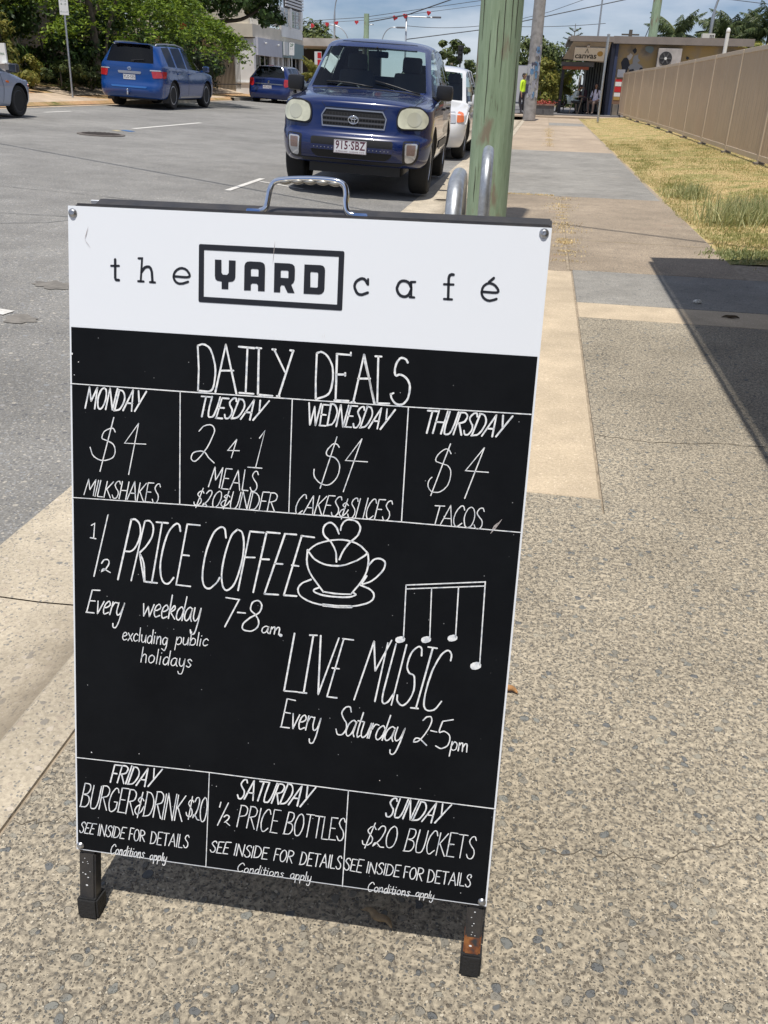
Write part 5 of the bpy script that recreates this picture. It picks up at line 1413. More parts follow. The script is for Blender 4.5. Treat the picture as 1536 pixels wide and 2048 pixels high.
1.6:363.3,873.5 370.4,852.6
1.6:370.4,852.6 372.8,873.3
1.6:365.7,866 372.1,865.8
1.6:375.4,873.3 377.4,852.8
1.6:378.4,873.2 380.4,852.6
1.6:378.4,873.2 384.3,873.1
1.6:394.1,855.7 392.9,852.6 391.2,852.7 390.1,853.5 388.4,856.8 388.4,858.5 391.1,862.6 392.5,864.4 393,868.1 392.4,870.8 390.9,872.8 389,873.2 387.9,872.8 387.1,871.8 386.4,869.5
1.3:254.1,887.6 253,885 251.5,884.7 250.2,885.1 247,888.1 244.9,892 244.5,895.1 245.4,898.4 246.3,899.1 248.1,899.1 252,896.6
1.3:258.2,891.5 255.7,893 254.6,895 254.2,897.4 255.1,898.9 256.1,899.3 258.1,898.5 259.6,896.7 260.3,893.5 259.2,892.2 258.2,891.5
1.3:261.7,899.2 263.3,891.6
1.3:262.6,895 265.3,891.6 266.3,891.3 267.2,891.7 267.3,894.5 266.7,899.1
1.3:275.7,892.3 274.3,890.9 273.3,891 270.8,893.1 269.7,896.3 269.8,897.5 271,898.6 272,898.5 274.2,896.5 276.1,891.7
1.3:277.9,884.8 274.8,898.5
1.3:279.5,891.2 277.8,898.6
1.3:280.3,888.2 280.5,887.8
1.3:285.2,886.8 283.1,897.6 283.6,898.6 285.4,897.8
1.3:282.3,891 286.7,891
1.3:288.8,891.1 287.2,898.5
1.3:289.7,888 289.9,887.6
1.3:294.9,891.2 292.5,892.5 291.4,894.4 291.1,896 291.3,897.2 292.5,898.4 294.3,898.1 296.5,896 297.1,893.6 296.8,892.5 294.9,891.2
1.3:298.5,898.5 299.9,891.4
1.3:299.4,894.6 302,891.4 303.4,891.2 303.8,891.5 304.1,893 303.5,898.4
1.3:311.9,892.3 310.2,891.1 308.3,892 308.1,892.7 309.9,895 310.8,896 309,898 307.6,898.1 306.2,897.2
1.3:327.2,891 325.5,890.2 324.5,890.4 322.5,892.4 321.9,894.8 322.1,896.9 323.7,898 325.1,897.1 326.3,895.1 327.3,891
1.3:327.3,890.8 326.6,895.9 327.8,898
1.3:330,890.6 328.4,903.9
1.3:329.6,894.8 332,890.6 333.2,890.6 334.5,892 334.6,893.8 333.9,896.6 331.8,898.2 330.4,898 329.2,896.9
1.3:337.1,890.7 335.3,903.9
1.3:336.7,894.8 338.7,891.2 339.2,890.7 340.3,890.7 341.3,891.5 341.7,892.8 340.9,896.6 339.9,897.7 338.2,898.3 336.2,896.9
1.3:345.2,884.3 343.5,898.2
1.3:347.2,890.5 346.8,896.2 347.6,897.8 348.4,898 350,896.9 350.9,895.3 352.1,890.5
1.3:352.1,890.5 349.8,902.4 348.6,905.2 347.6,905.8 346.1,905.5 345.4,903.3""",
 'sunday_lettering': """2.3:465.9,757.7 465.2,753.8 464.8,753.3 463.2,753.2 461.3,753.9 458.6,756.6 456.8,760.5 457.1,762.7 459.2,766.7 461,769.2 461.4,770.2 461.6,772.7 460.8,776.8 459.6,779.3 457.1,782.2 455.3,782.8 453.6,782.5 452.9,782.1 452.2,780.6 451.6,777.4
2.3:469.9,753 465.2,770.6 464,779.5 464.1,780.9 464.5,781.9 465,782.4 468.7,782.1 470.4,781.1 473,777.2 475.7,770.6 481,752.8
2.3:475.4,782.7 484.2,752.5
2.3:484.2,752.5 485.7,782.8
2.3:485.7,782.8 495.8,752.3
2.3:489,783.2 498.8,753.1
2.3:498.1,753.2 503.1,753.9 504.1,754.5 504.9,755.6 506,758.6 506.4,762 505.9,765.5 503.7,771.1 499.9,777.5 498.4,779.4 496.8,780.8 495.2,781.8 488.3,783.2
2.3:501.7,783.1 519.7,752.6
2.3:519.7,752.6 514.5,783.2
2.3:507.8,772.1 516.7,772.1
2.3:528.2,752.8 527.6,769.1
2.3:540.2,752.6 519.5,782.7
1.7:439.6,804.2 437.8,800.8 437.2,800.3 434.3,800.5 432.3,801.6 429.5,805 428.8,806.3 428.5,807.5 429.2,809.7 434.8,816.7 435.5,819.1 435,823.1 433.7,825.6 431.6,828 429.2,829.7 426.5,830.1 423.7,829.7 422.7,829.2 422.1,828.4 421.5,824
1.7:438,794.5 425.4,835
1.7:442.9,804 446.3,799 448.1,797.7 450.1,797.5 451,797.7 451.7,798.2 452.6,800 452.8,802.9 451.9,806.7 448.5,814.5 445.8,819.3 437.3,829.5 436.3,830.2
1.7:436.3,830.2 438.3,825.6 438.9,824.9 440.3,824.5 442,825 443.5,826.2 445.8,829.3 446.6,829.9 448.6,830.2 451.7,829.8
1.7:464.7,795.5 461.1,798.7 459,801.6 456.1,808.8 454.9,814.2 454.7,819.7 455.2,824.9 456.3,828.1 458,829.4 460,829.4 462.2,828.3 464.6,825.9 466.5,822 468.2,816.3 469.2,810.6 469.3,805.4 468.4,798.9 467.1,796.9 465.4,796.1 464.7,795.5
1.6:480.2,831.3 486.4,796
1.6:486.4,796 492.8,796.4 493.8,797 494.5,798 495,800.7 494.2,805.1 492.6,808.3 490.6,810.7 488.1,811.8 483.9,812.5
1.6:483.9,812.5 489.2,813.3 490.7,813.8 491.9,814.6 492.7,815.8 493.2,817.3 493.4,820.7 492.7,824 490.9,827.5 489.7,829 488.3,830.1 486.8,830.8 479.2,831.3
1.6:500.4,795.8 497.4,813.2 496.6,820.1 496.5,827.6 497.3,830.4 498.8,831.1 501.3,830.9 503.1,830.1 504.9,828.1 507.1,822.5 509.1,813.3 511.6,795.8
1.6:525,801.6 524,796 523.6,795.2 522.3,794.4 521.5,794.4 519.7,795.5 515.2,803 512.8,810.2 511.4,817.9 511.4,822.8 512,827.2 513,829.8 513.7,830.5 514.4,830.8 516.2,830.5 521.9,824.3
1.6:524.8,831.3 528.9,796.3
1.6:539.4,796.2 527,815.5
1.6:529,813 536.2,831.2
1.6:539.1,830.5 542.7,794
1.6:542.7,794 552.2,794
1.6:540.9,811.5 548.2,811.4
1.6:538.3,830.5 549.1,830.4
1.6:554,795.1 566.1,795
1.6:557.5,830.4 560.2,795.1
1.6:577.8,800.9 576.3,796.4 575.8,795.8 575.1,795.5 573.3,795.9 571.6,797.2 569.5,801.1 568.9,804 569.6,806.6 572.5,811.3 574.9,814.2 575.9,816.7 576.4,819.9 576.3,822.9 574.8,827.2 573.2,829.2 572.4,829.7 570.3,829.9 568.6,829.2 567.4,827.4 566.2,823.7
1.6:406.6,857 405.7,854.5 405.3,854.1 404.1,854 402.1,854.9 400.2,857.9 400.2,859.4 404.6,865.1 405.1,868.5 404.3,870.9 403.3,872.3 402.1,873 399.6,872.6 398,869.4
1.6:407,873 409.2,854.5
1.6:409.2,854.5 416.3,854.6
1.6:408.2,863.4 413.3,863.5
1.6:406.5,873 413.6,873.4
1.6:415.7,873.3 418.7,853.4
1.6:418.7,853.4 425.8,853.5
1.6:417.3,863 422.4,863.1
1.6:415.2,873.3 422.4,873.7
1.6:430.2,872.6 432.1,855.3
1.6:433.3,872.9 435.2,855.8
1.6:435.2,855.8 441.7,872.9
1.6:441.7,872.9 443.9,855.5
1.6:453.6,857 452.6,854.7 451.7,854.3 449.6,854.8 447.4,857.3 446.9,858.8 448.4,861.4 451.6,864.6 452.1,867.8 451.3,870.1 449.7,871.9 447.6,872.3 446.3,871.9 444.7,869
1.6:454.5,872.2 456.6,854.5
1.6:457.5,872.7 459.6,854.9
1.6:459,854.9 463,855.2 464.7,856.2 466.7,859 467.4,862.1 466.5,866.6 464.4,870.3 462.3,871.8 457,872.7
1.6:468.7,872.5 470.9,854.3
1.6:470.9,854.3 478,854.1
1.6:469.8,863 475.1,862.9
1.6:468.1,872.5 475.8,872.5
1.6:482.5,872.6 483.9,854.5
1.6:483.9,854.5 490.1,854.5
1.6:483.2,863.2 487.8,863.2
1.6:496.3,854.9 493.7,856.3 491.9,859.4 490.8,863.8 491.1,868.6 492.1,871.9 493.6,873 495.4,872.7 497.2,870.9 499.2,865.5 499.5,862.5 498.6,857 497.7,855.8 496,854.8
1.6:500.6,873.4 502.8,854
1.6:502.3,854 506.8,854 508.8,855.5 509.4,857 509.3,858.9 508.4,861.1 507.8,861.9 505.9,862.8 502.2,863.7
1.6:503.8,863.8 507.9,873.7
1.6:515.9,874.4 517.3,854.7
1.6:516.8,854.7 519.6,854.9 521.2,855.6 523.4,858.2 524.4,860.4 524.6,865.1 522.9,870.4 522.2,871.7 521.3,872.7 519.2,873.7 515.4,874.4
1.6:526.5,873.9 527.9,854.3
1.6:527.9,854.3 534.4,854.1
1.6:527.2,863.7 532.1,863.6
1.6:526,874 533.1,873.8
1.6:536.2,854.6 544.5,854.4
1.6:539.2,873.9 540.4,854.5
1.6:545.1,873.7 551.2,854
1.6:551.2,854 554.8,873.5
1.6:547.1,866.6 553.6,866.4
1.6:557.4,872.8 558.5,853.1
1.6:560.5,872.8 561.5,853.5
1.6:560.5,872.8 566.4,872.6
1.6:575.9,856.6 574.9,854.1 574,853.6 572.2,854.1 570.7,855.9 569.9,858.5 570.4,860 574.1,864.2 575.1,867.4 574.8,870 573,872.7 571.8,873.2 569.9,872.8 568.3,869.7
1.3:442.2,889.4 441,886.8 440.1,886.4 438.4,886.9 435.1,890.9 433.8,895.1 433.9,898.1 434.8,900.5 435.7,901.2 436.7,901.3 438.6,900.4 440.8,898.6
1.3:445.9,892.9 443.8,894.4 442.6,897.5 442.8,899.7 443.9,901 444.9,901 446.2,900.2 447.5,898.3 448,895.6 447.7,894.4 445.9,892.9
1.3:449.2,900.8 450.4,892.6
1.3:449.9,896.3 452.7,892.3 453.6,892.3 454.2,893.3 453.8,900.7
1.3:461.4,894.4 460.1,892.9 459.2,893 457.4,894.5 456.1,898.5 456.6,900.3 457.4,900.9 458.8,900.5 460.6,897.9 461.7,893.7
1.3:463.1,886.4 460.8,900.9
1.3:464.6,892.7 463.4,900.5
1.3:465.3,889.4 465.4,889
1.3:469.4,888.7 467.8,899.1 468.4,900.9 470,900
1.3:466.8,893 470.9,893
1.3:472.7,892.8 471.4,900.8
1.3:473.3,889.4 473.5,889
1.3:478,892.4 475.9,893.8 474.8,896.8 474.9,899 476.1,900.2 477.1,900.2 478.9,898.9 479.9,896.7 480,894.3 478,892.4
1.3:481.3,900.7 482.3,892.9
1.3:481.9,896.4 484.2,892.9 485.5,892.7 485.9,893 486.2,895.9 485.8,900.6
1.3:493.1,894 491.9,892.7 490.6,892.9 489.6,894 491.3,897 492.1,897.7 492,898.5 490.6,900.2 489.7,900.5 488,899.4
1.3:506,892.9 504.1,892.1 502.2,893.5 501.3,896.2 501.5,898 502.9,899 504.9,897.1 506.1,892.9
1.3:506.1,892.6 505.5,897.7 506.4,899
1.3:508.2,892.6 506.7,903.8
1.3:507.8,896.1 510,892.6 511,892.6 512.2,893.8 511.6,897.7 509.7,899 508.5,898.8 507.5,897.9
1.3:514.3,892.5 512.5,903.5
1.3:513.8,896 516.1,892.5 517.6,892.8 518.2,893.7 517.8,896.9 516.7,898.4 515.2,898.9 513.4,897.7
1.3:521.3,887.6 519.5,899.1
1.3:522.7,892.8 522.1,896.8 522.6,898.4 523.6,898.8 525.4,897.4 526.9,892.9
1.3:526.9,892.9 524.8,902.3 523.7,904.5 522.8,905 521.3,904.5 520.9,903
1.3:527.7,898.8 528.2,898.5""",
 'cafe_name_lettering': """2.6:56.8,70.2 67.2,69.7
3.3:62.2,62.2 62.2,84.6 62.8,86.4 63.5,87 67.1,87.2
2.6:93,59.3 97.7,59.1 96,87.3
2.6:92.6,87.1 99.9,87.1
2.6:108.1,87.4 114.9,87.5
3.3:96.9,75.7 100.5,70.8 101.6,69.9 104,69 106.5,68.9 107.5,69.2 109.1,70.8 110.6,75 111.5,86.9
2.9:139.6,78.7 152.9,79.1 156.6,79 159.1,78.4 160.1,77.3 159.9,75.6 159,73.8 156.5,70.7 153.6,69 150,68.3 146.8,68.8 143.5,70.6 141,73.1 139.6,75.9 139.1,79 139.2,80.5 140.3,83.1 142.2,85.4 144.4,86.7 146.9,87.3 151.3,86.9 158.1,84.4
3.3:385.7,75.3 382.5,70.7 380.6,69.4 378.5,69 376.3,69.4 372.8,71.5 370.9,73.5 369.8,75.7 369.4,78.3 369.9,81 372.2,85.4 374,87.2 376,88 378.4,88.1 379.8,87.9 386.2,85.3
2.6:385.7,69.3 386.1,75.7
2.6:438.1,69.9 443.5,69.6
2.6:437.9,87.7 443.5,87.8
2.6:478.4,70.4 489.9,70.2
2.6:479.7,87.6 489.4,87.6
2.6:438.7,69.9 439.9,87.6
3.3:439.2,76.8 436.6,72 434.7,70.3 432.2,69.3 429.8,69 427.4,69.3 425.2,70.4 423.5,72.4 421.8,77.2 421.7,78.8 422.6,81.8 424.3,84.5 426.4,86.4 429.1,87.4 431.6,87.6 433.9,87.1 436.7,84.9 439.3,78.8
3.3:489,58.8 486.7,58.6 484.9,59.5 484.4,60.1 483.9,61.4 483.6,63.6 484.7,87.5
2.9:524.1,76.6 537.1,77 540.8,76.9 543.1,76.4 544,75.3 543.7,73.7 542.7,72 540.1,69.1 537.3,67.3 533.9,66.4 532.4,66.3 529.5,67.2 527,69.1 526,70.2 524.7,73 524.2,77.8 525.1,80.7 526.8,83.3 529,85.1 531.7,86.3 534.7,86.7 539.4,85.4 542.6,84.1
3.2:532.1,65 537.3,60.2""",
 'cafe_logo_frame': """6.8:174.8,41.7 351.5,41.5 352.2,105.1 175.4,104.9 174.8,41.7""",
 'cafe_logo_letters': """P192.3,55.9 200.7,55.9 201.1,71.1 202.9,73.5 208.3,73.5 210.3,71.1 210.2,55.9 218.9,55.9 219,76 218,79 215.6,81.1 210.3,81.9 210.3,90.7 201.7,90.8 201.5,81.8 195.8,81.1 193.4,79.3 192.6,75.5
P230.5,90.9 230.2,61.7 231.3,58.3 233.5,56.5 237.1,55.9 250.1,55.9 253.8,56.7 256,59.1 256.6,62.9 256.9,90.7 248.3,90.8 248.2,83.9 246.3,82 240.9,82 239.1,83.6 239.2,90.6|239.7,64.5 247,64.5 248.3,65.4 248.4,73.5 239,73.6 238.6,65.7
P268.6,91.1 268.1,56 286.9,55.9 290.9,56.6 293.6,58.9 294.3,62.8 294.4,74.6 293.1,78.4 290.3,81.1 294.9,90.8 286.1,90.9 281.4,82.4 278.1,82 276.6,83.9 276.7,90.9|277.5,64.5 284.9,64.4 286.2,65.2 286.3,73.4 276.8,73.4 276.5,65.3
P306.2,90.8 305.9,56.1 326.1,55.9 329.4,56.7 331.4,59.1 332,62.1 332.2,83.8 331.5,87.1 329,89.8 325.8,90.7|314.4,64.4 322.3,64.6 323.5,65.5 323.7,82.1 322.4,82.9 314.5,82.8 313.8,65.3""",
}
for k_, t_ in LETTERING.items(): lettering(k_, t_)

# ================================================================== CARS
def paint(name, c, metal=.0, rough=.32, coat=1.0):
    m = M(name, c, rough, metal=metal, coat=coat, var=.06, vscale=1.5, spec=.3)
    return m
GLASS = glass_mat('car_glass', (.80, .90, .88), .95)
TINT = glass_mat('tinted_glass', (.3, .33, .36), .35)
TYRE = M('tyre_rubber', (.018, .018, .018), .85, bump=.15, bscale=150)
RIM = M('alloy', (.62, .62, .64), .3, metal=.35)
STEELRIM = M('steel_rim', (.05, .05, .055), .5, metal=.4)
BLKP = M('black_plastic', (.014, .014, .016), .42, bump=.05, bscale=300)
GREYIN = M('grey_interior', (.14, .14, .145), .9)
SEATM = M('seat_fabric', (.10, .105, .12), .95)
REDL = M('red_lens', (.42, .015, .02), .12, coat=1.0)
AMBER = M('amber_lens', (.75, .16, .02), .15, coat=1.0)
LENS = M('hazed_lens', (.62, .62, .48), .28, coat=.6, var=.18, vscale=9)
CLEARL = M('clear_lens', (.55, .56, .58), .12, metal=.4, coat=1)
MESHB = M('grille_black', (.006, .006, .007), .6)
SILV = M('satin_silver', (.42, .42, .44), .3, metal=.8)

def body_cage(rows, levels, zb):
    """box cage of a car: 'rows' are deck rows from nose to tail, each 5 points from the centre line out to the shoulder;
       'levels' carry the shoulder outline down the sides, nose and tail; returns mirrored closed bmesh and face tags"""
    nR = len(rows); C5 = 5
    V = {}; bm = B(); tagl = bm.faces.layers.int.new('tag')
    def vert(key, p, side):
        if p[0] < 1e-5: k = (key, 0)
        else: k = (key, side)
        if k not in V: V[k] = bm.verts.new((p[0] * side, p[1], p[2]))
        return V[k]
    # perimeter: nose row from the centre out, shoulders, tail row back to the centre
    per = [(0, c) for c in range(C5)] + [(r, 4) for r in range(1, nR)] + [(nR - 1, c) for c in range(3, -1, -1)]
    P0 = [rows[r][c] for r, c in per]; n = len(per)
    lev = []
    for l in levels:
        z, os_, of, orr = l[:4]; L_ = []
        for i, p in enumerate(P0):
            a = Vector(P0[max(i - 1, 0)][:2]); b = Vector(P0[min(i + 1, n - 1)][:2])
            if i == 0: a = Vector((-P0[1][0], P0[1][1]))
            if i == n - 1: b = Vector((-P0[n - 2][0], P0[n - 2][1]))
            t = (b - a).normalized(); nn_ = Vector((t.y, -t.x))
            if nn_.y < 0: o = nn_.x * os_, nn_.y * of
            else: o = nn_.x * os_, nn_.y * orr
            x = max(0.0, p[0] + o[0]) if p[0] > 1e-5 else 0.0
            zz = z
            if len(l) > 4: zz = z + l[4] * (abs(nn_.y) ** 2)
            L_.append((x, p[1] + o[1], zz))
        lev.append(L_)
    for side in (1, -1):
        def q(keys, tg):
            vs = []
            for k, p in keys:
                v = vert(k, p, side)
                if v not in vs: vs.append(v)
            if len(vs) < 3: return
            if side < 0: vs = vs[::-1]
            f = bm.faces.new(vs); f[tagl] = tg
        for r in range(nR - 1):
            for c in range(C5 - 1):
                q([(('d', r, c), rows[r][c]), (('d', r, c + 1), rows[r][c + 1]), (('d', r + 1, c + 1), rows[r + 1][c + 1]), (('d', r + 1, c), rows[r + 1][c])], 1000 + r * 10 + c)
        prev = [(('d', r, c), rows[r][c]) for r, c in per]
        for li, L_ in enumerate(lev):
            cur = [(('l', li, i), p) for i, p in enumerate(L_)]
            for i in range(n - 1):
                q([prev[i], cur[i], cur[i + 1], prev[i + 1]], 5000 + li * 100 + i)
            prev = cur
        # floor: strips across between matching nose..tail points
        L_ = lev[-1]
        side_i = list(range(4, 4 + nR)) ; key = ('l', len(lev) - 1)
        # floor grid: rows follow the sides, columns share the nose and tail points
        def fl(r, c):
            i = 4 + r
            if r == 0: return ((key[0], key[1], c), L_[c])
            if r == nR - 1: return ((key[0], key[1], n - 1 - c), L_[n - 1 - c])
            if c == 4: return ((key[0], key[1], i), L_[i])
            x = L_[i][0] * (0, .3, .6, .85)[c]
            return (('f', r, c), (x, L_[i][1], L_[i][2]))
        for r in range(nR - 1):
            for c in range(C5 - 1):
                q([fl(r, c), fl(r + 1, c), fl(r + 1, c + 1), fl(r, c + 1)], 9000)
    fix(bm)
    return bm, tagl

def make_body(rows, levels, glass, arches, crease=None, wr=.36, shoulder=.45, arch_in=.25, ncol=None):
    """subdivide the cage, cut the wheel arches, give every cell a material slot: 0 paint, 1.. glass groups, last = arch liner"""
    bm, tg = body_cage(rows, levels, 0)
    cl = bm.edges.layers.float.new('crease_edge')
    mats = {}
    for f in bm.faces:
        t = f[tg]; f.material_index = 0
        for gi, cells in enumerate(glass):
            if t in cells: f.material_index = gi + 1
    for e in bm.edges:
        ms = {f.material_index for f in e.link_faces}; ts = {f[tg] // 1000 for f in e.link_faces}
        c = 0
        if len(ms) > 1: c = .9
        elif ts == {1, 5}: c = shoulder
        elif 9 in ts and len(ts) > 1: c = .7
        if crease: c = max(c, crease(e, tg) or 0)
        e[cl] = c
    cv = bm.verts.layers.float.new('crease_vert')
    for v in bm.verts:
        es = [e for e in v.link_edges if e[cl] > .85]
        if len(es) == 2:
            a, b_ = [(e.other_vert(v).co - v.co).normalized() for e in es]
            if a.dot(b_) > -.75: v[cv] = .62
    me = bpy.data.meshes.new('cage'); bm.to_mesh(me); bm.free()
    o = bpy.data.objects.new('cage', me); col.objects.link(o)
    for k in range(len(glass) + 2): me.materials.append(None)
    s = o.modifiers.new('s', 'SUBSURF'); s.levels = 2; s.render_levels = 2
    cut = []
    for (yc, zc, r, hw) in arches:
        for sd in (-1, 1):
            b2 = B(); lathe(b2, [(r, hw - arch_in), (r, hw + .3)], 36, 'x', (0, yc, zc))
            if sd < 0:
                for v in b2.verts: v.co.x *= -1
            fix(b2)
            for f in b2.faces: f.material_index = len(glass) + 1
            m2 = bpy.data.meshes.new('cut'); b2.to_mesh(m2); b2.free()
            for k in range(len(glass) + 2): m2.materials.append(None)
            oc = bpy.data.objects.new('cut', m2); col.objects.link(oc); cut.append(oc)
            bo = o.modifiers.new('b', 'BOOLEAN'); bo.operation = 'DIFFERENCE'; bo.solver = 'EXACT'; bo.object = oc
    dg = bpy.context.evaluated_depsgraph_get(); dg.update()
    out = bpy.data.meshes.new_from_object(o.evaluated_get(dg))
    for x in cut + [o]: bpy.data.objects.remove(x)
    return out

def split_mats(me, n):
    """one bmesh per material slot"""
    res = []
    for k in range(n):
        b2 = B(); b2.from_mesh(me)
        bmesh.ops.delete(b2, geom=[f for f in b2.faces if f.material_index != k], context='FACES')
        for f in b2.faces: f.material_index = 0; f.smooth = True
        res.append(b2)
    return res
class Wrap:
    """lays patches (lamps, trims, door gaps, plates) on a body surface"""
    def __init__(s, bms):
        b = B()
        for m in bms: b.from_mesh(m) if isinstance(m, bpy.types.Mesh) else None
        s.t = BVHTree.FromBMesh(b); b.free()
    def hit(s, ax, u, v):
        if ax == 'f': o, d = Vector((u, -3, v)), Vector((0, 1, 0))
        elif ax == 'r': o, d = Vector((u, 9, v)), Vector((0, -1, 0))
        elif ax == 't': o, d = Vector((u, v, 4)), Vector((0, 0, -1))
        elif ax == 'R': o, d = Vector((3, u, v)), Vector((-1, 0, 0))
        else: o, d = Vector((-3, u, v)), Vector((1, 0, 0))
        h, n, i, dist = s.t.ray_cast(o, d)
        if h is None:
            h, n, i, dist = s.t.find_nearest(o + d * 3)
        if n.dot(d) > 0: n = -n
        return h, n
    def patch(s, name, ax, poly, m, parent, off=.006, step=.05, label=None, round_=0):
        if round_:
            P = []
            k = len(poly)
            for i in range(k):
                a, b, c = Vector(poly[i - 1]), Vector(poly[i]), Vector(poly[(i + 1) % k])
                r = min(round_, (a - b).length * .45, (c - b).length * .45)
                p, q = b + (a - b).normalized() * r, b + (c - b).normalized() * r
                for t in (0, .33, .67, 1): P.append(tuple(p * (1 - t) ** 2 + b * 2 * t * (1 - t) + q * t * t))
            poly = P
        bm = B(); f = bm.faces.new([bm.verts.new((u, v, 0)) for u, v in poly])
        us = [p[0] for p in poly]; vs = [p[1] for p in poly]
        for ax_, lo, hi in ((0, min(us), max(us)), (1, min(vs), max(vs))):
            k = int((hi - lo) / step)
            for i in range(1, k + 1):
                c = [0, 0, 0]; n_ = [0, 0, 0]; c[ax_] = lo + (hi - lo) * i / (k + 1); n_[ax_] = 1
                bmesh.ops.bisect_plane(bm, geom=list(bm.verts) + list(bm.edges) + list(bm.faces), plane_co=c, plane_no=n_)
        for v in bm.verts:
            h, nn_ = s.hit(ax, v.co.x, v.co.y); v.co = h + nn_ * off
        be = [e for e in bm.edges if e.is_boundary]
        r = bmesh.ops.extrude_edge_only(bm, edges=be)
        for g in r['geom']:
            if isinstance(g, bmesh.types.BMVert):
                h, nn_, i, d = s.t.find_nearest(g.co); dd = (g.co - h); g.co = h - dd.normalized() * .012 if dd.length > 1e-6 else h
        fix(bm)
        d = {'f': (0, -1, 0), 'r': (0, 1, 0), 't': (0, 0, 1), 'R': (1, 0, 0), 'L': (-1, 0, 0)}[ax]
        if sum(f.normal.dot(Vector(d)) * f.calc_area() for f in bm.faces) < 0: bmesh.ops.reverse_faces(bm, faces=bm.faces)
        return obj(name, bm, m, parent, smooth=True, auto=40, label=label)
    def line(s, name, ax, pts, w, m, parent, off=.002, step=.05):
        bm = B(); P = []
        for a, b in zip(pts, pts[1:]):
            k = max(1, int((Vector(a) - Vector(b)).length / step))
            for i in range(k): P.append((a[0] + (b[0] - a[0]) * i / k, a[1] + (b[1] - a[1]) * i / k))
        P.append(pts[-1]); ribbon(bm, P, w, 0, cap=False)
        for v in bm.verts:
            h, nn_ = s.hit(ax, v.co.x, v.co.y); v.co = h + nn_ * off
        return obj(name, bm, m, parent)

def wheel(parent, x, y, r, w, side, rim_m, rim_r, spokes=5, steel=False):
    """tyre with a rim; side +1 faces +x"""
    t = B(); o = side
    prof = [(rim_r, -w * .42), (rim_r + .02, -w * .5), (r - .035, -w * .52), (r - .010, -w * .44), (r, -w * .30), (r, w * .30), (r - .010, w * .44), (r - .035, w * .52), (rim_r + .02, w * .5), (rim_r, w * .42)]
    lathe(t, prof, 44, 'x', (0, 0, 0)); fix(t)
    wo = obj('wheel', t, TYRE, parent, smooth=True, auto=35); wo.location = (x, y, r)
    b = B()
    lathe(b, [(rim_r + .004, w * .36), (rim_r + .004, w * .44), (rim_r - .012, w * .46), (rim_r - .02, w * .30)], 36, 'x')
    lathe(b, [(.075, w * .1), (.075, w * .36), (.05, w * .40), (.02, w * .40)], 20, 'x')
    for k in range(spokes):
        a = 2 * math.pi * k / spokes + .3
        c, s_ = math.cos(a), math.sin(a); L_ = rim_r - .02
        rot = Matrix.Rotation(a, 4, 'X')
        wd = .055 if not steel else .09
        box(b, (w * .33, c * L_ * .55, s_ * L_ * .55), (.03, L_ * .95, wd), rot=Matrix.Rotation(a, 3, 'X'), bevel=.006)
    ro = obj('rim', b, rim_m, wo, smooth=True, auto=30)
    d = B(); lathe(d, [(rim_r - .015, w * .02), (rim_r - .015, w * .04)], 30, 'x'); obj('brake_disc', d, STEELRIM, wo)
    if side < 0: wo.rotation_euler = (0, 0, math.pi)
    return wo

def seat(parent, x, y, z, m=SEATM):
    b = B()
    box(b, (x, y - .08, z + .28), (.48, .50, .16), bevel=.05)
    box(b, (x, y + .22, z + .62), (.46, .13, .62), rot=Matrix.Rotation(R_(-14), 3, 'X'), bevel=.05)
    box(b, (x, y + .33, z + 1.02), (.26, .10, .19), rot=Matrix.Rotation(R_(-10), 3, 'X'), bevel=.04)
    box(b, (x, y + .31, z + .92), (.08, .03, .10))
    return obj('seat', b, m, parent, smooth=True, auto=40)
def interior(parent, L, W, ycowl, yrear, zbelt, wheel_side=-1, floor=.42):
    b = B()
    box(b, (0, (ycowl + yrear) / 2, floor), (W - .25, yrear - ycowl, .04))
    box(b, (-(W / 2 - .12), (ycowl + yrear) / 2, (floor + zbelt) / 2 - .03), (.03, yrear - ycowl - .1, zbelt - floor - .08)); box(b, (W / 2 - .12, (ycowl + yrear) / 2, (floor + zbelt) / 2 - .03), (.03, yrear - ycowl - .1, zbelt - floor - .08))
    obj('cabin_floor', b, GREYIN, parent)
    b = B(); box(b, (0, ycowl + .30, zbelt - .12), (W - .30, .42, .26), bevel=.06); box(b, (wheel_side * .36, ycowl + .42, zbelt + .02), (.36, .2, .1), bevel=.04)
    obj('dashboard', b, GREYIN, parent, smooth=True, auto=40)
    b = B(); c = Vector((wheel_side * .36, ycowl + .66, zbelt - .02)); rt = Matrix.Rotation(R_(62), 3, 'X')
    P = [c + rt @ Vector((math.cos(t) * .185, math.sin(t) * .185, 0)) for t in [2 * math.pi * k / 24 for k in range(25)]]
    tube(b, P, .014, 8, cap=False)
    for a in (0, math.pi * .5 * 3, math.pi): tube(b, [c, c + rt @ Vector((math.cos(a) * .18, math.sin(a) * .18, 0))], .012, 6)
    obj('steering_wheel', b, M('steering_grey', (.05, .05, .055), .5), parent, smooth=True)
    seat(parent, -.37, ycowl + 1.15, floor - .1); seat(parent, .37, ycowl + 1.15, floor - .1)
    b = B(); box(b, (0, yrear - 1.15, floor + .2), (W - .45, .5, .18), bevel=.05); box(b, (0, yrear - .88, floor + .5), (W - .45, .14, .55), rot=Matrix.Rotation(R_(-12), 3, 'X'), bevel=.05)
    for x in (-.42, .42): box(b, (x, yrear - .80, floor + .86), (.25, .09, .16), bevel=.04)
    obj('rear_seat', b, SEATM, parent, smooth=True, auto=40)
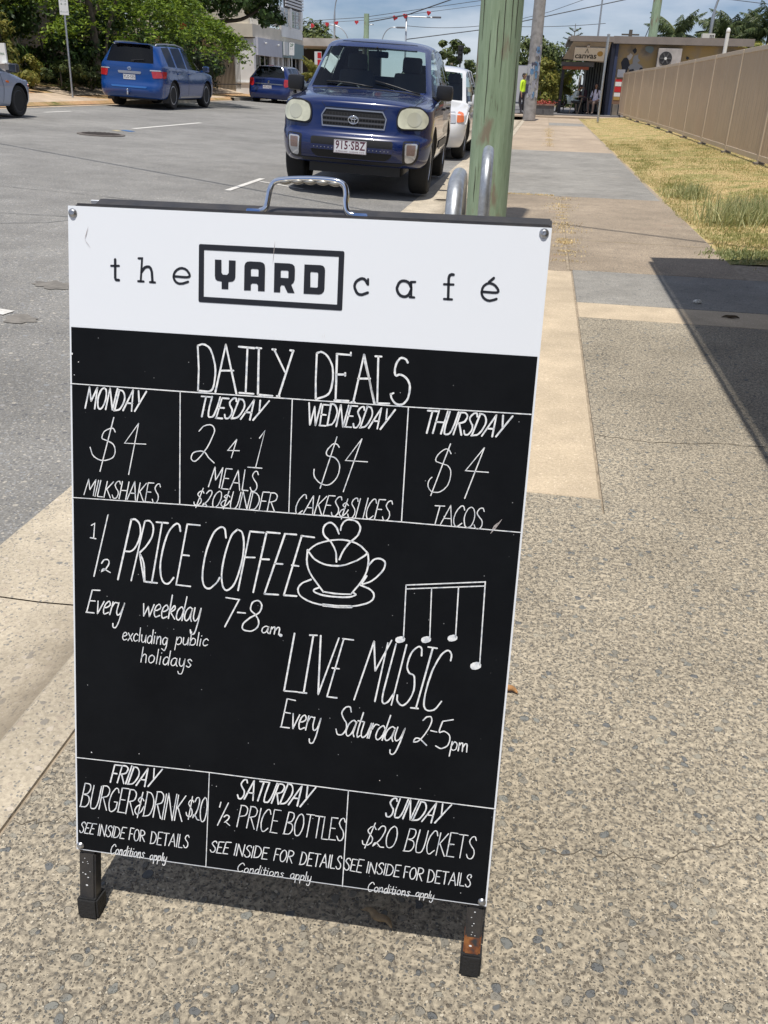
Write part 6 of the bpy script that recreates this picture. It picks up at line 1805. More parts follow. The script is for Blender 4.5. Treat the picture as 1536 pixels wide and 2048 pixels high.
def mirror(parent, x, y, z, side, m, s=1.0):
    b = B(); box(b, (x + side * .13, y, z + .02), (.20 * s, .12 * s, .17 * s), bevel=.045 * s)
    box(b, (x + side * .02, y + .01, z - .05), (.12, .06, .05), bevel=.012)
    o = obj('wing_mirror', b, m, parent, smooth=True, auto=50)
    g = B(); box(g, (x + side * .13, y + .063 * s, z + .02), (.16 * s, .006, .13 * s), bevel=.002); obj('mirror_glass', g, CHROME, o)
def plate(parent, txt, c, w, h, bg, fg, nrm=-1, size=.085, sub=None, tilt=0):
    """number plate; nrm -1 faces the front of the car, +1 the rear"""
    b = B(); box(b, (0, 0, 0), (w, .006, h), bevel=.002); o = obj('number_plate', b, bg, parent); o.location = c
    o.rotation_euler = (R_(tilt), 0, 0 if nrm < 0 else math.pi)
    t = text_mesh(txt, size, bold=.0016, sx=.80, spacing=1.05); t.materials.clear()
    q = obj('plate_lettering', t, fg, o); q.location = (0, -.0042, .012 if sub else 0); q.rotation_euler = (math.pi / 2, 0, 0)
    if sub:
        t = text_mesh(sub, .019, sx=1.05, spacing=1.1); t.materials.clear()
        q = obj('plate_lettering', t, fg, o); q.location = (0, -.0042, -h * .36); q.rotation_euler = (math.pi / 2, 0, 0)
    b = B()
    for x0, z0, x1, z1 in ((-w / 2, h / 2, w / 2, h / 2), (-w / 2, -h / 2, w / 2, -h / 2)): box(b, (0, -.0035, z0 - math.copysign(.004, z0)), (w - .01, .002, .003))
    for s_ in (-1, 1): box(b, (s_ * (w / 2 - .004), -.0035, 0), (.003, .002, h - .012))
    obj('plate_border', b, fg, o)
    return o
PLATEW = M('plate_white', (.66, .66, .68), .4); MAROON = M('plate_maroon', (.10, .018, .035), .5); PLATEK = M('plate_black_print', (.02, .02, .025), .5)

def side_rows(front, cabin, rear):
    return front + cabin + rear

def suv(p):
    """deck rows, levels and window cells from one table of car measurements"""
    W = p['W'] / 2; zb0, zb1 = p['belt']; wr = p['roofw'] / 2
    y0, z0 = p['nose']; yc, zc = p['cowl']; yw, zw = p['wstop']; zr = p['roof']; yr, zrr = p['roofend']; yg, zg = p['glassend']; yt, zt = p['tail']
    L0, L1 = y0, yt
    def bz(y): t = (y - yc) / (yr - yc); return zb0 + (zb1 - zb0) * max(0, min(1, t))
    R = []
    cx = p.get('corner', .16)
    R.append([(0, y0, z0), (W * .36, y0 + .01, z0), (W * .66, y0 + .05, z0 - .005), (W * .85, y0 + cx * .7, z0 - .012), (W * .965, y0 + cx * 1.7, z0 - .03)])
    R.append([(0, y0 + .14, z0 + .055), (W * .38, y0 + .15, z0 + .052), (W * .68, y0 + .19, z0 + .035), (W * .85, y0 + .27, z0 + .01), (W * .985, y0 + .42, z0 - .01)])
    ym = (y0 + yc) / 2 + .05; zm = z0 + (zc - z0) * .66
    R.append([(0, ym, zm), (W * .4, ym, zm - .005), (W * .70, ym + .02, zm - .022), (W * .86, ym + .04, zm - .05), (W * .99, ym + .05, (zb0 + z0) / 2)])
    R.append([(0, yc - .06, zc - .012), (W * .42, yc - .04, zc - .015), (W * .74, yc + .03, zc - .03), (W * .87, yc + .06, zc - .045), (W * .992, yc + .04, zb0 - .02)])
    R.append([(0, yc, zc), (W * .45, yc + .02, zc - .002), (W * .82, yc + .09, zc - .015), (W * .895, yc + .14, zb0 + .03), (W * .992, yc + .14, zb0 - .005)])
    R.append([(0, yw, zw), (wr * .5, yw + .015, zw - .003), (wr * .94, yw + .06, zw - .014), (wr * 1.03, yw + .14, zw - .045), (W * .994, yw + .02, bz(yw))])
    def cab(y, dz=0.0):
        t = (y - yw) / (yr - yw); z = zr - (zr - zw) * max(0, 1 - t * 4) ** 2 - (zr - zrr) * max(0, (t - .5) / .5) ** 2 + dz
        return [(0, y, z), (wr * .5, y, z - .005), (wr * .90, y, z - .028), (wr * 1.03, y, z - .062), (W * .996, y, bz(y))]
    for y in p['pillars']: R.append(cab(y))
    zq = zrr
    R.append([(0, yr, zq), (wr * .5, yr, zq - .004), (wr * .88, yr - .03, zq - .022), (wr * 1.0, yr - .08, zq - .055), (W * .985, yr + p.get('dbelt', .02), bz(yr))])
    R.append([(0, yg, zg), (W * .42, yg - .004, zg), (W * .76, yg - .03, zg), (W * .86, yg - .08, zg), (W * .965, yg - .16, zg - .005)])
    R.append([(0, yt, zt), (W * .42, yt - .004, zt), (W * .76, yt - .03, zt), (W * .88, yt - .07, zt), (W * .975, yt - .14, zt)])
    nR = len(R); iw = 4; n = len(p['pillars'])
    ws = {1000 + iw * 10 + c for c in (0, 1)}
    rg = {1000 + (nR - 3) * 10 + c for c in (0, 1)}
    sides = []
    sides.append({1000 + r * 10 + 3 for r in p['side_cells']})
    return R, ws, rg, sides[0]

def build_car(p, label, group, pm, name='parked_car', detail=None, glass=None, rim=(RIM, .2, 5), wr=.33, ww=.215, cat='car'):
    root = empty(name, p['loc'], label=label, cat=cat, group=group)
    root.rotation_euler = (0, p.get('roll', 0), p.get('yaw', 0))
    # the parts hang from the root through one offset: y = 0 at the nose
    rows, ws, rg, sc = suv(p)
    lv = p['levels']
    me = make_body(rows, lv, [ws, rg, sc], [(y, wr + p.get('az', .0), wr + .055, p['W'] / 2) for y in p['axles']], arch_in=ww + .12)
    for v in me.vertices: v.co.y -= p['mid']
    parts = split_mats(me, 5)
    body = obj('body', parts[0], pm, root, smooth=True, auto=50)
    emit_islands('wheel_arch_liner', parts[4], BLKP, root)
    gm = glass or (GLASS, GLASS, GLASS)
    emit_islands('windscreen', parts[1], gm[0], root); emit_islands('rear_window', parts[2], gm[1], root); emit_islands('side_window', parts[3], gm[2], root)
    w = Wrap([me]); off = p['mid']
    hw = p['W'] / 2 - ww * .5 - p.get('inset', .015)
    for y in p['axles']:
        for s in (-1, 1):
            o = wheel(root, s * hw, y - off, wr, ww, s, rim[0], rim[1], rim[2], steel=rim[0] is STEELRIM)
    b = B(); y0_, y1_ = p['axles']
    for y in p['axles']: tube(b, [(-hw, y - off, wr), (hw, y - off, wr)], .05, 8)
    box(b, (0, (y0_ + y1_) / 2 - off, .27), (p['W'] * .62, (y1_ - y0_) + .9, .14)); obj('underbody', b, BLKP, root)
    cy = p['cowl'][0] - off; ry = p['roofend'][0] - off
    interior(root, 0, p['W'], cy + .05, ry - .05, p['belt'][0], floor=p.get('floor', .45))
    if detail: detail(root, w, off, p)
    bpy.data.meshes.remove(me)
    return root
ROLL = math.atan(.04)

# ---- the blue compact four wheel drive facing us
def det_rav(root, w, off, p):
    P = w.patch
    for s in (-1, 1):
        P('headlight', 'f', [(s * x, z) for x, z in ((.49, .82), (.52, .90), (.59, .92), (.73, .92), (.80, .86), (.81, .79), (.775, .725), (.545, .715), (.50, .74))], LENS, root, off=.026, step=.04, round_=.05)
        P('lamp_reflector', 'f', [(s * (.665 + .075 * math.cos(a)), .815 + .075 * math.sin(a)) for a in [2 * math.pi * k / 16 for k in range(16)]], M('hazed_reflector', (.50, .50, .40), .15, coat=1), root, off=.029, step=.05)
        P('headlight_surround', 'f', [(s * x, z) for x, z in ((.475, .82), (.505, .915), (.58, .935), (.74, .935), (.815, .865), (.825, .785), (.785, .71), (.53, .70), (.485, .735))], BLKP, root, off=.014, step=.05, round_=.05)
        f = P('fog_light', 'f', [(s * x, z) for x, z in ((.60, .575), (.735, .58), (.725, .44), (.69, .39), (.61, .38))], CLEARL, root, off=.012, step=.04, round_=.03)
        P('indicator', 'f', [(s * x, z) for x, z in ((.618, .56), (.712, .563), (.705, .46), (.622, .46))], M('fog_glass', (.22, .15, .13), .3, coat=.8, var=.3, vscale=60, stretch=(1, 1, 6)), root, off=.016, step=.04, round_=.01)
        P('fog_light_surround', 'f', [(s * x, z) for x, z in ((.575, .60), (.76, .605), (.75, .425), (.70, .36), (.585, .35))], BLKP, root, off=.003, step=.05, round_=.03)
    P('grille', 'f', [(-.365, .80), (-.35, .695), (.35, .695), (.365, .80), (.32, .865), (-.32, .865)], MESHB, root, off=.004, step=.05, round_=.03)
    for z in (.745, .795):
        w.line('grille_bar', 'f', [(-.352, z), (.352, z)], .016, M('grille_bar_grey', (.10, .10, .105), .4, metal=.5), root, off=.016)
    w.line('grille_surround', 'f', [(-.365, .80), (-.35, .695), (.35, .695), (.365, .80), (.32, .868), (-.32, .868), (-.365, .80)], .013, SILV, root, off=.012)
    for z in (.72, .77, .822):
        for k in range(-7, 8):
            pass
    b = B()
    for z in (.720, .770, .822):
        for k in range(-9, 10):
            h, n = w.hit('f', k * .034, z); box(b, h + n * .008, (.007, .01, .030))
    o = obj('grille_mesh', b, M('grille_grey', (.03, .03, .032), .5), root, kind='stuff')
    h, n = w.hit('f', 0, .772)
    b = B()
    def ell(rx, rz, cx, cz, t): return [(cx + math.cos(a) * rx, -.001, cz + math.sin(a) * rz) for a in [2 * math.pi * k / 28 for k in range(29)]]
    tube(b, ell(.056, .040, 0, 0, 0), .0055, 8, cap=False); tube(b, ell(.017, .038, 0, 0, 0), .0045, 8, cap=False); tube(b, ell(.038, .014, 0, .018, 0), .0045, 8, cap=False)
    e = obj('emblem', b, CHROME, root, smooth=True); e.location = h + Vector((0, -.020, 0))
    P('bumper_opening', 'f', [(-.47, .585), (-.46, .43), (-.40, .385), (.40, .385), (.46, .43), (.47, .585)], MESHB, root, off=.004, step=.05, round_=.03)
    P('bumper_bar', 'f', [(-.47, .51), (-.47, .465), (.47, .465), (.47, .51)], root_paint(root), root, off=.020, step=.06)
    b = B()
    for z in (.487,):
        for k in range(-10, 11):
            h, n = w.hit('f', k * .042, z); box(b, h + n * .025, (.010, .012, .008))
    obj('bumper_mesh', b, SILV, root, kind='stuff')
    P('lower_valance', 'f', [(-.62, .37), (-.5, .30), (.5, .30), (.62, .37)], BLKP, root, off=.006, step=.06)
    h, n = w.hit('f', 0, .47)
    plate(root, "915·SBZ", (0.0, h.y - .045, .505), .372, .134, PLATEW, MAROON, size=.118, sub="QUEENSLAND - SUNSHINE STATE", tilt=-4)
    w.line('bonnet_seam', 'f', [(-.46, .955), (-.37, .925), (-.33, .885), (.33, .885), (.37, .925), (.46, .955)], .006, BLKP, root, off=.0015)
    for s in (-1, 1):
        w.line('bonnet_seam', 't', [(s * .66, -1.90), (s * .70, -1.5), (s * .735, -1.12)], .007, BLKP, root, off=.0015)
        ax = 'R' if s > 0 else 'L'
        w.line('door_seam', ax, [(-.86, 1.0), (-.90, .7), (-.86, .36)], .008, BLKP, root); w.line('door_seam', ax, [(.15, 1.02), (.16, .7), (.15, .36)], .008, BLKP, root)
        w.line('door_seam', ax, [(1.02, 1.02), (.98, .75), (.70, .55)], .008, BLKP, root)
        w.line('rub_strip', ax, [(-.75, .52), (.75, .52)], .09, BLKP, root, off=.010)
        for y in (.0, .86):
            h, n = w.hit(ax, y, .90); b = B(); box(b, (h.x + s * .012, h.y, .90), (.03, .17, .03), bevel=.008); obj('door_handle', b, BLKP, root)
        mirror(root, s * .79, -.82, 1.07, s, BLKP, 1.0)
        ax2 = w.hit('t', s * .60, -.2)[0]
    for x0, x1 in ((-.52, .06), (.08, .64)):
        b = B(); z0 = w.hit('t', x0, -1.02)[0]; 
        P_ = []
        for t in (0, .25, .5, .75, 1):
            x = x0 + (x1 - x0) * t; y = -1.03 + .10 * (1 - abs(t)) * (1 if x0 < 0 else 1); h = w.hit('t', x, y + .02)[0]; P_.append(h + Vector((0, -.01, .018)))
        tube(b, P_, .009, 6); obj('wiper', b, BLKP, root, smooth=True)
    P('cowl_panel', 't', [(-.68, -.965), (-.62, -1.06), (.62, -1.06), (.68, -.965), (.30, -1.01), (-.30, -1.01)], BLKP, root, off=.003, step=.08)
    P('windscreen_top_band', 'f', [(-.50, 1.515), (.50, 1.515), (.475, 1.585), (-.475, 1.585)], glass_mat('band_glass', (.12, .14, .16), .4), root, off=.003, step=.1)
    b = B(); h = w.hit('f', 0, 1.50)[0]; box(b, (0.02, h.y + .10, 1.455), (.24, .04, .07), bevel=.02); tube(b, [(0.02, h.y + .08, 1.46), (0.0, h.y + .03, 1.53)], .012, 6); obj('rear_view_mirror', b, BLKP, root, smooth=True, auto=40)
_rp = {}
def root_paint(root): return _rp.get(root.name, BLKP)
BLUE = paint('dark_blue_paint', (.0035, .0135, .082), rough=.26)
rav = dict(W=1.735, mid=2.1, nz=1, loc=(-2.30, 10.55 + 2.1, zroad(-2.235) + .03), roll=ROLL, yaw=R_(2.3), nose=(.125, .945), cowl=(1.08, 1.075), wstop=(1.74, 1.535), roof=1.64, roofend=(3.92, 1.60), glassend=(4.12, 1.08), tail=(4.14, .98),
           belt=(.985, 1.06), roofw=1.28, pillars=(2.0, 2.28, 2.36, 3.10, 3.18, 3.75), side_cells=(4, 5, 6, 8, 10), axles=(.80, 3.29), corner=.15,
           levels=[(.83, .012, .010, .02), (.70, .022, .040, .05), (.625, .022, .055, .07), (.60, .030, .135, .12), (.46, .020, .145, .13), (.37, .0, .105, .09), (.315, -.05, .03, .02)])
tmpname = 'parked_car'
def pre(root_label): pass
_orig_empty = empty
r1 = None
def build_named(p, label, pm, detail, **k):
    def d2(root, w, off, pp):
        _rp[root.name] = pm
        detail(root, w, off, pp)
    return build_car(p, label, 'cars parked along the street', pm, detail=d2, **k)
car1 = build_named(rav, 'dark blue compact SUV with hazy headlights parked nearest the camera, plate 915 SBZ', BLUE, det_rav, wr=.345, ww=.225)
car1.scale = (1.035, 1.0, 1.06)
WHITEP = paint('white_car_paint', (.70, .70, .70), rough=.35)
BLUE2 = paint('mid_blue_paint', (.003, .042, .19), rough=.25)
BLUE3 = paint('navy_wagon_paint', (.006, .018, .10), rough=.3)
SILVP = paint('silver_blue_paint', (.30, .35, .47), metal=.35, rough=.35)

def det_plain(root, w, off, p, face='f'):
    """lamps, plates, seams and trims for the cars further down the street"""
    P = w.patch; W = p['W'] / 2; q = p.get('det', {})
    for s in (-1, 1):
        for nm, ax, poly, m in q.get('pairs', ()):
            P(nm, ax, [(s * x, z) for x, z in poly] if ax in 'fr' else poly, m, root, off=.012, step=.06, round_=.03)
        ax = 'R' if s > 0 else 'L'
        for nm, poly, m in q.get('sides', ()): P(nm, ax, poly, m, root, off=.012, step=.08, round_=.02)
        for pts in q.get('seams', ()): w.line('door_seam', ax, pts, .012, BLKP, root)
        for y in q.get('handles', ()):
            h, n = w.hit(ax, y, q['hz']); b = B(); box(b, (h.x + s * .015, h.y, q['hz']), (.035, .17, .035), bevel=.008); obj('door_handle', b, q.get('hm', BLKP), root)
        mirror(root, s * (W * .985), q['mir'][0], q['mir'][1], s, q.get('mm', BLKP))
    for nm, ax, poly, m in q.get('mid', ()): P(nm, ax, poly, m, root, off=.010, step=.06, round_=.03)

hrv = dict(W=1.72, mid=2.0, loc=(-2.33, 17.05 + 2.0, zroad(-2.33) + .01), roll=ROLL, nose=(.10, .80), cowl=(.98, 1.00), wstop=(1.66, 1.50), roof=1.60, roofend=(3.70, 1.56), glassend=(3.92, 1.05), tail=(3.95, .95),
           belt=(.93, 1.00), roofw=1.26, pillars=(1.9, 2.3, 2.38, 3.0, 3.08, 3.5), side_cells=(4, 5, 6, 8, 10), axles=(.78, 3.14), corner=.17,
           levels=[(.78, .015, .01, .02), (.66, .03, .06, .06), (.56, .035, .13, .12), (.38, .03, .14, .12), (.28, 0, .08, .07), (.22, -.05, .03, .02)],
           det=dict(mir=(-.95, 1.02), mm=WHITEP, seams=([(-.85, .95), (-.88, .6), (-.82, .33)], [(.25, .95), (.25, .33)]), handles=(.05, .9), hz=.84, hm=WHITEP,
                    pairs=(('headlight', 'f', [(.42, .80), (.66, .82), (.70, .64), (.45, .62)], CLEARL), ('indicator', 'f', [(.70, .83), (.80, .80), (.825, .66), (.71, .645)], AMBER)),
                    sides=(('arch_trim', [(-1.62, .62), (-1.45, .76), (-1.22, .82), (-.98, .76), (-.84, .62), (-.87, .61), (-1.0, .72), (-1.22, .78), (-1.43, .72), (-1.59, .60)], WHITEP),),
                    mid=(('grille', 'f', [(-.38, .77), (.38, .77), (.36, .66), (-.36, .66)], MESHB), ('bumper_opening', 'f', [(-.5, .46), (.5, .46), (.46, .34), (-.46, .34)], MESHB))))
car2 = build_car(hrv, 'white compact SUV parked directly behind the dark blue SUV', 'cars parked along the street', WHITEP, detail=det_plain, wr=.335, ww=.22)

hl = dict(W=1.91, mid=2.39, loc=(-12.0, 25.95 + 2.39, zroad(-12.0) + .02), roll=-ROLL, yaw=math.pi, nose=(.12, .95), cowl=(1.22, 1.12), wstop=(1.98, 1.60), roof=1.70, roofend=(4.40, 1.66), glassend=(4.66, 1.17), tail=(4.69, 1.06),
          belt=(1.04, 1.13), roofw=1.40, pillars=(2.3, 2.62, 2.70, 3.45, 3.53, 4.10), side_cells=(4, 5, 6, 8, 10), axles=(.95, 3.74), corner=.18,
          levels=[(.92, .012, .01, .005), (.78, .03, .05, .02), (.66, .035, .09, .05), (.58, .03, .12, .115), (.42, .015, .12, .13), (.32, -.01, .07, .08), (.26, -.06, .02, .0)],
          det=dict(mir=(-1.05, 1.10), mm=BLUE2, seams=([(-1.0, 1.03), (-1.03, .6), (-.95, .36)], [(.22, 1.05), (.22, .36)], [(1.15, 1.08), (1.05, .8), (.85, .50)]), handles=(.10, .98), hz=.95, hm=BLUE2,
                   pairs=(('tail_light', 'r', [(.66, .98), (.92, .985), (.94, .82), (.70, .80)], REDL), ('reversing_light', 'r', [(.62, 1.015), (.90, 1.02), (.92, .99), (.61, .985)], CLEARL),),
                   sides=(('tail_light', [(1.86, .98), (2.14, .995), (2.14, .80), (1.96, .83)], REDL), ('side_step', [(-.9, .30), (.85, .30), (.85, .345), (-.9, .345)], SILV)),
                   mid=(('garnish', 'r', [(-.36, .955), (.36, .955), (.34, .89), (-.34, .89)], SILV), ('bumper_step', 'r', [(-.55, .575), (.55, .575), (.52, .53), (-.52, .53)], M('bumper_edge_blue', (.03, .12, .36), .3)))))
def det_hl(root, w, off, p):
    det_plain(root, w, off, p)
    h, n = w.hit('r', 0, .83); plate(root, "YLO·535", (0, h.y + .02, .80), .372, .134, PLATEW, PLATEK, nrm=1, size=.11)
    h, n = w.hit('r', 0, 1.0)
    b = B(); tube(b, [(math.cos(a) * .055, 0, math.sin(a) * .038) for a in [2 * math.pi * k / 20 for k in range(21)]], .007, 6, cap=False); tube(b, [(math.cos(a) * .03, 0, .01 + math.sin(a) * .018) for a in [2 * math.pi * k / 20 for k in range(21)]], .006, 6, cap=False); e = obj('emblem', b, CHROME, root); e.location = h + Vector((0, .012, .02))
    b = B(); h = w.hit('r', 0, 1.62)[0]; box(b, (0, h.y - .02, 1.665), (1.06, .20, .025), bevel=.010); obj('spoiler', b, BLUE2, root, smooth=True, auto=40)
    b = B(); h = w.hit('r', -.1, 1.24)[0]; tube(b, [h + Vector((0, .03, 0)), h + Vector((-.34, .02, .03))], .012, 6); box(b, h + Vector((0, .02, -.02)), (.09, .04, .05), bevel=.01); obj('wiper', b, BLKP, root)
    for s in (-1, 1):
        b = B(); P_ = [w.hit('t', s * .63, y)[0] + Vector((0, 0, d)) for y, d in ((-.30, .0), (-.2, .05), (.4, .055), (1.2, .05), (1.75, .045), (1.85, .0))]
        tube(b, P_, .020, 8); obj('roof_rail', b, SILV, root, smooth=True)
        b = B(); box(b, (s * .86, 1.80, .30), (.20, .02, .28)); obj('mud_flap', b, BLKP, root)
    b = B(); tube(b, [(0, 2.25, .36), (0, 2.52, .36), (0, 2.52, .44)], .025, 8); lathe(b, [(.001, .44), (.03, .46), (.03, .48), (.001, .50)], 10, 'z', (0, 2.52, 0)); obj('tow_ball', b, CHROME, root, smooth=True)
car3 = build_car(hl, 'bright blue large SUV parked across the road under the feathery tree, plate YLO 535', 'cars parked along the street', BLUE2, detail=det_hl, wr=.37, ww=.245, glass=(TINT, TINT, TINT), rim=(RIM, .245, 5))

wg = dict(W=1.80, mid=2.25, loc=(-11.62, 38.6 + 2.25, zroad(-11.6) - .06), roll=-ROLL, yaw=math.pi, nose=(.10, .72), cowl=(1.10, .95), wstop=(1.85, 1.40), roof=1.50, roofend=(4.10, 1.46), glassend=(4.40, 1.02), tail=(4.43, .94),
          belt=(.88, .98), roofw=1.22, pillars=(2.1, 2.5, 2.57, 3.3, 3.37, 3.85), side_cells=(4, 5, 6, 8, 10), axles=(.92, 3.62), corner=.18,
          levels=[(.80, .012, .01, .01), (.66, .025, .05, .03), (.54, .03, .11, .11), (.38, .015, .12, .12), (.28, -.01, .07, .08), (.22, -.06, .02, .0)],
          det=dict(mir=(-.98, .98), mm=BLUE3, seams=([(-.9, .9), (-.9, .35)], [(.2, .9), (.2, .35)]), handles=(.1, .9), hz=.82, hm=BLUE3,
                   pairs=(('tail_light', 'r', [(.66, .98), (.84, .98), (.87, .74), (.70, .68), (.64, .76)], REDL),),
                   sides=(('tail_light', [(1.82, .95), (2.02, .96), (2.02, .74), (1.90, .72)], REDL), ('indicator', [(-1.7, .62), (-1.66, .62), (-1.66, .66), (-1.7, .66)], AMBER)),
                   mid=(('garnish', 'r', [(-.60, .80), (.60, .80), (.60, .765), (-.60, .765)], SILV), ('plate_recess', 'r', [(-.55, .755), (.55, .755), (.50, .56), (-.50, .56)], BLUE3))))
def det_wg(root, w, off, p):
    det_plain(root, w, off, p)
    h, n = w.hit('r', 0, .66); plate(root, "476·HQJ", (.05, h.y + .03, .665), .372, .134, PLATEW, MAROON, nrm=1, size=.11)
    h, n = w.hit('r', 0, .88); b = B(); lathe(b, [(.045, 0), (.045, .012), (.02, .015)], 18, 'y'); e = obj('emblem', b, CHROME, root); e.location = h + Vector((0, .002, 0))
    b = B(); box(b, (0, w.hit('r', 0, 1.42)[0].y - .04, 1.485), (.22, .05, .02), bevel=.006); obj('brake_light', b, REDL, root)
car4 = build_car(wg, 'navy blue station wagon seen from behind in front of the white shop', 'cars parked along the street', BLUE3, detail=det_wg, wr=.315, ww=.2)

sv = dict(W=1.70, mid=2.05, loc=(-11.98, 19.42 - 2.05, zroad(-11.98) + .02), roll=-ROLL, yaw=math.pi, nose=(.08, .66), cowl=(1.02, .90), wstop=(1.80, 1.34), roof=1.42, roofend=(3.5, 1.38), glassend=(3.95, .98), tail=(4.05, .90),
          belt=(.86, .93), roofw=1.16, pillars=(2.0, 2.3, 2.37, 3.0, 3.07, 3.3), side_cells=(4, 5, 6, 8, 10), axles=(.76, 3.22), corner=.20,
          levels=[(.74, .012, .01, .01), (.62, .02, .05, .05), (.52, .022, .09, .10), (.36, .01, .10, .11), (.27, -.01, .06, .07), (.21, -.06, .02, .0)],
          det=dict(mir=(-.98, .92), mm=BLKP, seams=([(-.62, .86), (-.70, .6), (-.66, .30)], [(.45, .86), (.45, .30)], [(-1.02, .30), (-1.02, .50)]), handles=(.3, 1.1), hz=.78,
                   pairs=(('headlight', 'f', [(.45, .66), (.72, .68), (.76, .54), (.48, .52)], CLEARL), ('indicator', 'f', [(.76, .64), (.80, .63), (.81, .57), (.765, .57)], AMBER)),
                   sides=(('indicator', [(-.90, .655), (-.80, .665), (-.80, .70), (-.89, .70)], AMBER), ('bumper_seam', [(-1.92, .615), (-1.55, .60), (-1.55, .607), (-1.92, .622)], BLKP))))
car5 = build_car(sv, 'pale silver blue hatchback cut off by the left edge of the picture', 'cars parked along the street', SILVP, detail=det_plain, wr=.305, ww=.19, rim=(STEELRIM, .21, 8))
fb = dict(W=1.75, mid=2.2, loc=(-.35, 66.0, .06), yaw=math.pi / 2, nose=(.08, .70), cowl=(1.05, .92), wstop=(1.85, 1.36), roof=1.45, roofend=(3.6, 1.42), glassend=(4.1, 1.0), tail=(4.3, .92),
          belt=(.88, .95), roofw=1.18, pillars=(2.0, 2.3, 2.37, 3.1, 3.17, 3.4), side_cells=(4, 5, 6, 8, 10), axles=(.85, 3.45), corner=.2,
          levels=[(.74, .012, .01, .01), (.62, .02, .05, .05), (.36, .01, .10, .11), (.22, -.06, .02, .0)], det=dict(mir=(-1.0, .98), seams=(), handles=()))
car6 = build_car(fb, 'pale blue sedan parked side on behind the planter, far beyond the path', 'cars parked along the street', paint('pale_blue_paint', (.42, .52, .62)), detail=det_plain, wr=.31, ww=.2, glass=(TINT, TINT, TINT))

# ================================================================== POLES, HOOPS, SIGNS, WIRES
def timber(name, c1, c2, sc=(9, 9, .8)):
    m = bpy.data.materials.new(name); m.use_nodes = True; nt = m.node_tree; b = nt.nodes['Principled BSDF']; lk = nt.links.new
    t = nt.nodes.new('ShaderNodeTexCoord'); mp = nt.nodes.new('ShaderNodeMapping'); mp.inputs['Scale'].default_value = sc; lk(t.outputs['Object'], mp.inputs[0])
    n = nt.nodes.new('ShaderNodeTexNoise'); n.inputs['Scale'].default_value = 3.2; n.inputs['Detail'].default_value = 10; n.inputs['Roughness'].default_value = .68; lk(mp.outputs[0], n.inputs['Vector'])
    r = nt.nodes.new('ShaderNodeValToRGB'); e = r.color_ramp.elements; e[0].position = .30; e[0].color = (.10, .085, .055, 1); e[1].position = .66; e[1].color = (*c1, 1)
    k = e.new(.40); k.color = (*c2, 1); k = e.new(.54); k.color = (*[(a + b_) / 2 for a, b_ in zip(c1, c2)], 1)
    lk(n.outputs[0], r.inputs[0])
    # bare grey wood showing where the stain has worn off
    n2 = nt.nodes.new('ShaderNodeTexNoise'); n2.inputs['Scale'].default_value = 2.1; n2.inputs['Detail'].default_value = 6
    mp2 = nt.nodes.new('ShaderNodeMapping'); mp2.inputs['Scale'].default_value = (4, 4, 1.1); lk(t.outputs['Object'], mp2.inputs[0]); lk(mp2.outputs[0], n2.inputs['Vector'])
    mr = nt.nodes.new('ShaderNodeMapRange'); mr.inputs[1].default_value = .60; mr.inputs[2].default_value = .68; lk(n2.outputs[0], mr.inputs[0])
    mx = nt.nodes.new('ShaderNodeMixRGB'); mx.inputs[2].default_value = (.25, .215, .15, 1); lk(mr.outputs[0], mx.inputs[0]); lk(r.outputs[0], mx.inputs[1]); lk(mx.outputs[0], b.inputs['Base Color'])
    bp = nt.nodes.new('ShaderNodeBump'); bp.inputs['Strength'].default_value = .6; bp.inputs['Distance'].default_value = .008; lk(n.outputs[0], bp.inputs['Height']); lk(bp.outputs[0], b.inputs['Normal'])
    b.inputs['Roughness'].default_value = .85; return m
GREENW = timber('green_treated_timber', (.36, .465, .315), (.25, .335, .215))
GALV = M('galvanised_steel', (.47, .49, .51), .38, metal=.75, var=.25, vscale=30)
CONC = M('pole_concrete', (.32, .305, .295), .85, var=.3, vscale=5, bump=.3, bscale=60)
WIREM = M('black_cable', (.03, .03, .033), .6)
def pole(name, x, y, z0, h, r0, r1, m, label, cat='pole', group=None, seg=20, rough=0):
    rt = empty(name, (x, y, z0), label=label, cat=cat, group=group)
    b = B(); n = 30 if rough else 2; rg = random.Random(int(abs(x) * 99))
    pts = [(rg.uniform(-rough, rough) * .4, rg.uniform(-rough, rough) * .4, h * i / (n - 1)) for i in range(n)]
    rings = tube(b, pts, r0, seg, radii=[r0 + (r1 - r0) * i / (n - 1) for i in range(n)])
    if rough:
        ph = [rg.uniform(0, 6) for _ in range(4)]
        for ring in rings:
            for k, v in enumerate(ring):
                a = 2 * math.pi * k / seg; c = Vector((0, 0, v.co.z)); d = v.co - c
                v.co = c + d * (1 + .02 * math.sin(3 * a + ph[0]) + .015 * math.sin(7 * a + ph[1]) - .03 * (math.sin(11 * a + ph[2]) > .93))
    obj('shaft', b, m, rt, smooth=True, auto=60); return rt
gp = pole('timber_power_pole', -.385, 7.15, -.02, 9.5, .158, .130, GREENW, 'thick weathered green timber power pole behind the sign', seg=40, rough=.004)
for k in range(9):   # drying splits in the timber
    a = R_(200 + k * 17 + random.uniform(-5, 5)); z0 = random.uniform(.2, 1.6); L_ = random.uniform(.25, .9)
    b = B(); P_ = []
    for t in range(9):
        z = z0 + L_ * t / 8; r = .158 + (-.028) * z / 9.5 + .003; aa = a + .012 * math.sin(t * 1.3 + k)
        P_.append(Vector((math.cos(aa) * r, math.sin(aa) * r, z)))
    tube(b, P_, .003, 5, radii=[.0008 + .0022 * math.sin(math.pi * (t + .3) / 8.6) for t in range(9)]); obj('split', b, M('split_shadow', (.045, .04, .03), .95), gp)
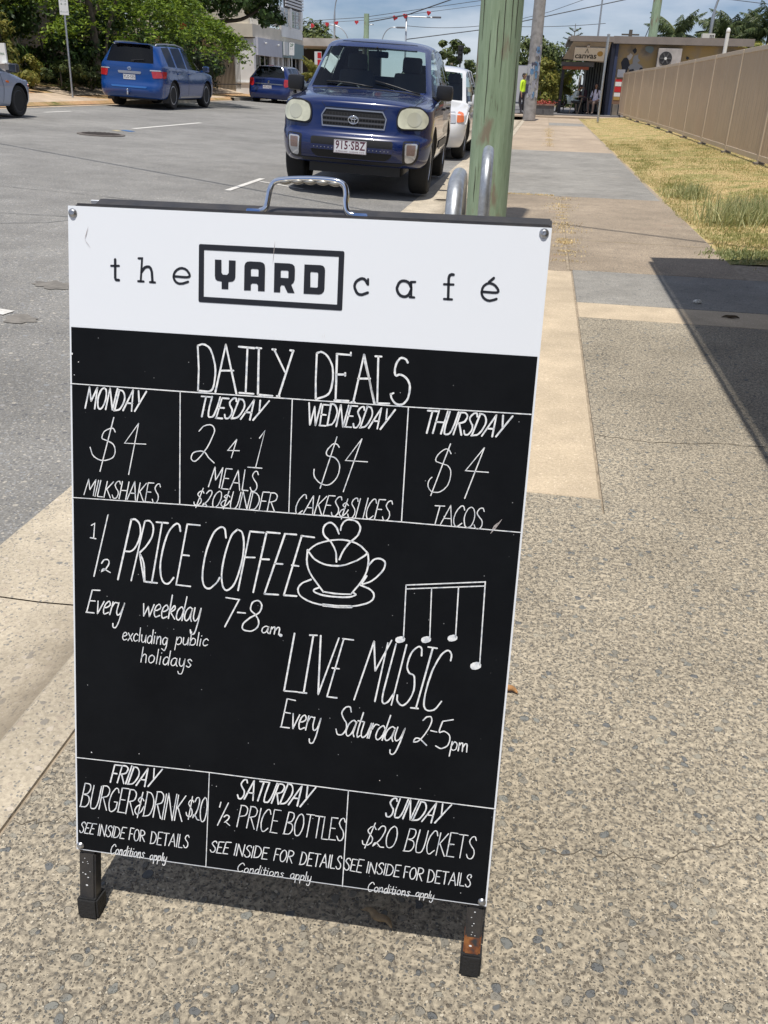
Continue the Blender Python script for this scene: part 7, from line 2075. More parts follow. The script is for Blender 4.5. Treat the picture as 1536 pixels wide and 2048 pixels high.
def hoop(x, y, yaw, label, h=.82, w=.62):
    rt = empty('bike_hoop', (x, y, 0), yaw, label=label, cat='bike rack', group='bike hoops beside the pole')
    b = B(); r = .19
    P_ = [(0, 0, -.05), (0, 0, h - r)] + [(0, r - r * math.cos(t), h - r + r * math.sin(t)) for t in [math.pi / 2 * k / 8 for k in range(1, 9)]] + [(0, w - r, h)] + [(0, w - r + r * math.sin(t), h - r + r * math.cos(t)) for t in [math.pi / 2 * k / 8 for k in range(1, 9)]] + [(0, w, -.05)]
    tube(b, P_, .030, 18); obj('hoop_tube', b, GALV, rt, smooth=True, auto=60)
    for y_ in (0, w):
        b = B(); lathe(b, [(.06, 0), (.06, .008), (.03, .010)], 20, 'z', (0, y_, 0)); obj('base_plate', b, GALV, rt)
hoop(-.283, 3.12, R_(3), 'galvanised bike hoop nearer the sign, showing lower just left of the green pole')
hoop(-.262, 4.62, R_(3), 'galvanised bike hoop in front of the green pole, the taller one in the picture')

cp = pole('concrete_pole', -.63, 37.3, .03, 11, .245, .17, CONC, 'grey concrete light pole plastered with torn posters', rough=.002, seg=24)
rg = random.Random(3)
for k in range(34):
    z = rg.uniform(.7, 2.45); a0 = rg.uniform(200, 330); da = rg.uniform(18, 50); dz = rg.uniform(.10, .4)
    colr = rg.choice([(.85, .85, .88), (.78, .79, .83), (.22, .42, .66), (.70, .68, .66), (.16, .16, .22), (.6, .6, .66)])
    b = B(); n = 6
    top = [b.verts.new((math.cos(R_(a0 + da * i / n)) * .249, math.sin(R_(a0 + da * i / n)) * .249, z + dz + rg.uniform(-.03, .03))) for i in range(n + 1)]
    bot = [b.verts.new((math.cos(R_(a0 + da * i / n)) * .251, math.sin(R_(a0 + da * i / n)) * .251, z + rg.uniform(-.05, .05))) for i in range(n + 1)]
    for i in range(n): b.faces.new((bot[i], bot[i + 1], top[i + 1], top[i]))
    bmesh.ops.solidify(b, geom=list(b.faces), thickness=.002)
    obj('torn_poster', b, M('poster_%d%d%d' % tuple(int(c * 99) for c in colr), colr, .8, var=.25, vscale=12), cp)
sp_ = pole('street_sign_post', 2.03, 37.3, .06, 2.95, .045, .045, GALV, 'bare galvanised sign post standing in the dry grass before the café')
b = B(); box(b, (-.03, 0, 2.5), (.04, .03, .7)); lathe(b, [(.06, 2.93), (.06, 2.97), (.01, 2.99)], 12); obj('bracket', b, GALV, sp_)

GREENS = M('sign_green', (.02, .12, .05), .5); SIGNW = M('sign_white', (.72, .73, .72), .5); SIGNR = M('sign_red', (.55, .02, .025), .5); SBLK = M('sign_black', (.02, .02, .02), .5)
def parking_sign(x, y, z0, h, label, lines, w=.25, hh=.62, m=GREENS, lean=1.5):
    rt = empty('parking_sign', (x, y, z0), label=label, cat='street sign')
    rt.rotation_euler = (0, R_(lean), R_(20))
    b = B(); tube(b, [(0, .02, 0), (0, .02, h)], .03, 12); obj('post', b, GALV, rt, smooth=True, auto=60)
    b = B(); box(b, (0, -.02, h - hh / 2), (w, .006, hh), bevel=.002); pl = obj('sign_plate', b, SIGNW, rt)
    for s, sz, dz in lines:
        t = text_mesh(s, sz, bold=.004 if sz > .12 else 0, sx=.85); t.materials.clear(); o = obj('sign_lettering', t, m, pl); o.location = (0, -.0245, h - dz); o.rotation_euler = (math.pi / 2, 0, 0)
parking_sign(-14.02, 26.4, .45, 2.82, 'white and green 2P parking sign on a thin post left of the blue SUV', (('2P', .20, .12), ('9 - 12', .075, .26), ('8 - 10', .075, .35), ('<——>', .075, .54)), lean=1.5)
parking_sign(-12.9, 47.0, .5, 2.35, 'small white parking sign in front of the shop awning', (('2P', .20, .12), ('8 - 6', .08, .28)), w=.26, hh=.56)
rs = empty('no_stopping_sign', (-12.35, 50.5, .45), R_(14), label='white and red sign panel beside the dark SUV mirror', cat='street sign')
b = B(); tube(b, [(0, .02, 0), (0, .02, 2.1)], .03, 10); obj('post', b, SBLK, rs)
b = B(); box(b, (0, -.02, 1.78), (.38, .008, .72)); pl = obj('sign_plate', b, SIGNW, rs)
for dz in (.18, -.16):
    b = B(); box(b, (.07, -.027, 1.78 + dz), (.20, .004, .28)); obj('red_panel', b, SIGNR, pl)

def wire(pts, r, label, sag=.0, group='overhead wires'):
    P_ = []
    for a, c in zip(pts, pts[1:]):
        for k in range(12):
            t = k / 12; P_.append((a[0] + (c[0] - a[0]) * t, a[1] + (c[1] - a[1]) * t, a[2] + (c[2] - a[2]) * t - sag * 4 * t * (1 - t)))
    P_.append(pts[-1]); o0 = Vector(P_[0]); b = B(); tube(b, [Vector(p) - o0 for p in P_], r, 5)
    return obj('overhead_wire', b, WIREM, None, label=label, cat='wire', group=group, loc=o0)
wire([(-22, 58, 3.9), (-11.79, 60, 4.80), (-4.2, 60, 5.86), (6, 58, 7.6)], .016, 'upper thin wire strung with red hearts left of the green pole')
wire([(-22, 58.3, 3.84), (-11.79, 60.2, 4.66), (-4.2, 60.2, 5.62), (6, 58.2, 7.2)], .012, 'lower thin wire running just under the wire with hearts')
wire([(-11.5, 60, 4.54), (-8.97, 59.7, 4.96), (-5.94, 59, 5.85), (-2, 58, 7.2)], .030, 'thick dark cable rising right from the short timber pole top')
wire([(-9.04, 60, 4.4), (-4.22, 60, 4.51), (3, 60, 4.75)], .016, 'slack wire leaving the street light mast at arm height', sag=.12)
wire([(-9.01, 60, 3.66), (-4.2, 60, 4.3), (3.69, 60, 5.93), (8, 60, 6.9)], .026, 'dark cable climbing right behind the pole to the sky above the café')
wire([(-2.6, 60, 4.75), (-.38, 60, 5.29), (1.62, 60, 5.97), (5, 60, 7.1)], .014, 'thin upper wire between the concrete pole and the mast')
wire([(7.0, 60, 6.25), (9.34, 60, 6.13), (12.05, 60, 5.88), (20, 60, 5.2)], .018, 'wire crossing above the palms at the top right corner')
wire([(4.45, 50, 3.4), (5.1, 50, 5.6)], .02, 'steel stay wire beside the far green pole')
wire([(-13.5, 14.0, 7.4), (1.5, 5.9, 7.6), (9, 1.9, 7.8)], .024, 'service wire high over the road that throws a thin shadow on the asphalt', sag=.0)
HEART = M('red_bunting', (.50, .03, .04), .6)
def heart(x, z, s, label):
    P_ = [(16 * math.sin(t) ** 3 / 17 * s, (13 * math.cos(t) - 5 * math.cos(2 * t) - 2 * math.cos(3 * t) - math.cos(4 * t)) / 17 * s) for t in [2 * math.pi * k / 20 for k in range(20)]]
    b = B(); prism(b, P_, -.05, .05, 'xz'); fix(b)
    o = obj('red_heart', b, HEART, None, label=label, cat='decoration', group='red hearts hung on the wire', loc=(x, 59.9, z)); o.rotation_euler = (0, R_(random.uniform(-35, 35)), R_(random.uniform(-40, 40)))
for i, (x, z, s) in enumerate(((-15.0, 4.28, .14), (-14.05, 4.38, .13), (-13.45, 4.46, .13), (-12.17, 4.52, .13), (-9.75, 4.80, .16), (-9.12, 4.92, .16), (-7.67, 5.1, .14))):
    heart(x, z, s, ('first red heart on the wire, closest to the white building', 'second red heart from the white building', 'third red heart, hanging over the tall lamp mast', 'fourth red heart, just left of the short timber pole', 'red heart hanging between the timber pole and the lamp mast', 'red heart right at the head of the lamp mast', 'last red heart on the wire, nearest the big green pole')[i])
pole('timber_power_pole', -11.56, 60, .4, 4.6, .17, .16, GREENW, 'short pale green timber pole top rising behind the dark blue SUV roof')
fp_ = pole('timber_power_pole', 4.85, 50, .1, 9, .24, .19, GREENW, 'distant green timber power pole rising behind the café roof', rough=.003)
def lamp(x, y, z0, h, arm, label, r=.07, m=GALV, curve=True, head=True):
    rt = empty('street_lamp', (x, y, z0), label=label, cat='street lamp', group='street lamps')
    b = B()
    if curve: P_ = [(0, 0, 0), (0, 0, h * .72)] + [(arm * (1 - math.cos(t)), 0, h * .72 + h * .28 * math.sin(t)) for t in [math.pi / 2 * k / 8 for k in range(1, 9)]] + [(arm * 1.5, 0, h * 1.0)]
    else: P_ = [(0, 0, 0), (0, 0, h)]
    tube(b, P_, r, 8, radii=[r] * 2 + [r * .6] * (len(P_) - 2)); obj('mast', b, m, rt, smooth=True)
    if not curve: b = B(); tube(b, [(0, 0, h - .1), (arm, 0, h - .14)], r * .6, 6); obj('arm', b, m, rt)
    if head: b = B(); e_ = P_[-1][0] if curve else arm; box(b, (e_ + .12 * (1 if arm > 0 else -1), 0, (h if curve else h - .12)), (.55, .2, .10), bevel=.03); obj('lamp_head', b, M('lamp_grey', (.16, .16, .17), .5), rt)
lamp(-13.6, 60, .4, 6.2, .9, 'tall thin curved lamp mast right of the white building', r=.06)
lamp(-9.05, 60, .4, 4.6, 1.75, 'lamp mast with a long straight arm over the dark blue SUV', curve=False, r=.055)
lamp(-12.88, 61, .4, 4.0, -1.1, 'small curved lamp bending left, between the tall mast and the timber pole', r=.05, head=False)
lamp(-12.05, 61.5, .4, 4.1, .45, 'small curved lamp touching the short timber pole', r=.05, head=False)
lamp(-10.95, 62, .4, 4.0, .75, 'small curved lamp bending right of the short timber pole', r=.05)
lamp(9.1, 60, 0, 7.2, 1.2, 'curved lamp mast standing between the two palm clumps', r=.11)
ma = pole('radio_mast', 2.22, 50.5, 3.3, 4.2, .05, .03, GALV, 'thin radio mast standing on the café roof', cat='mast')
tp = pole('timber_power_pole', 5.28, 70, 0, 5.0, .14, .12, M('old_timber', (.13, .11, .09), .9), 'far bare T-shaped power pole above the café roof')
b = B(); box(b, (0, 0, 4.7), (1.2, .1, .1)); obj('crossarm', b, MATS['old_timber'], tp)
tl = empty('traffic_light', (-6.05, 65, .0), label='black traffic light seen over the white SUV roof', cat='traffic light')
b = B(); tube(b, [(0, .1, 0), (0, .1, 3.5)], .05, 8); obj('post', b, SBLK, tl)
b = B(); box(b, (0, -.05, 3.15), (.34, .2, .9), bevel=.03)
for k in range(3): lathe(b, [(.11, -.30), (.11, -.16), (.10, -.16)], 12, 'y', (0, 0, 2.9 + k * .26))
obj('signal_head', b, SBLK, tl)

# small litter on the ground
def leaf_litter(loc, L_, w, c, label, rz, name='dead_leaf', thick=.006):
    b = B(); P_ = [(-L_ / 2, 0, .004), (-L_ * .25, w * .25, .012), (0, -w * .1, thick + .006), (L_ * .28, w * .2, .012), (L_ / 2, -w * .15, .005)]
    tube(b, catmull(P_, 4), .004, 7, radii=[max(.001, w * .5 * math.sin(math.pi * (i + .6) / 17.6)) for i in range(17)])
    for v in b.verts: v.co.z = max(.0006, v.co.z * .8)
    o = obj(name, b, M('litter_%d' % int(c[0] * 100), c, .9, var=.4, vscale=60), None, smooth=True, label=label, cat='leaf', loc=loc, rz=rz)
leaf_litter((.036, 1.455, 0), .060, .016, (.42, .22, .09), 'curled orange bark chip at the right edge of the sign', R_(-8), 'bark_chip')
leaf_litter((-.128, .865, 0), .056, .013, (.30, .22, .13), 'pale brown twig lying in the shadow under the sign', R_(-22), 'bark_chip')
leaf_litter((1.15, 5.08, 0), .10, .022, (.10, .07, .04), 'dark twig on the shaded tan concrete band', R_(3), 'twig')
leaf_litter((-.80, 9.9, .0), .07, .05, (.60, .36, .10), 'small yellow leaf on the kerb beside the green pole', R_(30))
leaf_litter((-1.02, 8.9, -.09), .16, .04, (.12, .08, .05), 'dark curled leaf in the gutter behind the sign top', R_(-20))
leaf_litter((-1.13, 10.9, -.115), .22, .03, (.05, .04, .03), 'dark strip of bark by the gutter near the tyre', R_(10), 'bark_strip')
leaf_litter((-.95, 1.55, -.045), .018, .010, (.60, .38, .12), 'tiny yellow leaf at the kerb beside the sign', R_(70))
leaf_litter((1.02, 5.42, 0), .05, .035, (.70, .68, .62), 'white scrap of litter on the grey patch of path', R_(0), 'paper_scrap')

# ================================================================== TREES AND SHRUBS
def leaves(name, P, N, size, m, parent, asp=.5, shade=(0, 1), seed=1, droop=.0, kind=None, fold=.25):
    """leaf-sized faces: P centres, N facing directions"""
    r = np.random.default_rng(seed); n = len(P)
    P = np.asarray(P, float); N = np.asarray(N, float) + r.normal(0, .45, (n, 3)); N /= np.linalg.norm(N, axis=1)[:, None] + 1e-9
    A = np.cross(N, r.normal(0, 1, (n, 3))); A[:, 2] -= droop * np.linalg.norm(A, axis=1); A /= np.linalg.norm(A, axis=1)[:, None] + 1e-9
    Bv = np.cross(N, A); Bv /= np.linalg.norm(Bv, axis=1)[:, None] + 1e-9
    s = size * (.6 + .8 * r.random(n)); a = A * s[:, None] * .5; b = Bv * (s * asp)[:, None] * .5
    tip = P + a; base = P - a; l = P + b + N * (s * fold * .3)[:, None]; q = P - b + N * (s * fold * .3)[:, None]
    V = np.concatenate([base, l, tip, q]); i = np.arange(n)
    me = bpy.data.meshes.new(name); me.vertices.add(4 * n); me.vertices.foreach_set('co', V.ravel())
    F = np.stack([i, i + n, i + 2 * n, i + 3 * n], 1)
    me.loops.add(4 * n); me.polygons.add(n); me.loops.foreach_set('vertex_index', F.ravel())
    me.polygons.foreach_set('loop_start', i * 4); me.polygons.foreach_set('loop_total', np.full(n, 4)); me.update(calc_edges=True)
    at = me.attributes.new('shade', 'FLOAT', 'POINT'); sh = np.clip(shade[0] + (shade[1] - shade[0]) * r.random(n), 0, 1); at.data.foreach_set('value', np.tile(sh, 4))
    return obj(name, me, m, parent, kind=kind)
def crown_points(clusters, n, seed=1):
    """leaf centres on the outer shell and inside each clump (cx, cy, cz, rx, ry, rz); clumps break up into smaller ones"""
    r = np.random.default_rng(seed); w = np.array([c[3] * c[4] + c[5] * c[3] for c in clusters]); w = w / w.sum()
    Ps, Ns = [], []
    for c, k in zip(clusters, (w * n).astype(int)):
        sub = max(3, int(k / 90)); d = r.normal(0, 1, (sub, 3)); d /= np.linalg.norm(d, axis=1)[:, None]
        sc = np.array(c[:3]) + d * np.array(c[3:6]) * (.45 + .55 * r.random((sub, 1)) ** .5)
        sr = (.22 + .22 * r.random(sub)) * min(c[3], c[5]) * 1.3
        ii = r.integers(0, sub, k); e = r.normal(0, 1, (k, 3)); e /= np.linalg.norm(e, axis=1)[:, None]
        p = sc[ii] + e * (sr[ii] * (.55 + .5 * r.random(k)))[:, None] * np.array([1.15, 1.15, .75])
        Ps.append(p); Ns.append(e + d[ii] * .5 + np.array([0, 0, .35]))
    return np.concatenate(Ps), np.concatenate(Ns)
BARK = M('grey_bark', (.17, .145, .115), .9, var=.4, vscale=9, bump=.5, bscale=25, stretch=(1, 1, .25)); BARKD = M('dark_bark', (.07, .058, .045), .9, var=.4, vscale=9)
LEAF_B = leaf_mat('bright_fern_leaf', (.03, .075, .008), (.25, .34, .035), .5, .3)
LEAF_D = leaf_mat('dark_glossy_leaf', (.022, .05, .012), (.085, .14, .035), .4, .2)
LEAF_Y = leaf_mat('yellow_green_leaf', (.10, .13, .02), (.40, .36, .09), .55, .3)
LEAF_M = leaf_mat('mid_green_leaf', (.03, .055, .016), (.15, .18, .05), .55, .2)
LEAF_P = leaf_mat('palm_leaf', (.03, .055, .02), (.14, .18, .07), .45, .2)
def limbs(parent, segs, m=BARK, name='trunk'):
    b = B()
    for pts, r0, r1 in segs:
        P_ = catmull(pts, 5) if len(pts) > 2 else [Vector(p) for p in pts]; n = len(P_)
        tube(b, P_, r0, 9, radii=[r0 + (r1 - r0) * i / (n - 1) for i in range(n)])
    return obj(name, b, m, parent, smooth=True)
def tree(name, loc, label, clusters, n, size, m, trunk, group='trees and shrubs', seed=1, cat='tree', asp=.5, droop=0, bm_=BARK):
    rt = empty(name, loc, label=label, cat=cat, group=group)
    limbs(rt, trunk, bm_)
    P, N = crown_points(clusters, n, seed); leaves('crown', P, N, size, m, rt, asp=asp, seed=seed, droop=droop)
    return rt
# the feathery tree over the bright blue SUV: flat layers of drooping fronds
pt = empty('feathery_tree', (-15.9, 31.5, .7), label='wide feathery bright green tree spreading over the blue SUV across the road', cat='tree', group='trees and shrubs')
limbs(pt, [([(.15, 0, -.4), (.25, 0, 1.4), (.1, .1, 3.0)], .17, .12), ([(.1, .1, 2.2), (1.2, .2, 3.0), (3.2, .4, 3.1)], .09, .03), ([(.1, .1, 2.5), (-1.5, -.3, 3.2), (-3.6, -.5, 3.0)], .09, .03), ([(.1, 0, 2.8), (.6, -1.2, 3.6), (1.6, -2, 3.7)], .07, .03), ([(.35, .3, -.4), (.5, .4, 1.5), (1.1, .6, 3.2)], .07, .05)])
r_ = np.random.default_rng(21); FP, FN = [], []
tips = []
for k in range(330):
    a = r_.uniform(0, 2 * np.pi); rad = 4.9 * r_.random() ** .55
    x = rad * np.cos(a) * 1.05; y = rad * np.sin(a) * .8
    z = 4.3 - (rad / 4.9) ** 2 * 2.9 + r_.normal(0, .30)
    if x < -1.5: z += .25
    if x > 1.0: z = min(z, 3.6 - (x - 1) * .42 + r_.normal(0, .12)) + .1
    tips.append((x, y, z, a))
for x, y, z, a in tips:
    for f in range(7):
        fa = a + r_.normal(0, 1.0); L_ = r_.uniform(.5, .85); dz = r_.uniform(.35, .75)
        for t in np.linspace(.1, 1, 9):
            px, py, pz = x + np.cos(fa) * L_ * t, y + np.sin(fa) * L_ * t, z - dz * L_ * t * t + .05 * r_.normal()
            for s in (-1, 1):
                w_ = .15 * np.sin(np.pi * min(1, t * .9 + .08)); FP.append((px - np.sin(fa) * s * w_ * .55, py + np.cos(fa) * s * w_ * .55, pz - .02)); FN.append((0, 0, 1))
leaves('crown', FP, FN, .135, LEAF_B, pt, asp=.42, seed=5)
# a few orange blossoms
b = B()
for k in range(9): box(b, (3.9 + random.gauss(0, .07), -.9 + random.gauss(0, .07), 1.95 + random.gauss(0, .05)), (.06, .06, .05), rot=Matrix.Rotation(random.random() * 3, 3, 'Y'))
obj('blossom', b, M('orange_blossom', (.45, .09, .02), .7), pt, kind='stuff')
tree('fig_tree', (-13.1, 39.0, .6), 'dense dark fig tree in front of the white building upper floor', [(.3, 0, 3.6, 1.5, 1.3, .85), (1.2, .1, 3.5, .95, 1.0, .85), (-.9, .1, 4.2, 1.3, 1.2, .9), (1.55, 0, 2.75, .45, .6, .45), (.4, 0, 4.6, 1.6, 1.2, .8)], 9000, .16, LEAF_D,
     [([(-2.4, .6, -.4), (-2.2, .5, 1.6), (-1.2, .2, 2.55), (.3, 0, 2.75), (1.2, 0, 3.2)], .13, .05), ([(-2.1, .5, 1.8), (-2.0, .3, 3.2)], .1, .05)], seed=3, asp=.7, bm_=BARKD)
# dark wall of shrubs under the trees along the far verge
shrubs = [(-17.2, 24.3, 1.4, 2.4, LEAF_M, 'mid green shrub at the far left behind the silver car'), (-17.6, 27.0, 1.6, 3.0, LEAF_D, 'dark tall shrub behind the parking sign post'), (-17.0, 31.0, 1.5, 2.6, LEAF_D, 'dark shrub left of the blue SUV'),
          (-16.4, 34.2, 1.6, 2.8, LEAF_D, 'dark shrub directly behind the blue SUV roof'), (-15.9, 38.2, 1.6, 3.0, LEAF_D, 'dark shrub right of the blue SUV under the feathery tree'), (-16.0, 42.0, 1.5, 2.6, LEAF_D, 'dark shrub against the white building corner')]
for i, (x, y, r, h, m, lab) in enumerate(shrubs):
    tree('shrub', (x, y, .85), lab, [(0, 0, h * .55, r, r * 1.1, h * .5), (.2, -.3, h * .25, r * .9, r, h * .28)], 3800, .19, m, [([(0, 0, -.2), (.1, 0, h * .5), (.3, .1, h * .9)], .07, .03), ([(-.2, 0, -.2), (-.5, .1, h * .7)], .05, .02)], seed=30 + i, cat='shrub')
for i, (x, y, r, h, lab) in enumerate(((-15.9, 24.9, .95, .85, 'low variegated hedge shrub behind the silver car bonnet'), (-15.75, 26.7, .8, .8, 'low variegated shrub left of the parking sign post'), (-15.4, 28.4, .8, .75, 'low pale leafed shrub right of the parking sign post'), (-15.2, 30.0, .7, .7, 'low green shrub at the left bumper of the blue SUV'))):
    tree('low_shrub', (x, y, .75), lab, [(0, 0, h * .5, r, r, h * .5)], 1700, .13, LEAF_Y if i < 2 else LEAF_M, [([(0, 0, -.1), (0, 0, h * .6)], .04, .02)], seed=50 + i, cat='shrub', group='low shrubs on the far verge')
tree('upright_shrub', (-16.2, 26.6, .8), 'upright yellow green shrub rising behind the low hedge', [(0, 0, 1.0, .4, .4, .9)], 900, .13, LEAF_Y, [([(0, 0, -.1), (0, 0, 1.4)], .04, .02)], seed=61, cat='shrub')
def stems(loc, label, n, h, spread, seed):
    r = random.Random(seed); rt = empty('tall_stemmed_plant', loc, label=label, cat='plant', group='trees and shrubs')
    P, N = [], []
    for k in range(n):
        x = r.gauss(0, spread); y = r.gauss(0, spread); hh = h * r.uniform(.75, 1.1); dx = r.gauss(0, .18)
        limbs(rt, [([(x, y, -.2), (x + dx * .5, y, hh * .5), (x + dx, y, hh)], .035, .025)], BARK, 'stem')
        for q in range(26):
            a = r.uniform(0, 6.283); L_ = r.uniform(.3, .6)
            for t in (.25, .5, .75, 1.0): P.append((x + dx + math.cos(a) * L_ * t, y + math.sin(a) * L_ * t, hh + .28 * t - .62 * t * t)); N.append((0, 0, 1))
    leaves('crown', P, N, .22, LEAF_Y, rt, asp=.22, seed=seed)
stems((-16.0, 24.6, .8), 'cluster of thin stemmed cordylines with spiky heads at the far left', 7, 2.3, .5, 4)
stems((-16.6, 26.0, .8), 'spiky headed plant cluster between the far left stems and the sign post', 4, 2.6, .35, 9)
tree('broad_tree', (-18.8, 28.5, .9), 'tall mid green tree crown above the shrubs at the top left', [(0, 0, 3.6, 2.6, 2.6, 1.5), (-1.2, -2.8, 3.4, 1.8, 2.0, 1.3), (1.6, -1.0, 2.8, 1.6, 1.6, 1.0)], 9000, .19, LEAF_M, [([(0, 0, -.2), (.1, 0, 1.8), (0, 0, 3.4)], .16, .09), ([(0, 0, 1.6), (-1, -1.6, 3.2)], .1, .05)], seed=71)
tree('broad_tree', (-19.5, 37, .9), 'tall dark tree crown behind the feathery tree', [(0, 0, 4.2, 3.6, 4.5, 2.2), (2.0, 4, 4.0, 2.4, 2.6, 2.0)], 9000, .24, LEAF_D, [([(0, 0, -.2), (.1, 0, 2.2), (0, 0, 4)], .2, .1)], seed=72)
tree('round_tree', (-23.6, 95, .9), 'rounded green tree on the skyline right of the white building', [(.3, 0, 3.3, 2.3, 2.2, 2.2), (-2.5, 0, 2.8, 2.5, 2.2, 2.2)], 6500, .42, LEAF_M, [([(0, 0, -.5), (0, 0, 3)], .3, .15)], seed=73)
tree('broad_tree', (-7.2, 70, .2), 'leafy tree above the white SUV roof beside the traffic light', [(0, 0, 3.2, 1.15, 1.1, .75), (-.9, 0, 2.6, .8, .9, .6), (.8, 0, 2.4, .9, .9, .6), (0, 0, 1.5, 1.6, 1.4, .9)], 3200, .30, LEAF_M, [([(0, 0, -.5), (.1, 0, 2.8)], .15, .07)], seed=74)
tree('broad_tree', (-4.6, 72, .2), 'lower leafy tree between the white SUV and the green pole', [(0, 0, 1.9, 1.3, 1.1, .9), (.6, 0, 1.1, 1.3, 1.1, .9)], 2200, .30, LEAF_M, [([(0, 0, -.5), (.1, 0, 2)], .12, .07)], seed=75)
tree('broad_tree', (-1.2, 64, .1), 'dense green tree left of the café awning behind the concrete pole', [(0, 0, 3.0, 1.9, 1.5, 1.3), (1.5, .5, 2.7, 1.2, 1.2, 1.1), (-.8, 0, 1.6, 1.6, 1.4, 1.2), (1.2, 0, 1.2, 1.4, 1.2, 1.0), (-2.4, 1, 3.4, 1.2, 1.2, .9)], 11000, .22, LEAF_M, [([(0, 0, -.3), (.1, 0, 1.8), (0, 0, 3)], .16, .08)], seed=76)
tree('broad_tree', (2.2, 70, .1), 'dark tree mass seen through the open café front', [(0, 0, 1.6, 2.6, 1.6, 1.7), (2.6, 0, 1.4, 2.0, 1.5, 1.5)], 6000, .25, LEAF_D, [([(0, 0, -.3), (0, 0, 2)], .16, .08)], seed=77)
tree('planter_shrub', (-.35, 47.4, .1), 'yellow green shrub growing behind the low planter box', [(0, 0, 1.5, .75, .6, .8), (.3, 0, .8, .6, .6, .6)], 2600, .16, LEAF_Y, [([(0, 0, -.1), (0, 0, 1.2)], .06, .03)], seed=78, cat='shrub')
tree('roof_bush', (12.0, 58, 1.2), 'yellowish bush over the fence top near the right edge', [(0, 0, 2.1, 1.6, 1.2, .6), (-1.6, 0, 1.9, 1.0, 1.0, .5), (1.6, 0, 2.2, 1.4, 1.0, .6)], 4200, .2, LEAF_Y, [([(0, 0, -1), (0, 0, 2)], .1, .06)], seed=79)

def palm(loc, label, h, nf, L, seed, m=LEAF_P, up=.9, trunk_r=.13, name='palm_tree', width=.5):
    r = random.Random(seed); rt = empty(name, loc, label=label, cat='palm tree', group='palm trees')
    limbs(rt, [([(0, 0, -.3), (.08, 0, h * .5), (0, 0, h)], trunk_r, trunk_r * .7)], BARK)
    b = B(); P, N = [], []
    for k in range(nf):
        a = r.uniform(0, 6.283); el = r.uniform(-.25, up); LL = L * r.uniform(.6, 1.15); P_ = []
        for i in range(9):
            t = i / 8; d = LL * t; P_.append(Vector((math.cos(a) * d * math.cos(el * (1 - t * .4)), math.sin(a) * d * math.cos(el * (1 - t * .4)), h + d * math.sin(el) - .40 * LL * t * t * (1.1 - el * .3))))
        tube(b, P_, .018, 5, radii=[.022 * (1 - .8 * i / 8) + .003 for i in range(9)])
        side = Vector((-math.sin(a), math.cos(a), 0))
        for i in range(44):
            t = .10 + .90 * i / 43; q = min(7.999, t * 8); j = int(q); p = P_[j].lerp(P_[j + 1], q - j); fw = (P_[min(j + 1, 8)] - P_[j]).normalized(); wv = width * L * .62 * math.sin(math.pi * min(1, t * .80 + .14))
            for s in (-1, 1):
                d = (side * s * r.uniform(.5, .9) + fw * .55 + Vector((0, 0, -r.uniform(.35, 1.3)))).normalized() * wv * r.uniform(.7, 1.1); w2 = fw * (L * .009)
                P.append((p - w2, p + w2, p + d * .6 + w2 * 1.1 + Vector((0, 0, .03)), p + d + Vector((0, 0, -.05 * wv)), p + d * .6 - w2 * 1.1 + Vector((0, 0, .03))))
    obj('frond_stalks', b, M('frond_stalk', (.16, .18, .06), .6), rt)
    me = bpy.data.meshes.new('fronds'); me.from_pydata([v for l in P for v in l], [], [tuple(range(5 * i, 5 * i + 5)) for i in range(len(P))])
    at = me.attributes.new('shade', 'FLOAT', 'POINT'); at.data.foreach_set('value', np.repeat(np.random.default_rng(seed).random(len(P)), 5)); obj('fronds', me, m, rt)
    return rt
palm((7.3, 61, 0), 'tall feathery palm in the centre of the left palm clump', 4.25, 30, 1.9, 1, up=1.35)
palm((6.3, 62, 0), 'shorter palm at the left of the left palm clump', 3.7, 22, 1.6, 2, up=1.2)
palm((8.4, 63, 0), 'shorter palm at the right of the left palm clump, yellower', 3.5, 22, 1.6, 3, up=1.1)
palm((10.0, 62, 0), 'palm beside the curved lamp mast at the top right', 4.3, 28, 1.9, 4, up=1.2)
palm((11.2, 64, 0), 'tall palm in the middle of the right hand palm clump', 4.7, 32, 2.1, 5, up=1.35)
palm((12.6, 61, 0), 'palm at the right edge of the picture', 4.5, 28, 2.0, 6, up=1.3)
palm((-12.0, 48.8, .45), 'small yellow palm in front of the low awning by the dark SUV mirror', 1.0, 20, 1.15, 7, m=LEAF_Y, up=1.3, trunk_r=.1)
palm((.55, 49.5, .1), 'bright young palm left of the café posts', 1.2, 18, 1.5, 8, m=LEAF_Y, up=1.35)
palm((-1.3, 50.5, .1), 'pale young palm behind the concrete pole', 1.3, 16, 1.5, 9, m=LEAF_M, up=1.3)
np_ = empty('norfolk_pine', (1.55, 75, 0), label='sparse Norfolk pine top above the café awning', cat='tree', group='trees and shrubs')
limbs(np_, [([(0, 0, 0), (0, 0, 5.6)], .12, .02)] + [([(0, 0, 3.4 + k * .33), (s * (1.3 - k * .17), 0.2 * s, 3.65 + k * .33)], .03, .02) for k in range(6) for s in (-1, 1)], BARKD)
P, N = [], []
for k in range(6):
    for s in (-1, 1):
        for t in np.linspace(.3, 1.0, 7): P.append((s * t * (1.3 - k * .17), .2 * s, 3.45 + k * .33 + .22 * t)); N.append((0, 0, 1))
leaves('crown', P, N, .28, LEAF_D, np_, asp=.35, seed=2)

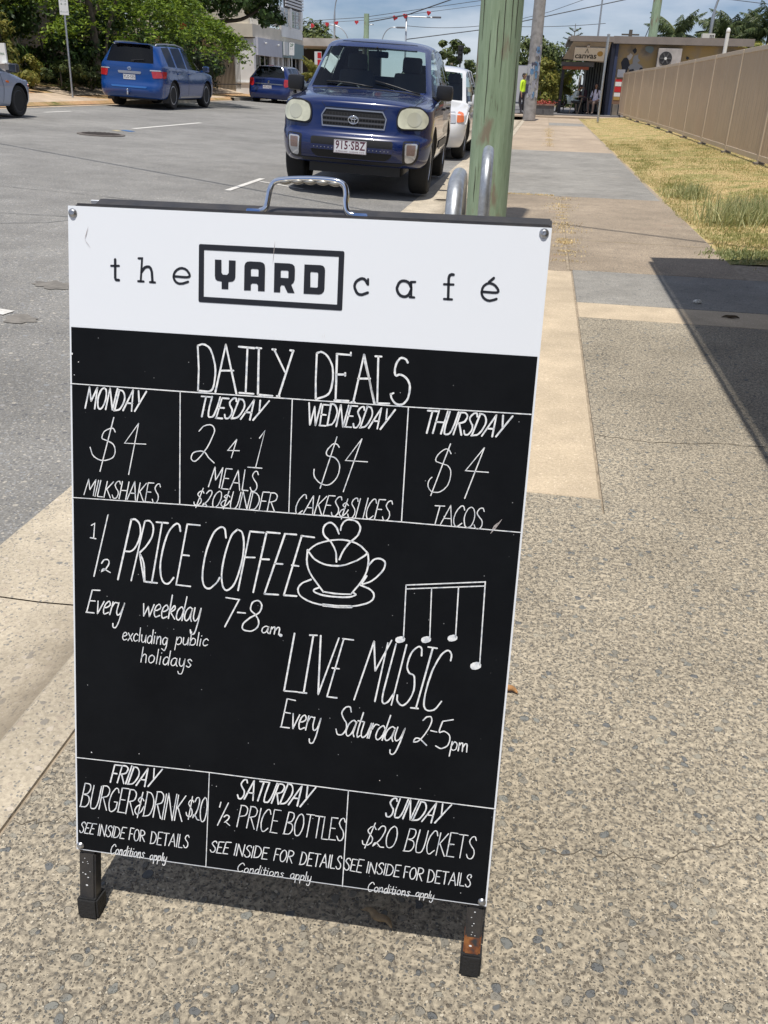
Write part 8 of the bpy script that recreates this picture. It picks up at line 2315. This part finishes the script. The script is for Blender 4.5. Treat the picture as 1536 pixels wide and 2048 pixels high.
# ================================================================== BUILDINGS ACROSS THE ROAD
WALLW = M('white_render', (.82, .82, .81), .8, var=.12, vscale=1.2, bump=.1); WALLC = M('cream_render', (.66, .60, .50), .8, var=.12, vscale=1.5)
GREYW = M('grey_panel', (.52, .53, .60), .6, var=.06); TEAL = M('teal_panel', (.22, .31, .33), .5); FRAME = M('white_frame', (.62, .62, .62), .6); DARKG = glass_mat('shop_glass', (.25, .27, .28), .35)
DARKIN = M('dark_interior', (.03, .03, .032), .9)
wb = empty('white_building', (-14.0, 44.4, .4), label='two storey white commercial building with louvred upper wall and shopfronts', cat='building')
def part(name, c, s, m, parent=wb, bevel=0, **k):
    b = B(); box(b, c, s, bevel=bevel); return obj(name, b, m, parent, **k)
# local x: into the block is negative; local y: along the street
part('corner_wall', (-.48, .15, 1.25), (.96, .30, 2.5), WALLW)
part('corner_wall_ledge', (-.55, -.03, .62), (.75, .05, .06), WALLW)
part('upper_wall', (-3.2, 4.6, 2.82), (6.4, 9.4, .55), WALLC)
part('side_wall', (-4.0, .6, 1.25), (6.0, .2, 2.5), WALLC)
part('upper_side_wall', (-3.2, .1, 4.2), (6.0, .2, 2.2), WALLC)
part('rear_block', (-4.0, 5.2, 2.5), (4.0, 8.4, 5.0), WALLW)
part('floor_band', (-.02, 6.9, 3.05), (.12, 4.2, .50), WALLW)
part('shop_fascia', (.06, 2.4, 2.18), (.14, 4.2, .75), GREYW); part('shop_fascia', (.06, 6.75, 2.20), (.14, 4.3, .72), TEAL)
part('sign_board', (.16, 5.1, 2.25), (.06, .8, .62), SIGNW)
part('shop_recess', (-1.2, 4.8, .95), (.1, 8.4, 1.9), DARKIN)
for y, w in ((3.05, .42), (4.1, .25), (4.95, .22), (6.2, .2), (8.9, .3)): part('shop_column', (-.06, y, .92), (.16, w, 1.84), FRAME)
for y0, y1 in ((.35, 2.8), (3.3, 3.95), (4.25, 4.8), (5.1, 6.05), (6.35, 8.7)):
    f = part('shop_window', (-.10, (y0 + y1) / 2, .22), (.08, y1 - y0, .30), GREYW)
    part('pane', (-.10, (y0 + y1) / 2, 1.1), (.02, y1 - y0, 1.46), DARKG, f)
    for k in (1, 2): part('mullion', (-.085, y0 + (y1 - y0) * k / 3, 1.1), (.05, .05, 1.46), FRAME, f)
for y0, y1 in ((2.6, 4.1), (4.7, 6.2), (6.75, 8.5)):
    f = part('upper_window', (-.04, (y0 + y1) / 2, 3.70), (.10, y1 - y0, .86), FRAME)
    part('pane', (.018, (y0 + y1) / 2, 3.70), (.02, y1 - y0 - .14, .74), M('dark_window', (.045, .05, .06), .12, coat=1), f)
    part('mullion', (.034, (y0 + y1) / 2, 3.70), (.03, .06, .74), FRAME, f)
    for z in (3.5, 3.62, 3.95): part('blind_slat', (.034, (y0 + y1) / 2, z), (.014, y1 - y0 - .2, .03), FRAME, f)
for y in (4.4, 6.48, 8.72): part('wall_pier', (.02, y, 3.72), (.16, .36, .9), WALLW)
for k in range(16): part('louvre', (.08, 7.3, 4.28 + k * .145), (.05, 3.6, .085), M('louvre_white', (.68, .68, .70), .5))
part('louvre_backing', (-.02, 7.3, 5.35), (.06, 3.6, 2.4), M('louvre_shadow', (.10, .10, .11), .9))
for y in (3.6, 1.4): part('security_camera', (.20, y, 2.35), (.10, .10, .08), SIGNW, bevel=.02)
part('number_plaque', (-.45, -.04, 2.34), (.34, .03, .16), SIGNW)
la = empty('low_shop', (-15.5, 60, .45), label='low shop with a concrete awning edge beyond the white building', cat='building')
part('roof_slab', (1.9, 0, 2.85), (5.8, 5.0, .42), M('aged_concrete', (.47, .44, .40), .85, var=.2, vscale=1.5), la); part('wall', (1.5, 2.0, 1.3), (6.0, .2, 2.6), DARKIN, la)
for x in (-.6, 2.2, 4.3): part('post', (x, -2.0, 1.3), (.14, .14, 2.6), DARKIN, la)
hs = empty('house', (-20.5, 33, .9), label='pale house wall showing through gaps in the dark shrubs', cat='house')
part('wall', (0, 0, 1.8), (.3, 22, 3.6), M('house_wall', (.30, .28, .26), .9, var=.2), hs)
for y in (-6.5, -4.9, 1.0): part('corner_post', (.35, y, 1.5), (.12, .24, 3.0), WALLW, hs)
part('gutter', (.3, -2, 2.6), (.2, 6, .3), M('house_gutter', (.36, .36, .38), .6), hs)
bf = empty('black_fence', (-14.9, 38.6, .72), label='black metal picket fence beside the white building corner', cat='fence')
for k in range(34):
    b = B(); tube(b, [(-.0 + k * .012, k * .155, 0), (-.0 + k * .012, k * .155, 1.5)], .014, 5); obj('picket', b, SBLK, bf)
for z in (.2, 1.35):
    b = B(); tube(b, [(0, 0, z), (.4, 5.2, z)], .02, 5); obj('rail', b, SBLK, bf)
lb = empty('letterbox', (-14.72, 24.0, .55), label='grey and white letterbox and panel behind the silver car', cat='letterbox')
part('panel', (-.1, .12, 1.02), (.46, .06, .52), SIGNW, lb); part('box', (.10, -.05, .62), (.20, .24, .30), M('letterbox_grey', (.34, .34, .34), .7), lb, bevel=.01); part('cap', (.10, -.05, .79), (.26, .30, .03), SIGNW, lb)
part('post', (.10, -.05, .24), (.12, .12, .46), MATS['letterbox_grey'], lb)
place_text('panel_lettering', 'supplies', .11, GREENS, lb, (-.08, .084, 1.03), (math.pi / 2, 0, 0))

# ================================================================== FENCE
FENCEM = M('beige_sheet_steel', (.50, .385, .27), .55, var=.07, vscale=1.2); FPOST = M('beige_fence_post', (.56, .455, .34), .5)
fn = empty('sheet_fence', (3.46, 10.0, .14), label='beige corrugated sheet metal fence along the dry grass', cat='fence')
ys = [10.0 + 2.92 * k for k in range(13)]
def fx(y): return (.06 if y < 35 else -.05 - (y - 35) * .004)
for i, y in enumerate(ys):
    part('fence_post', (fx(y), y - 10, .86), (.065, .06, 1.78), FPOST, fn, bevel=.006)
    part('footing', (fx(y), y - 10, -.04), (.16, .16, .12), M('footing_concrete', (.18, .16, .14), .95), fn)
for a, c in zip(ys, ys[1:]):
    b = B(); n = 46; top = 1.70; bot = .10; prev = None
    xa, xc = fx(a), fx(c)
    for k in range(n + 1):
        t = k / n; y = a + .034 + (c - a - .068) * t; ph = (t * 18) % 1; dx = (.0, .018, .018, .0)[int(ph * 4) % 4]
        x = xa + (xc - xa) * t - .02 + dx
        cur = (b.verts.new((x, y - 10, bot)), b.verts.new((x, y - 10, top)))
        if prev: b.faces.new((prev[0], cur[0], cur[1], prev[1]))
        prev = cur
    obj('fence_sheet', b, FENCEM, fn)
    L_ = c - a - .07; ang = math.atan2(-(xc - xa), c - a)
    for nm, z, h in (('top_rail', 1.72, .075), ('bottom_rail', .085, .085)):
        b = B(); box(b, ((xa + xc) / 2, (a + c) / 2 - 10, z), (.05, L_, h), rot=Matrix.Rotation(ang, 3, 'Z'), bevel=.006); obj(nm, b, FPOST, fn)
vp = pole('vent_pipe', 5.08, 30.2, .1, 2.72, .055, .055, M('white_pvc', (.72, .71, .70), .4), 'white vent pipe rising behind the fence', cat='pipe')
b = B(); lathe(b, [(.058, 2.68), (.062, 2.70), (.058, 2.76), (.03, 2.80), (.001, 2.81)], 16); obj('cap', b, MATS['white_pvc'], vp, smooth=True)

# ================================================================== CAFE
NAVY = M('navy_paint', (.008, .012, .032), .6, var=.2, vscale=3); GUTTER = M('brown_grey_fascia', (.23, .20, .185), .6, var=.12, vscale=2); SOFF = M('awning_canvas', (.60, .52, .43), .8, var=.1, vscale=2)
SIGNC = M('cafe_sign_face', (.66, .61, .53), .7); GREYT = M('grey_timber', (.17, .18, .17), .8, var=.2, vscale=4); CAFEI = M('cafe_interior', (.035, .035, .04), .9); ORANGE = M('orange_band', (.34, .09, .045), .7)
cf = empty('cafe', (2.8, 46.0, .1), label='corner café with a sloping canvas awning, navy column and painted side wall', cat='building')
def cpart(name, c, s, m, parent=cf, bevel=0, **k): return part(name, (c[0] - 2.8, c[1] - 46, c[2] - .1), s, m, parent, bevel, **k)
cpart('roof_edge', (1.75, 44.82, 3.22), (1.95, .16, .22), GUTTER); cpart('awning_top', (1.75, 45.6, 3.26), (1.9, 1.38, .05), GUTTER); cpart('roof_edge', (5.85, 46.05, 3.26), (6.2, .30, .30), GUTTER); cpart('roof', (4.8, 50.5, 3.30), (8.2, 8.6, .12), GUTTER)
cpart('navy_column', (2.80, 46.05, 1.62), (.16, .20, 3.04), NAVY); cpart('navy_column', (2.97, 46.15, 1.62), (.14, .24, 3.04), M('navy_light', (.028, .042, .10), .6)); cpart('navy_wall', (2.72, 48.3, 1.6), (.12, 4.2, 3.0), NAVY)
# sloping awning: wide at the edge, with rolled canvas and ends
b = B(); vs = [(.92, 44.9, 3.10), (2.60, 44.9, 3.10), (2.50, 45.5, 2.30), (.52, 45.5, 2.42)]
f = [b.verts.new((x - 2.8, y - 46, z - .1)) for x, y, z in vs]; b.faces.new(f); bmesh.ops.solidify(b, geom=list(b.faces), thickness=.03); fix(b); obj('awning', b, SOFF, cf)
b = B(); f = [b.verts.new((x - 2.8, y - 46, z - .1)) for x, y, z in ((.88, 44.9, 3.14), (.48, 45.5, 2.44), (.48, 46.1, 2.40), (.84, 46.0, 3.1))]; b.faces.new(f); bmesh.ops.solidify(b, geom=list(b.faces), thickness=.02); fix(b); obj('awning_end', b, CAFEI, cf)
SLN = math.atan2(.6, .74)
def on_slope(x, s, d):
    """point on the sloping awning face: x across, s up the slope from its middle, d towards the viewer"""
    c = Vector((0, 45.2, 2.70)); t = Vector((0, -math.sin(SLN), math.cos(SLN))); n = Vector((0, -math.cos(SLN), -math.sin(SLN)))
    p = c + t * s + n * d; return (x - 2.8, p.y - 46, p.z - .1)
b = B(); box(b, (0, 0, 0), (1.36, .03, .66)); sg = obj('cafe_sign', b, SIGNC, cf); sg.location = on_slope(1.70, -.06, .05); sg.rotation_euler = (SLN, 0, 0)
me_ = text_mesh('canvas', .41, bold=.008, sx=.92); me_.materials.clear(); o_ = obj('sign_lettering', me_, M('sign_charcoal', (.035, .035, .035), .6), sg); o_.parent = cf; o_.location = on_slope(1.55, -.14, .072); o_.rotation_euler = (math.pi / 2 + SLN, 0, 0)
b = B(); ribbon(b, [(-.07, -.11), (0, .10), (.07, -.11)], .035, 0, cap=False); o_ = obj('sign_caret', b, MATS['sign_charcoal'], sg); o_.parent = cf; o_.location = on_slope(1.58, .12, .072); o_.rotation_euler = (math.pi / 2 + SLN, 0, 0)
b = B(); lathe(b, [(.13, 0), (.13, .012)], 24, 'y'); o_ = obj('sign_dot', b, M('ochre_dot', (.40, .25, .07), .7), sg); o_.parent = cf; o_.location = on_slope(2.18, -.02, .070); o_.rotation_euler = (SLN, 0, 0)
cpart('awning_lamp', (1.62, 44.98, 2.93), (.14, .16, .08), SOFF, bevel=.03)
cpart('beam', (1.25, 46.1, 2.22), (1.5, .14, .20), M('beam_grey', (.13, .13, .14), .8)); cpart('orange_band', (1.18, 46.0, 2.06), (1.20, .05, .13), ORANGE)
cpart('front_post', (.62, 46.1, 1.1), (.13, .14, 2.1), CAFEI); cpart('front_post', (1.66, 46.5, 1.2), (.10, .14, 2.2), GREYT)
for k in range(7): cpart('wall_panel', (1.92 + k * .105, 49.4 - k * .42, 1.30), (.06, .40, 2.2), GREYT)
for k in range(6): cpart('panel_gap', (1.965 + k * .105, 49.19 - k * .42, 1.30), (.03, .06, 2.15), CAFEI)
cpart('back_wall', (2.25, 50.2, 1.3), (1.0, .1, 2.5), CAFEI); cpart('ceiling', (1.55, 48.2, 2.50), (2.1, 4.0, .05), CAFEI); cpart('back_counter', (1.95, 49.8, .6), (.9, .3, 1.0), CAFEI)
MURAL = bpy.data.materials.new('mural_wall'); MURAL.use_nodes = True
nt = MURAL.node_tree; b_ = nt.nodes['Principled BSDF']; lk = nt.links.new; b_.inputs['Roughness'].default_value = .85
g_ = nt.nodes.new('ShaderNodeTexCoord'); n_ = nt.nodes.new('ShaderNodeTexNoise'); n_.inputs['Scale'].default_value = 1.1; n_.inputs['Detail'].default_value = 6; lk(g_.outputs['Object'], n_.inputs['Vector'])
r = nt.nodes.new('ShaderNodeValToRGB'); e = r.color_ramp.elements; e[0].position = .38; e[0].color = (.17, .15, .13, 1); e[1].position = .60; e[1].color = (.36, .26, .12, 1); k_ = e.new(.48); k_.color = (.30, .24, .17, 1); lk(n_.outputs[0], r.inputs[0]); lk(r.outputs[0], b_.inputs['Base Color'])
cpart('mural_wall', (5.85, 46.4, 1.6), (5.6, .2, 3.0), MURAL)
MP = [M('mural_grey', (.30, .31, .33), .85), M('mural_dark', (.03, .035, .05), .85), M('mural_white', (.48, .46, .46), .85), M('mural_brown', (.20, .12, .08), .85), M('mural_green', (.25, .28, .19), .85), M('mural_blue', (.18, .24, .28), .85)]
rg = random.Random(8)
# loose abstract shapes painted on the wall
def mshape(cx, cz, rx, rz, m, depth, n=11, seed=0):
    r = random.Random(seed); b = B(); P_ = [(cx + math.cos(a) * rx * r.uniform(.6, 1.15), cz + math.sin(a) * rz * r.uniform(.6, 1.15)) for a in [2 * math.pi * k / n for k in range(n)]]
    prism(b, [(x - 2.8, z - .1) for x, z in P_], .295 - depth, .296, 'xz'); fix(b); return obj('painted_shape', b, m, cf)
for i, (x, z, rx, rz, mi) in enumerate(((3.45, 2.25, .20, .40, 1), (3.62, 2.60, .14, .14, 2), (3.90, 2.45, .17, .28, 0), (3.80, 2.85, .10, .12, 1), (3.95, 2.10, .42, .28, 0), (3.78, 1.98, .12, .12, 1), (4.20, 2.05, .12, .12, 1), (4.02, 1.92, .10, .10, 3), (4.45, 2.92, .26, .18, 5), (4.62, 2.02, .16, .14, 1),
                                   (7.2, 2.35, .30, .12, 1), (7.0, 2.15, .50, .25, 4), (7.6, 2.45, .25, .10, 4), (6.65, 2.30, .2, .08, 1), (8.1, 2.5, .22, .25, 3), (6.2, 2.6, .07, .07, 1))):
    mshape(x, z, rx, rz, MP[mi], .004 + i * .0015, seed=i)
def aircon(x, z, w, h, label, fan=True):
    rt = empty('air_conditioner', (x, 46.1, z), label=label, cat='air conditioner', group='air conditioners on the mural wall')
    part('casing', (0, 0, 0), (w, .34, h), M('aircon_casing', (.42, .39, .38), .6, var=.25, vscale=3), rt, bevel=.02)
    b = B(); lathe(b, [(h * .33, 0), (h * .33, .02), (h * .30, .025)], 26, 'y', (-w * .16, -.195, .02)); obj('fan_opening', b, CAFEI, rt)
    b = B(); lathe(b, [(h * .07, 0), (h * .07, .02)], 14, 'y', (-w * .16, -.215, .02)); o = obj('fan_hub', b, SIGNW, rt)
    for k in range(6):
        a = k * math.pi / 3; b = B(); box(b, (-w * .16 + math.cos(a) * h * .18, -.205, .02 + math.sin(a) * h * .18), (h * .2, .012, h * .07), rot=Matrix.Rotation(-a, 3, 'Y')); obj('fan_blade', b, M('fan_grey', (.08, .08, .085), .7), rt)
    for s in (-1, 1): part('bracket', (s * w * .35, .02, -h / 2 - .03), (.05, .4, .05), CAFEI, rt)
aircon(5.35, 2.53, 1.05, .86, 'boxy air conditioner with round fan, the fully visible one on the mural wall')
aircon(8.35, 2.42, 1.15, .70, 'second air conditioner half hidden behind the fence top')
ab = empty('air_conditioner', (7.8, 52, 3.36), label='small cream air conditioner box standing on the café roof', cat='air conditioner')
part('casing', (0, 0, .32), (.62, .4, .44), M('cream_casing', (.62, .60, .54), .6), ab, bevel=.01)
for k in range(3):
    for j in range(3): part('vent_slot', (.10 + k * .075 - .02, -.205, .22 + j * .11), (.05, .012, .08), SBLK, ab)
part('base', (0, 0, .05), (.7, .5, .1), GUTTER, ab)
# poster rack at the fence end
pr = empty('poster_board', (3.18, 45.3, .1), label='red and white poster board between the navy column and the fence end', cat='sign')
part('board', (0, 0, 1.05), (.36, .05, 1.1), MATS['mural_brown'], pr)
for z, c, h in ((1.48, 'sign_red', .10), (1.34, 'sign_white', .18), (1.12, 'sign_red', .22), (.90, 'sign_white', .16), (.74, 'ochre_dot', .14)): part('poster', (0, -.032, z), (.28, .01, h), MATS[c], pr)
part('meter_box', (.06, 0, 1.78), (.34, .12, .32), M('meter_grey', (.25, .26, .30), .6), pr)
for s in (-1, 1): part('leg', (s * .15, 0, .25), (.05, .05, .5), CAFEI, pr)
# planter
pl_ = empty('planter_box', (-.10, 43.6, .06), label='long dark planter box with timber rim and red flowers', cat='planter')
part('box', (0, 0, .22), (.92, .45, .40), M('planter_grey', (.10, .10, .105), .8, var=.2), pl_, bevel=.01); part('rim', (0, 0, .44), (.98, .52, .05), M('planter_rim', (.25, .15, .12), .7), pl_)
P_ = np.random.default_rng(3).normal(0, 1, (260, 3)) * np.array([.26, .12, .05]) + np.array([0, 0, .52]); leaves('flowers', P_, np.tile([0, 0, 1.], (260, 1)), .08, M('red_flower', (.38, .07, .05), .7), pl_, asp=.7)
bd = empty('pale_board', (-1.35, 47.5, .1), label='tall pale framed board standing behind the worker', cat='board')
part('frame', (0, .03, 1.2), (.62, .04, 1.7), MATS['meter_grey'], bd); part('face', (0, -.01, 1.22), (.52, .03, 1.58), M('pale_face', (.52, .52, .54), .7), bd)
for s in (-1, 1): part('leg', (s * .25, .03, .17), (.06, .05, .36), SBLK, bd)
ys_ = empty('yellow_sign', (.92, 52.0, .1), label='round yellow sign behind the café post', cat='sign')
b = B(); lathe(b, [(.30, 0), (.30, .03)], 26, 'y', (0, 0, 1.55)); obj('disc', b, M('yellow_face', (.62, .58, .03), .5), ys_)
b = B(); ribbon(b, [(-.10, -.10), (.02, .12), (.10, -.04)], .06, 0); o = obj('arrow_mark', b, SBLK, ys_); o.location = (0, -.012, 1.55); o.rotation_euler = (math.pi / 2, 0, 0)
b = B(); tube(b, [(0, .05, 0), (0, .05, 1.4)], .03, 8); obj('post', b, SBLK, ys_)
# stools and tables
STOOL = M('pale_timber_leg', (.36, .28, .20), .6); TOPM = M('dark_table_top', (.05, .045, .045), .5)
def stool(x, y, h, label, r=.17, cat='stool', name='stool', top=TOPM, grp='stools at the café front'):
    rt = empty(name, (x, y, .11), label=label, cat=cat, group=grp)
    b = B(); lathe(b, [(r, h - .03), (r + .01, h - .015), (r, h)], 18); obj('seat' if cat == 'stool' else 'table_top', b, top, rt, smooth=True, auto=40)
    for a in (45, 135, 225, 315):
        b = B(); tube(b, [(math.cos(R_(a)) * r * .6, math.sin(R_(a)) * r * .6, h - .03), (math.cos(R_(a)) * r * 1.25, math.sin(R_(a)) * r * 1.25, 0)], .016, 6); obj('leg', b, STOOL, rt)
stool(1.28, 45.95, .52, 'pale legged stool under the leaning customer', r=.20); stool(2.30, 45.85, .50, 'stool under the woman in the white top', r=.20)
stool(1.76, 45.85, .74, 'café table with pale splayed legs between the two seated customers', r=.30, cat='table', name='cafe_table', grp='café tables')
stool(1.72, 49.4, .74, 'café table further inside under the roof', r=.30, cat='table', name='cafe_table', grp='café tables')

# ================================================================== PEOPLE
SKIN = M('skin', (.40, .24, .17), .6); SKIND = M('skin_tanned', (.30, .17, .11), .6); HAIR = M('dark_hair', (.018, .013, .011), .7)
def skin_mesh(chains, sub=1):
    """chains share joints by name: {joint: (pos, radius)} and a list of bones"""
    J, bones, root = chains; me = bpy.data.meshes.new('body'); names = list(J); me.from_pydata([J[k][0] for k in names], [(names.index(a), names.index(b)) for a, b in bones], [])
    o = bpy.data.objects.new('body', me); col.objects.link(o)
    md = o.modifiers.new('k', 'SKIN'); md.use_smooth_shade = True
    for i, k in enumerate(names):
        sv_ = me.skin_vertices[0].data[i]; rr = J[k][1]; sv_.radius = (rr, rr) if not isinstance(rr, tuple) else rr
        sv_.use_root = (k == root)
    s = o.modifiers.new('s', 'SUBSURF'); s.levels = sub; s.render_levels = sub
    dg = bpy.context.evaluated_depsgraph_get(); dg.update(); out = bpy.data.meshes.new_from_object(o.evaluated_get(dg)); bpy.data.objects.remove(o)
    return out
def person(loc, rz, label, seated, shirt, trousers, skin, hair_long=False, lean=0.0, arms='table', hat=None):
    rt = empty('person', loc, rz, label=label, cat='person')
    hz = .56 if seated else .92      # hip height; facing -y
    lv = math.sin(lean); lc = math.cos(lean)
    def up(d, x=0, f=0): return (x, -lv * d - f, hz + lc * d)
    J = dict(pelvis=((0, 0, hz), .12), waist=(up(.16), .105), chest=(up(.34), (.145, .115)), neck0=(up(.47), .075), neck=(up(.53, 0, .01), .048), head0=(up(.60, 0, .03), .07), head1=(up(.69, 0, .04), .082), head2=(up(.76, 0, .03), .062))
    bones = [('pelvis', 'waist'), ('waist', 'chest'), ('chest', 'neck0'), ('neck0', 'neck'), ('neck', 'head0'), ('head0', 'head1'), ('head1', 'head2')]
    for s, n in ((-1, 'l'), (1, 'r')):
        J['sh' + n] = (up(.44, s * .17), .060)
        if arms == 'table': J['el' + n] = (up(.20, s * .24, .12), .042); J['wr' + n] = (up(.24, s * .10, .34), .030); J['ha' + n] = (up(.25, s * .06, .42), .030)
        elif arms == 'lap': J['el' + n] = (up(.16, s * .25, .02), .042); J['wr' + n] = (up(.04, s * .16, .22), .030); J['ha' + n] = (up(.03, s * .12, .30), .030)
        else: J['el' + n] = (up(.16, s * .25, .02), .042); J['wr' + n] = (up(-.06, s * .26, .10), .030); J['ha' + n] = (up(-.14, s * .26, .12), .032)
        bones += [('neck0', 'sh' + n), ('sh' + n, 'el' + n), ('el' + n, 'wr' + n), ('wr' + n, 'ha' + n)]
        if seated: J['hp' + n] = ((s * .10, -.06, hz - .02), .10); J['kn' + n] = ((s * .14, -.46, hz - .03), .065); J['an' + n] = ((s * .14, -.42 - .04 * s, .09), .040); J['to' + n] = ((s * .15, -.58 - .04 * s, .04), .036)
        else: J['hp' + n] = ((s * .10, 0, hz - .08), .10); J['kn' + n] = ((s * .12, -.04 * s, .50), .065); J['an' + n] = ((s * .12, .10 * s, .09), .042); J['to' + n] = ((s * .13, .10 * s - .17, .04), .036)
        bones += [('pelvis', 'hp' + n), ('hp' + n, 'kn' + n), ('kn' + n, 'an' + n), ('an' + n, 'to' + n)]
    me = skin_mesh((J, bones, 'pelvis'), 2)
    me.materials.clear()
    for m in (skin, shirt, trousers, SBLK): me.materials.append(m)
    nk = Vector(J['neck'][0])
    for p in me.polygons:
        c = p.center; d = (c - Vector(J['chest'][0])).length
        arm = abs(c.x) > .20
        if c.z < .08: p.material_index = 3
        elif c.z < hz + .02 and not (arm and c.z > hz - .3) and (not seated or c.z < hz + .12): p.material_index = 2
        elif c.z > nk.z - .01 or (c - nk).length < .05: p.material_index = 0
        elif min((c - Vector(J[k][0])).length for k in ('wrl', 'wrr', 'hal', 'har')) < .13: p.material_index = 0
        else: p.material_index = 1
    o = obj('body', me, skin, rt, smooth=True)
    h1 = Vector(J['head1'][0])
    b = B(); lathe(b, [(.001, .10), (.05, .092), (.085, .05), (.092, 0), (.085, -.05), (.06, -.09 if not hair_long else -.16), (.001, -.10 if not hair_long else -.30)], 16, 'z', h1 + Vector((0, .035, .015)))
    fix(b); obj('hair', b, HAIR if not hat else hat, rt, smooth=True)
    if hair_long: b = B(); tube(b, [h1 + Vector((0, .06, .02)), h1 + Vector((.02, .09, -.15)), h1 + Vector((.03, .10, -.38))], .07, 10, radii=[.075, .075, .03]); obj('hair', b, HAIR, rt, smooth=True)
    if hair_long:
        for s in (-1, 1): b = B(); tube(b, [h1 + Vector((s * .055, -.01, .06)), h1 + Vector((s * .092, -.01, -.04)), h1 + Vector((s * .10, -.06, -.20)), h1 + Vector((s * .09, -.09, -.34))], .035, 8, radii=[.03, .04, .045, .02]); obj('hair', b, HAIR, rt, smooth=True)
    b = B(); box(b, h1 + Vector((0, -.085, -.012)), (.022, .035, .04), bevel=.006)
    for s in (-1, 1): box(b, h1 + Vector((s * .082, .01, -.01)), (.02, .035, .055), bevel=.006)
    obj('nose_and_ears', b, skin, rt, smooth=True)
    for s in (-1, 1): b = B(); box(b, h1 + Vector((s * .030, -.077, .012)), (.024, .012, .010), bevel=.003); obj('eye', b, SBLK, rt)
    b = B(); box(b, h1 + Vector((0, -.076, -.045)), (.042, .010, .010), bevel=.003); obj('mouth', b, M('lips', (.28, .09, .08), .5), rt)
    hand = Vector(J['har'][0])
    for s, k in ((-1, 'hal'), (1, 'har')):
        h = Vector(J[k][0]); w_ = Vector(J['wr' + k[2]][0]); d = (h - w_).normalized(); sd = d.cross(Vector((0, 0, 1))); sd = sd.normalized() if sd.length > .1 else Vector((1, 0, 0))
        b = B()
        for f in range(4): tube(b, [h + sd * (.012 * (f - 1.5)), h + sd * (.014 * (f - 1.5)) + d * .045, h + sd * (.014 * (f - 1.5)) + d * (.07 - .006 * abs(f - 1.4)) + Vector((0, 0, -.018))], .008, 6)
        tube(b, [h - sd * s * .02 - d * .02, h - sd * s * .045 + d * .015, h - sd * s * .04 + d * .04], .009, 6); obj('fingers', b, skin, rt, smooth=True)
    return rt
person((1.16, 46.0, .11), R_(72), 'customer in a pale grey shirt leaning over the café table, seen from the side', True, M('grey_green_shirt', (.5, .57, .55), .9), SBLK, SKIND, lean=.55, arms='table')
person((2.26, 45.8, .11), R_(-28), 'woman with long dark hair in a white top seated on a stool', True, M('white_top', (.74, .72, .86), .9), M('brown_shorts', (.14, .10, .085), .9), SKIND, hair_long=True, arms='lap')
person((1.82, 46.9, .11), R_(-60), 'person in dark clothes sitting behind the table, mostly in shade', True, M('plum_top', (.10, .05, .06), .9), SBLK, SKIND, lean=.2)
hv = person((-1.15, 44.6, .05), R_(60), 'worker in a bright yellow hi-vis shirt partly hidden by the concrete pole', False, M('hivis_yellow', (.55, .80, .03), .7), M('work_trousers', (.05, .05, .06), .9), SKIND, arms='down')
b = B(); box(b, (0, 0, 0), (.02, .02, .02)); bmesh.ops.delete(b, geom=list(b.verts), context='VERTS'); b.free()

# ================================================================== SHOP ON OUR SIDE: its awning shades the path at the right
sh = empty('shop', (5.6, 1.0, 0), label='shop beside the camera whose flat awning shades the right side of the path', cat='building')
part('wall', (.15, -3.0, 1.8), (.3, 14.4, 3.6), WALLC, sh)
b = B(); prism(b, [(.86 - 5.6, -8.0 - 1), (.845 - 5.6, 6.20 - 1), (4.9 - 5.6, 7.0 - 1), (5.7 - 5.6, 7.0 - 1), (5.7 - 5.6, -8.0 - 1)], 2.95, 3.10); fix(b); obj('awning', b, GUTTER, sh)
part('awning_fascia', (-4.775, -2.0, 3.03), (.03, 14.0, .24), GUTTER, sh)
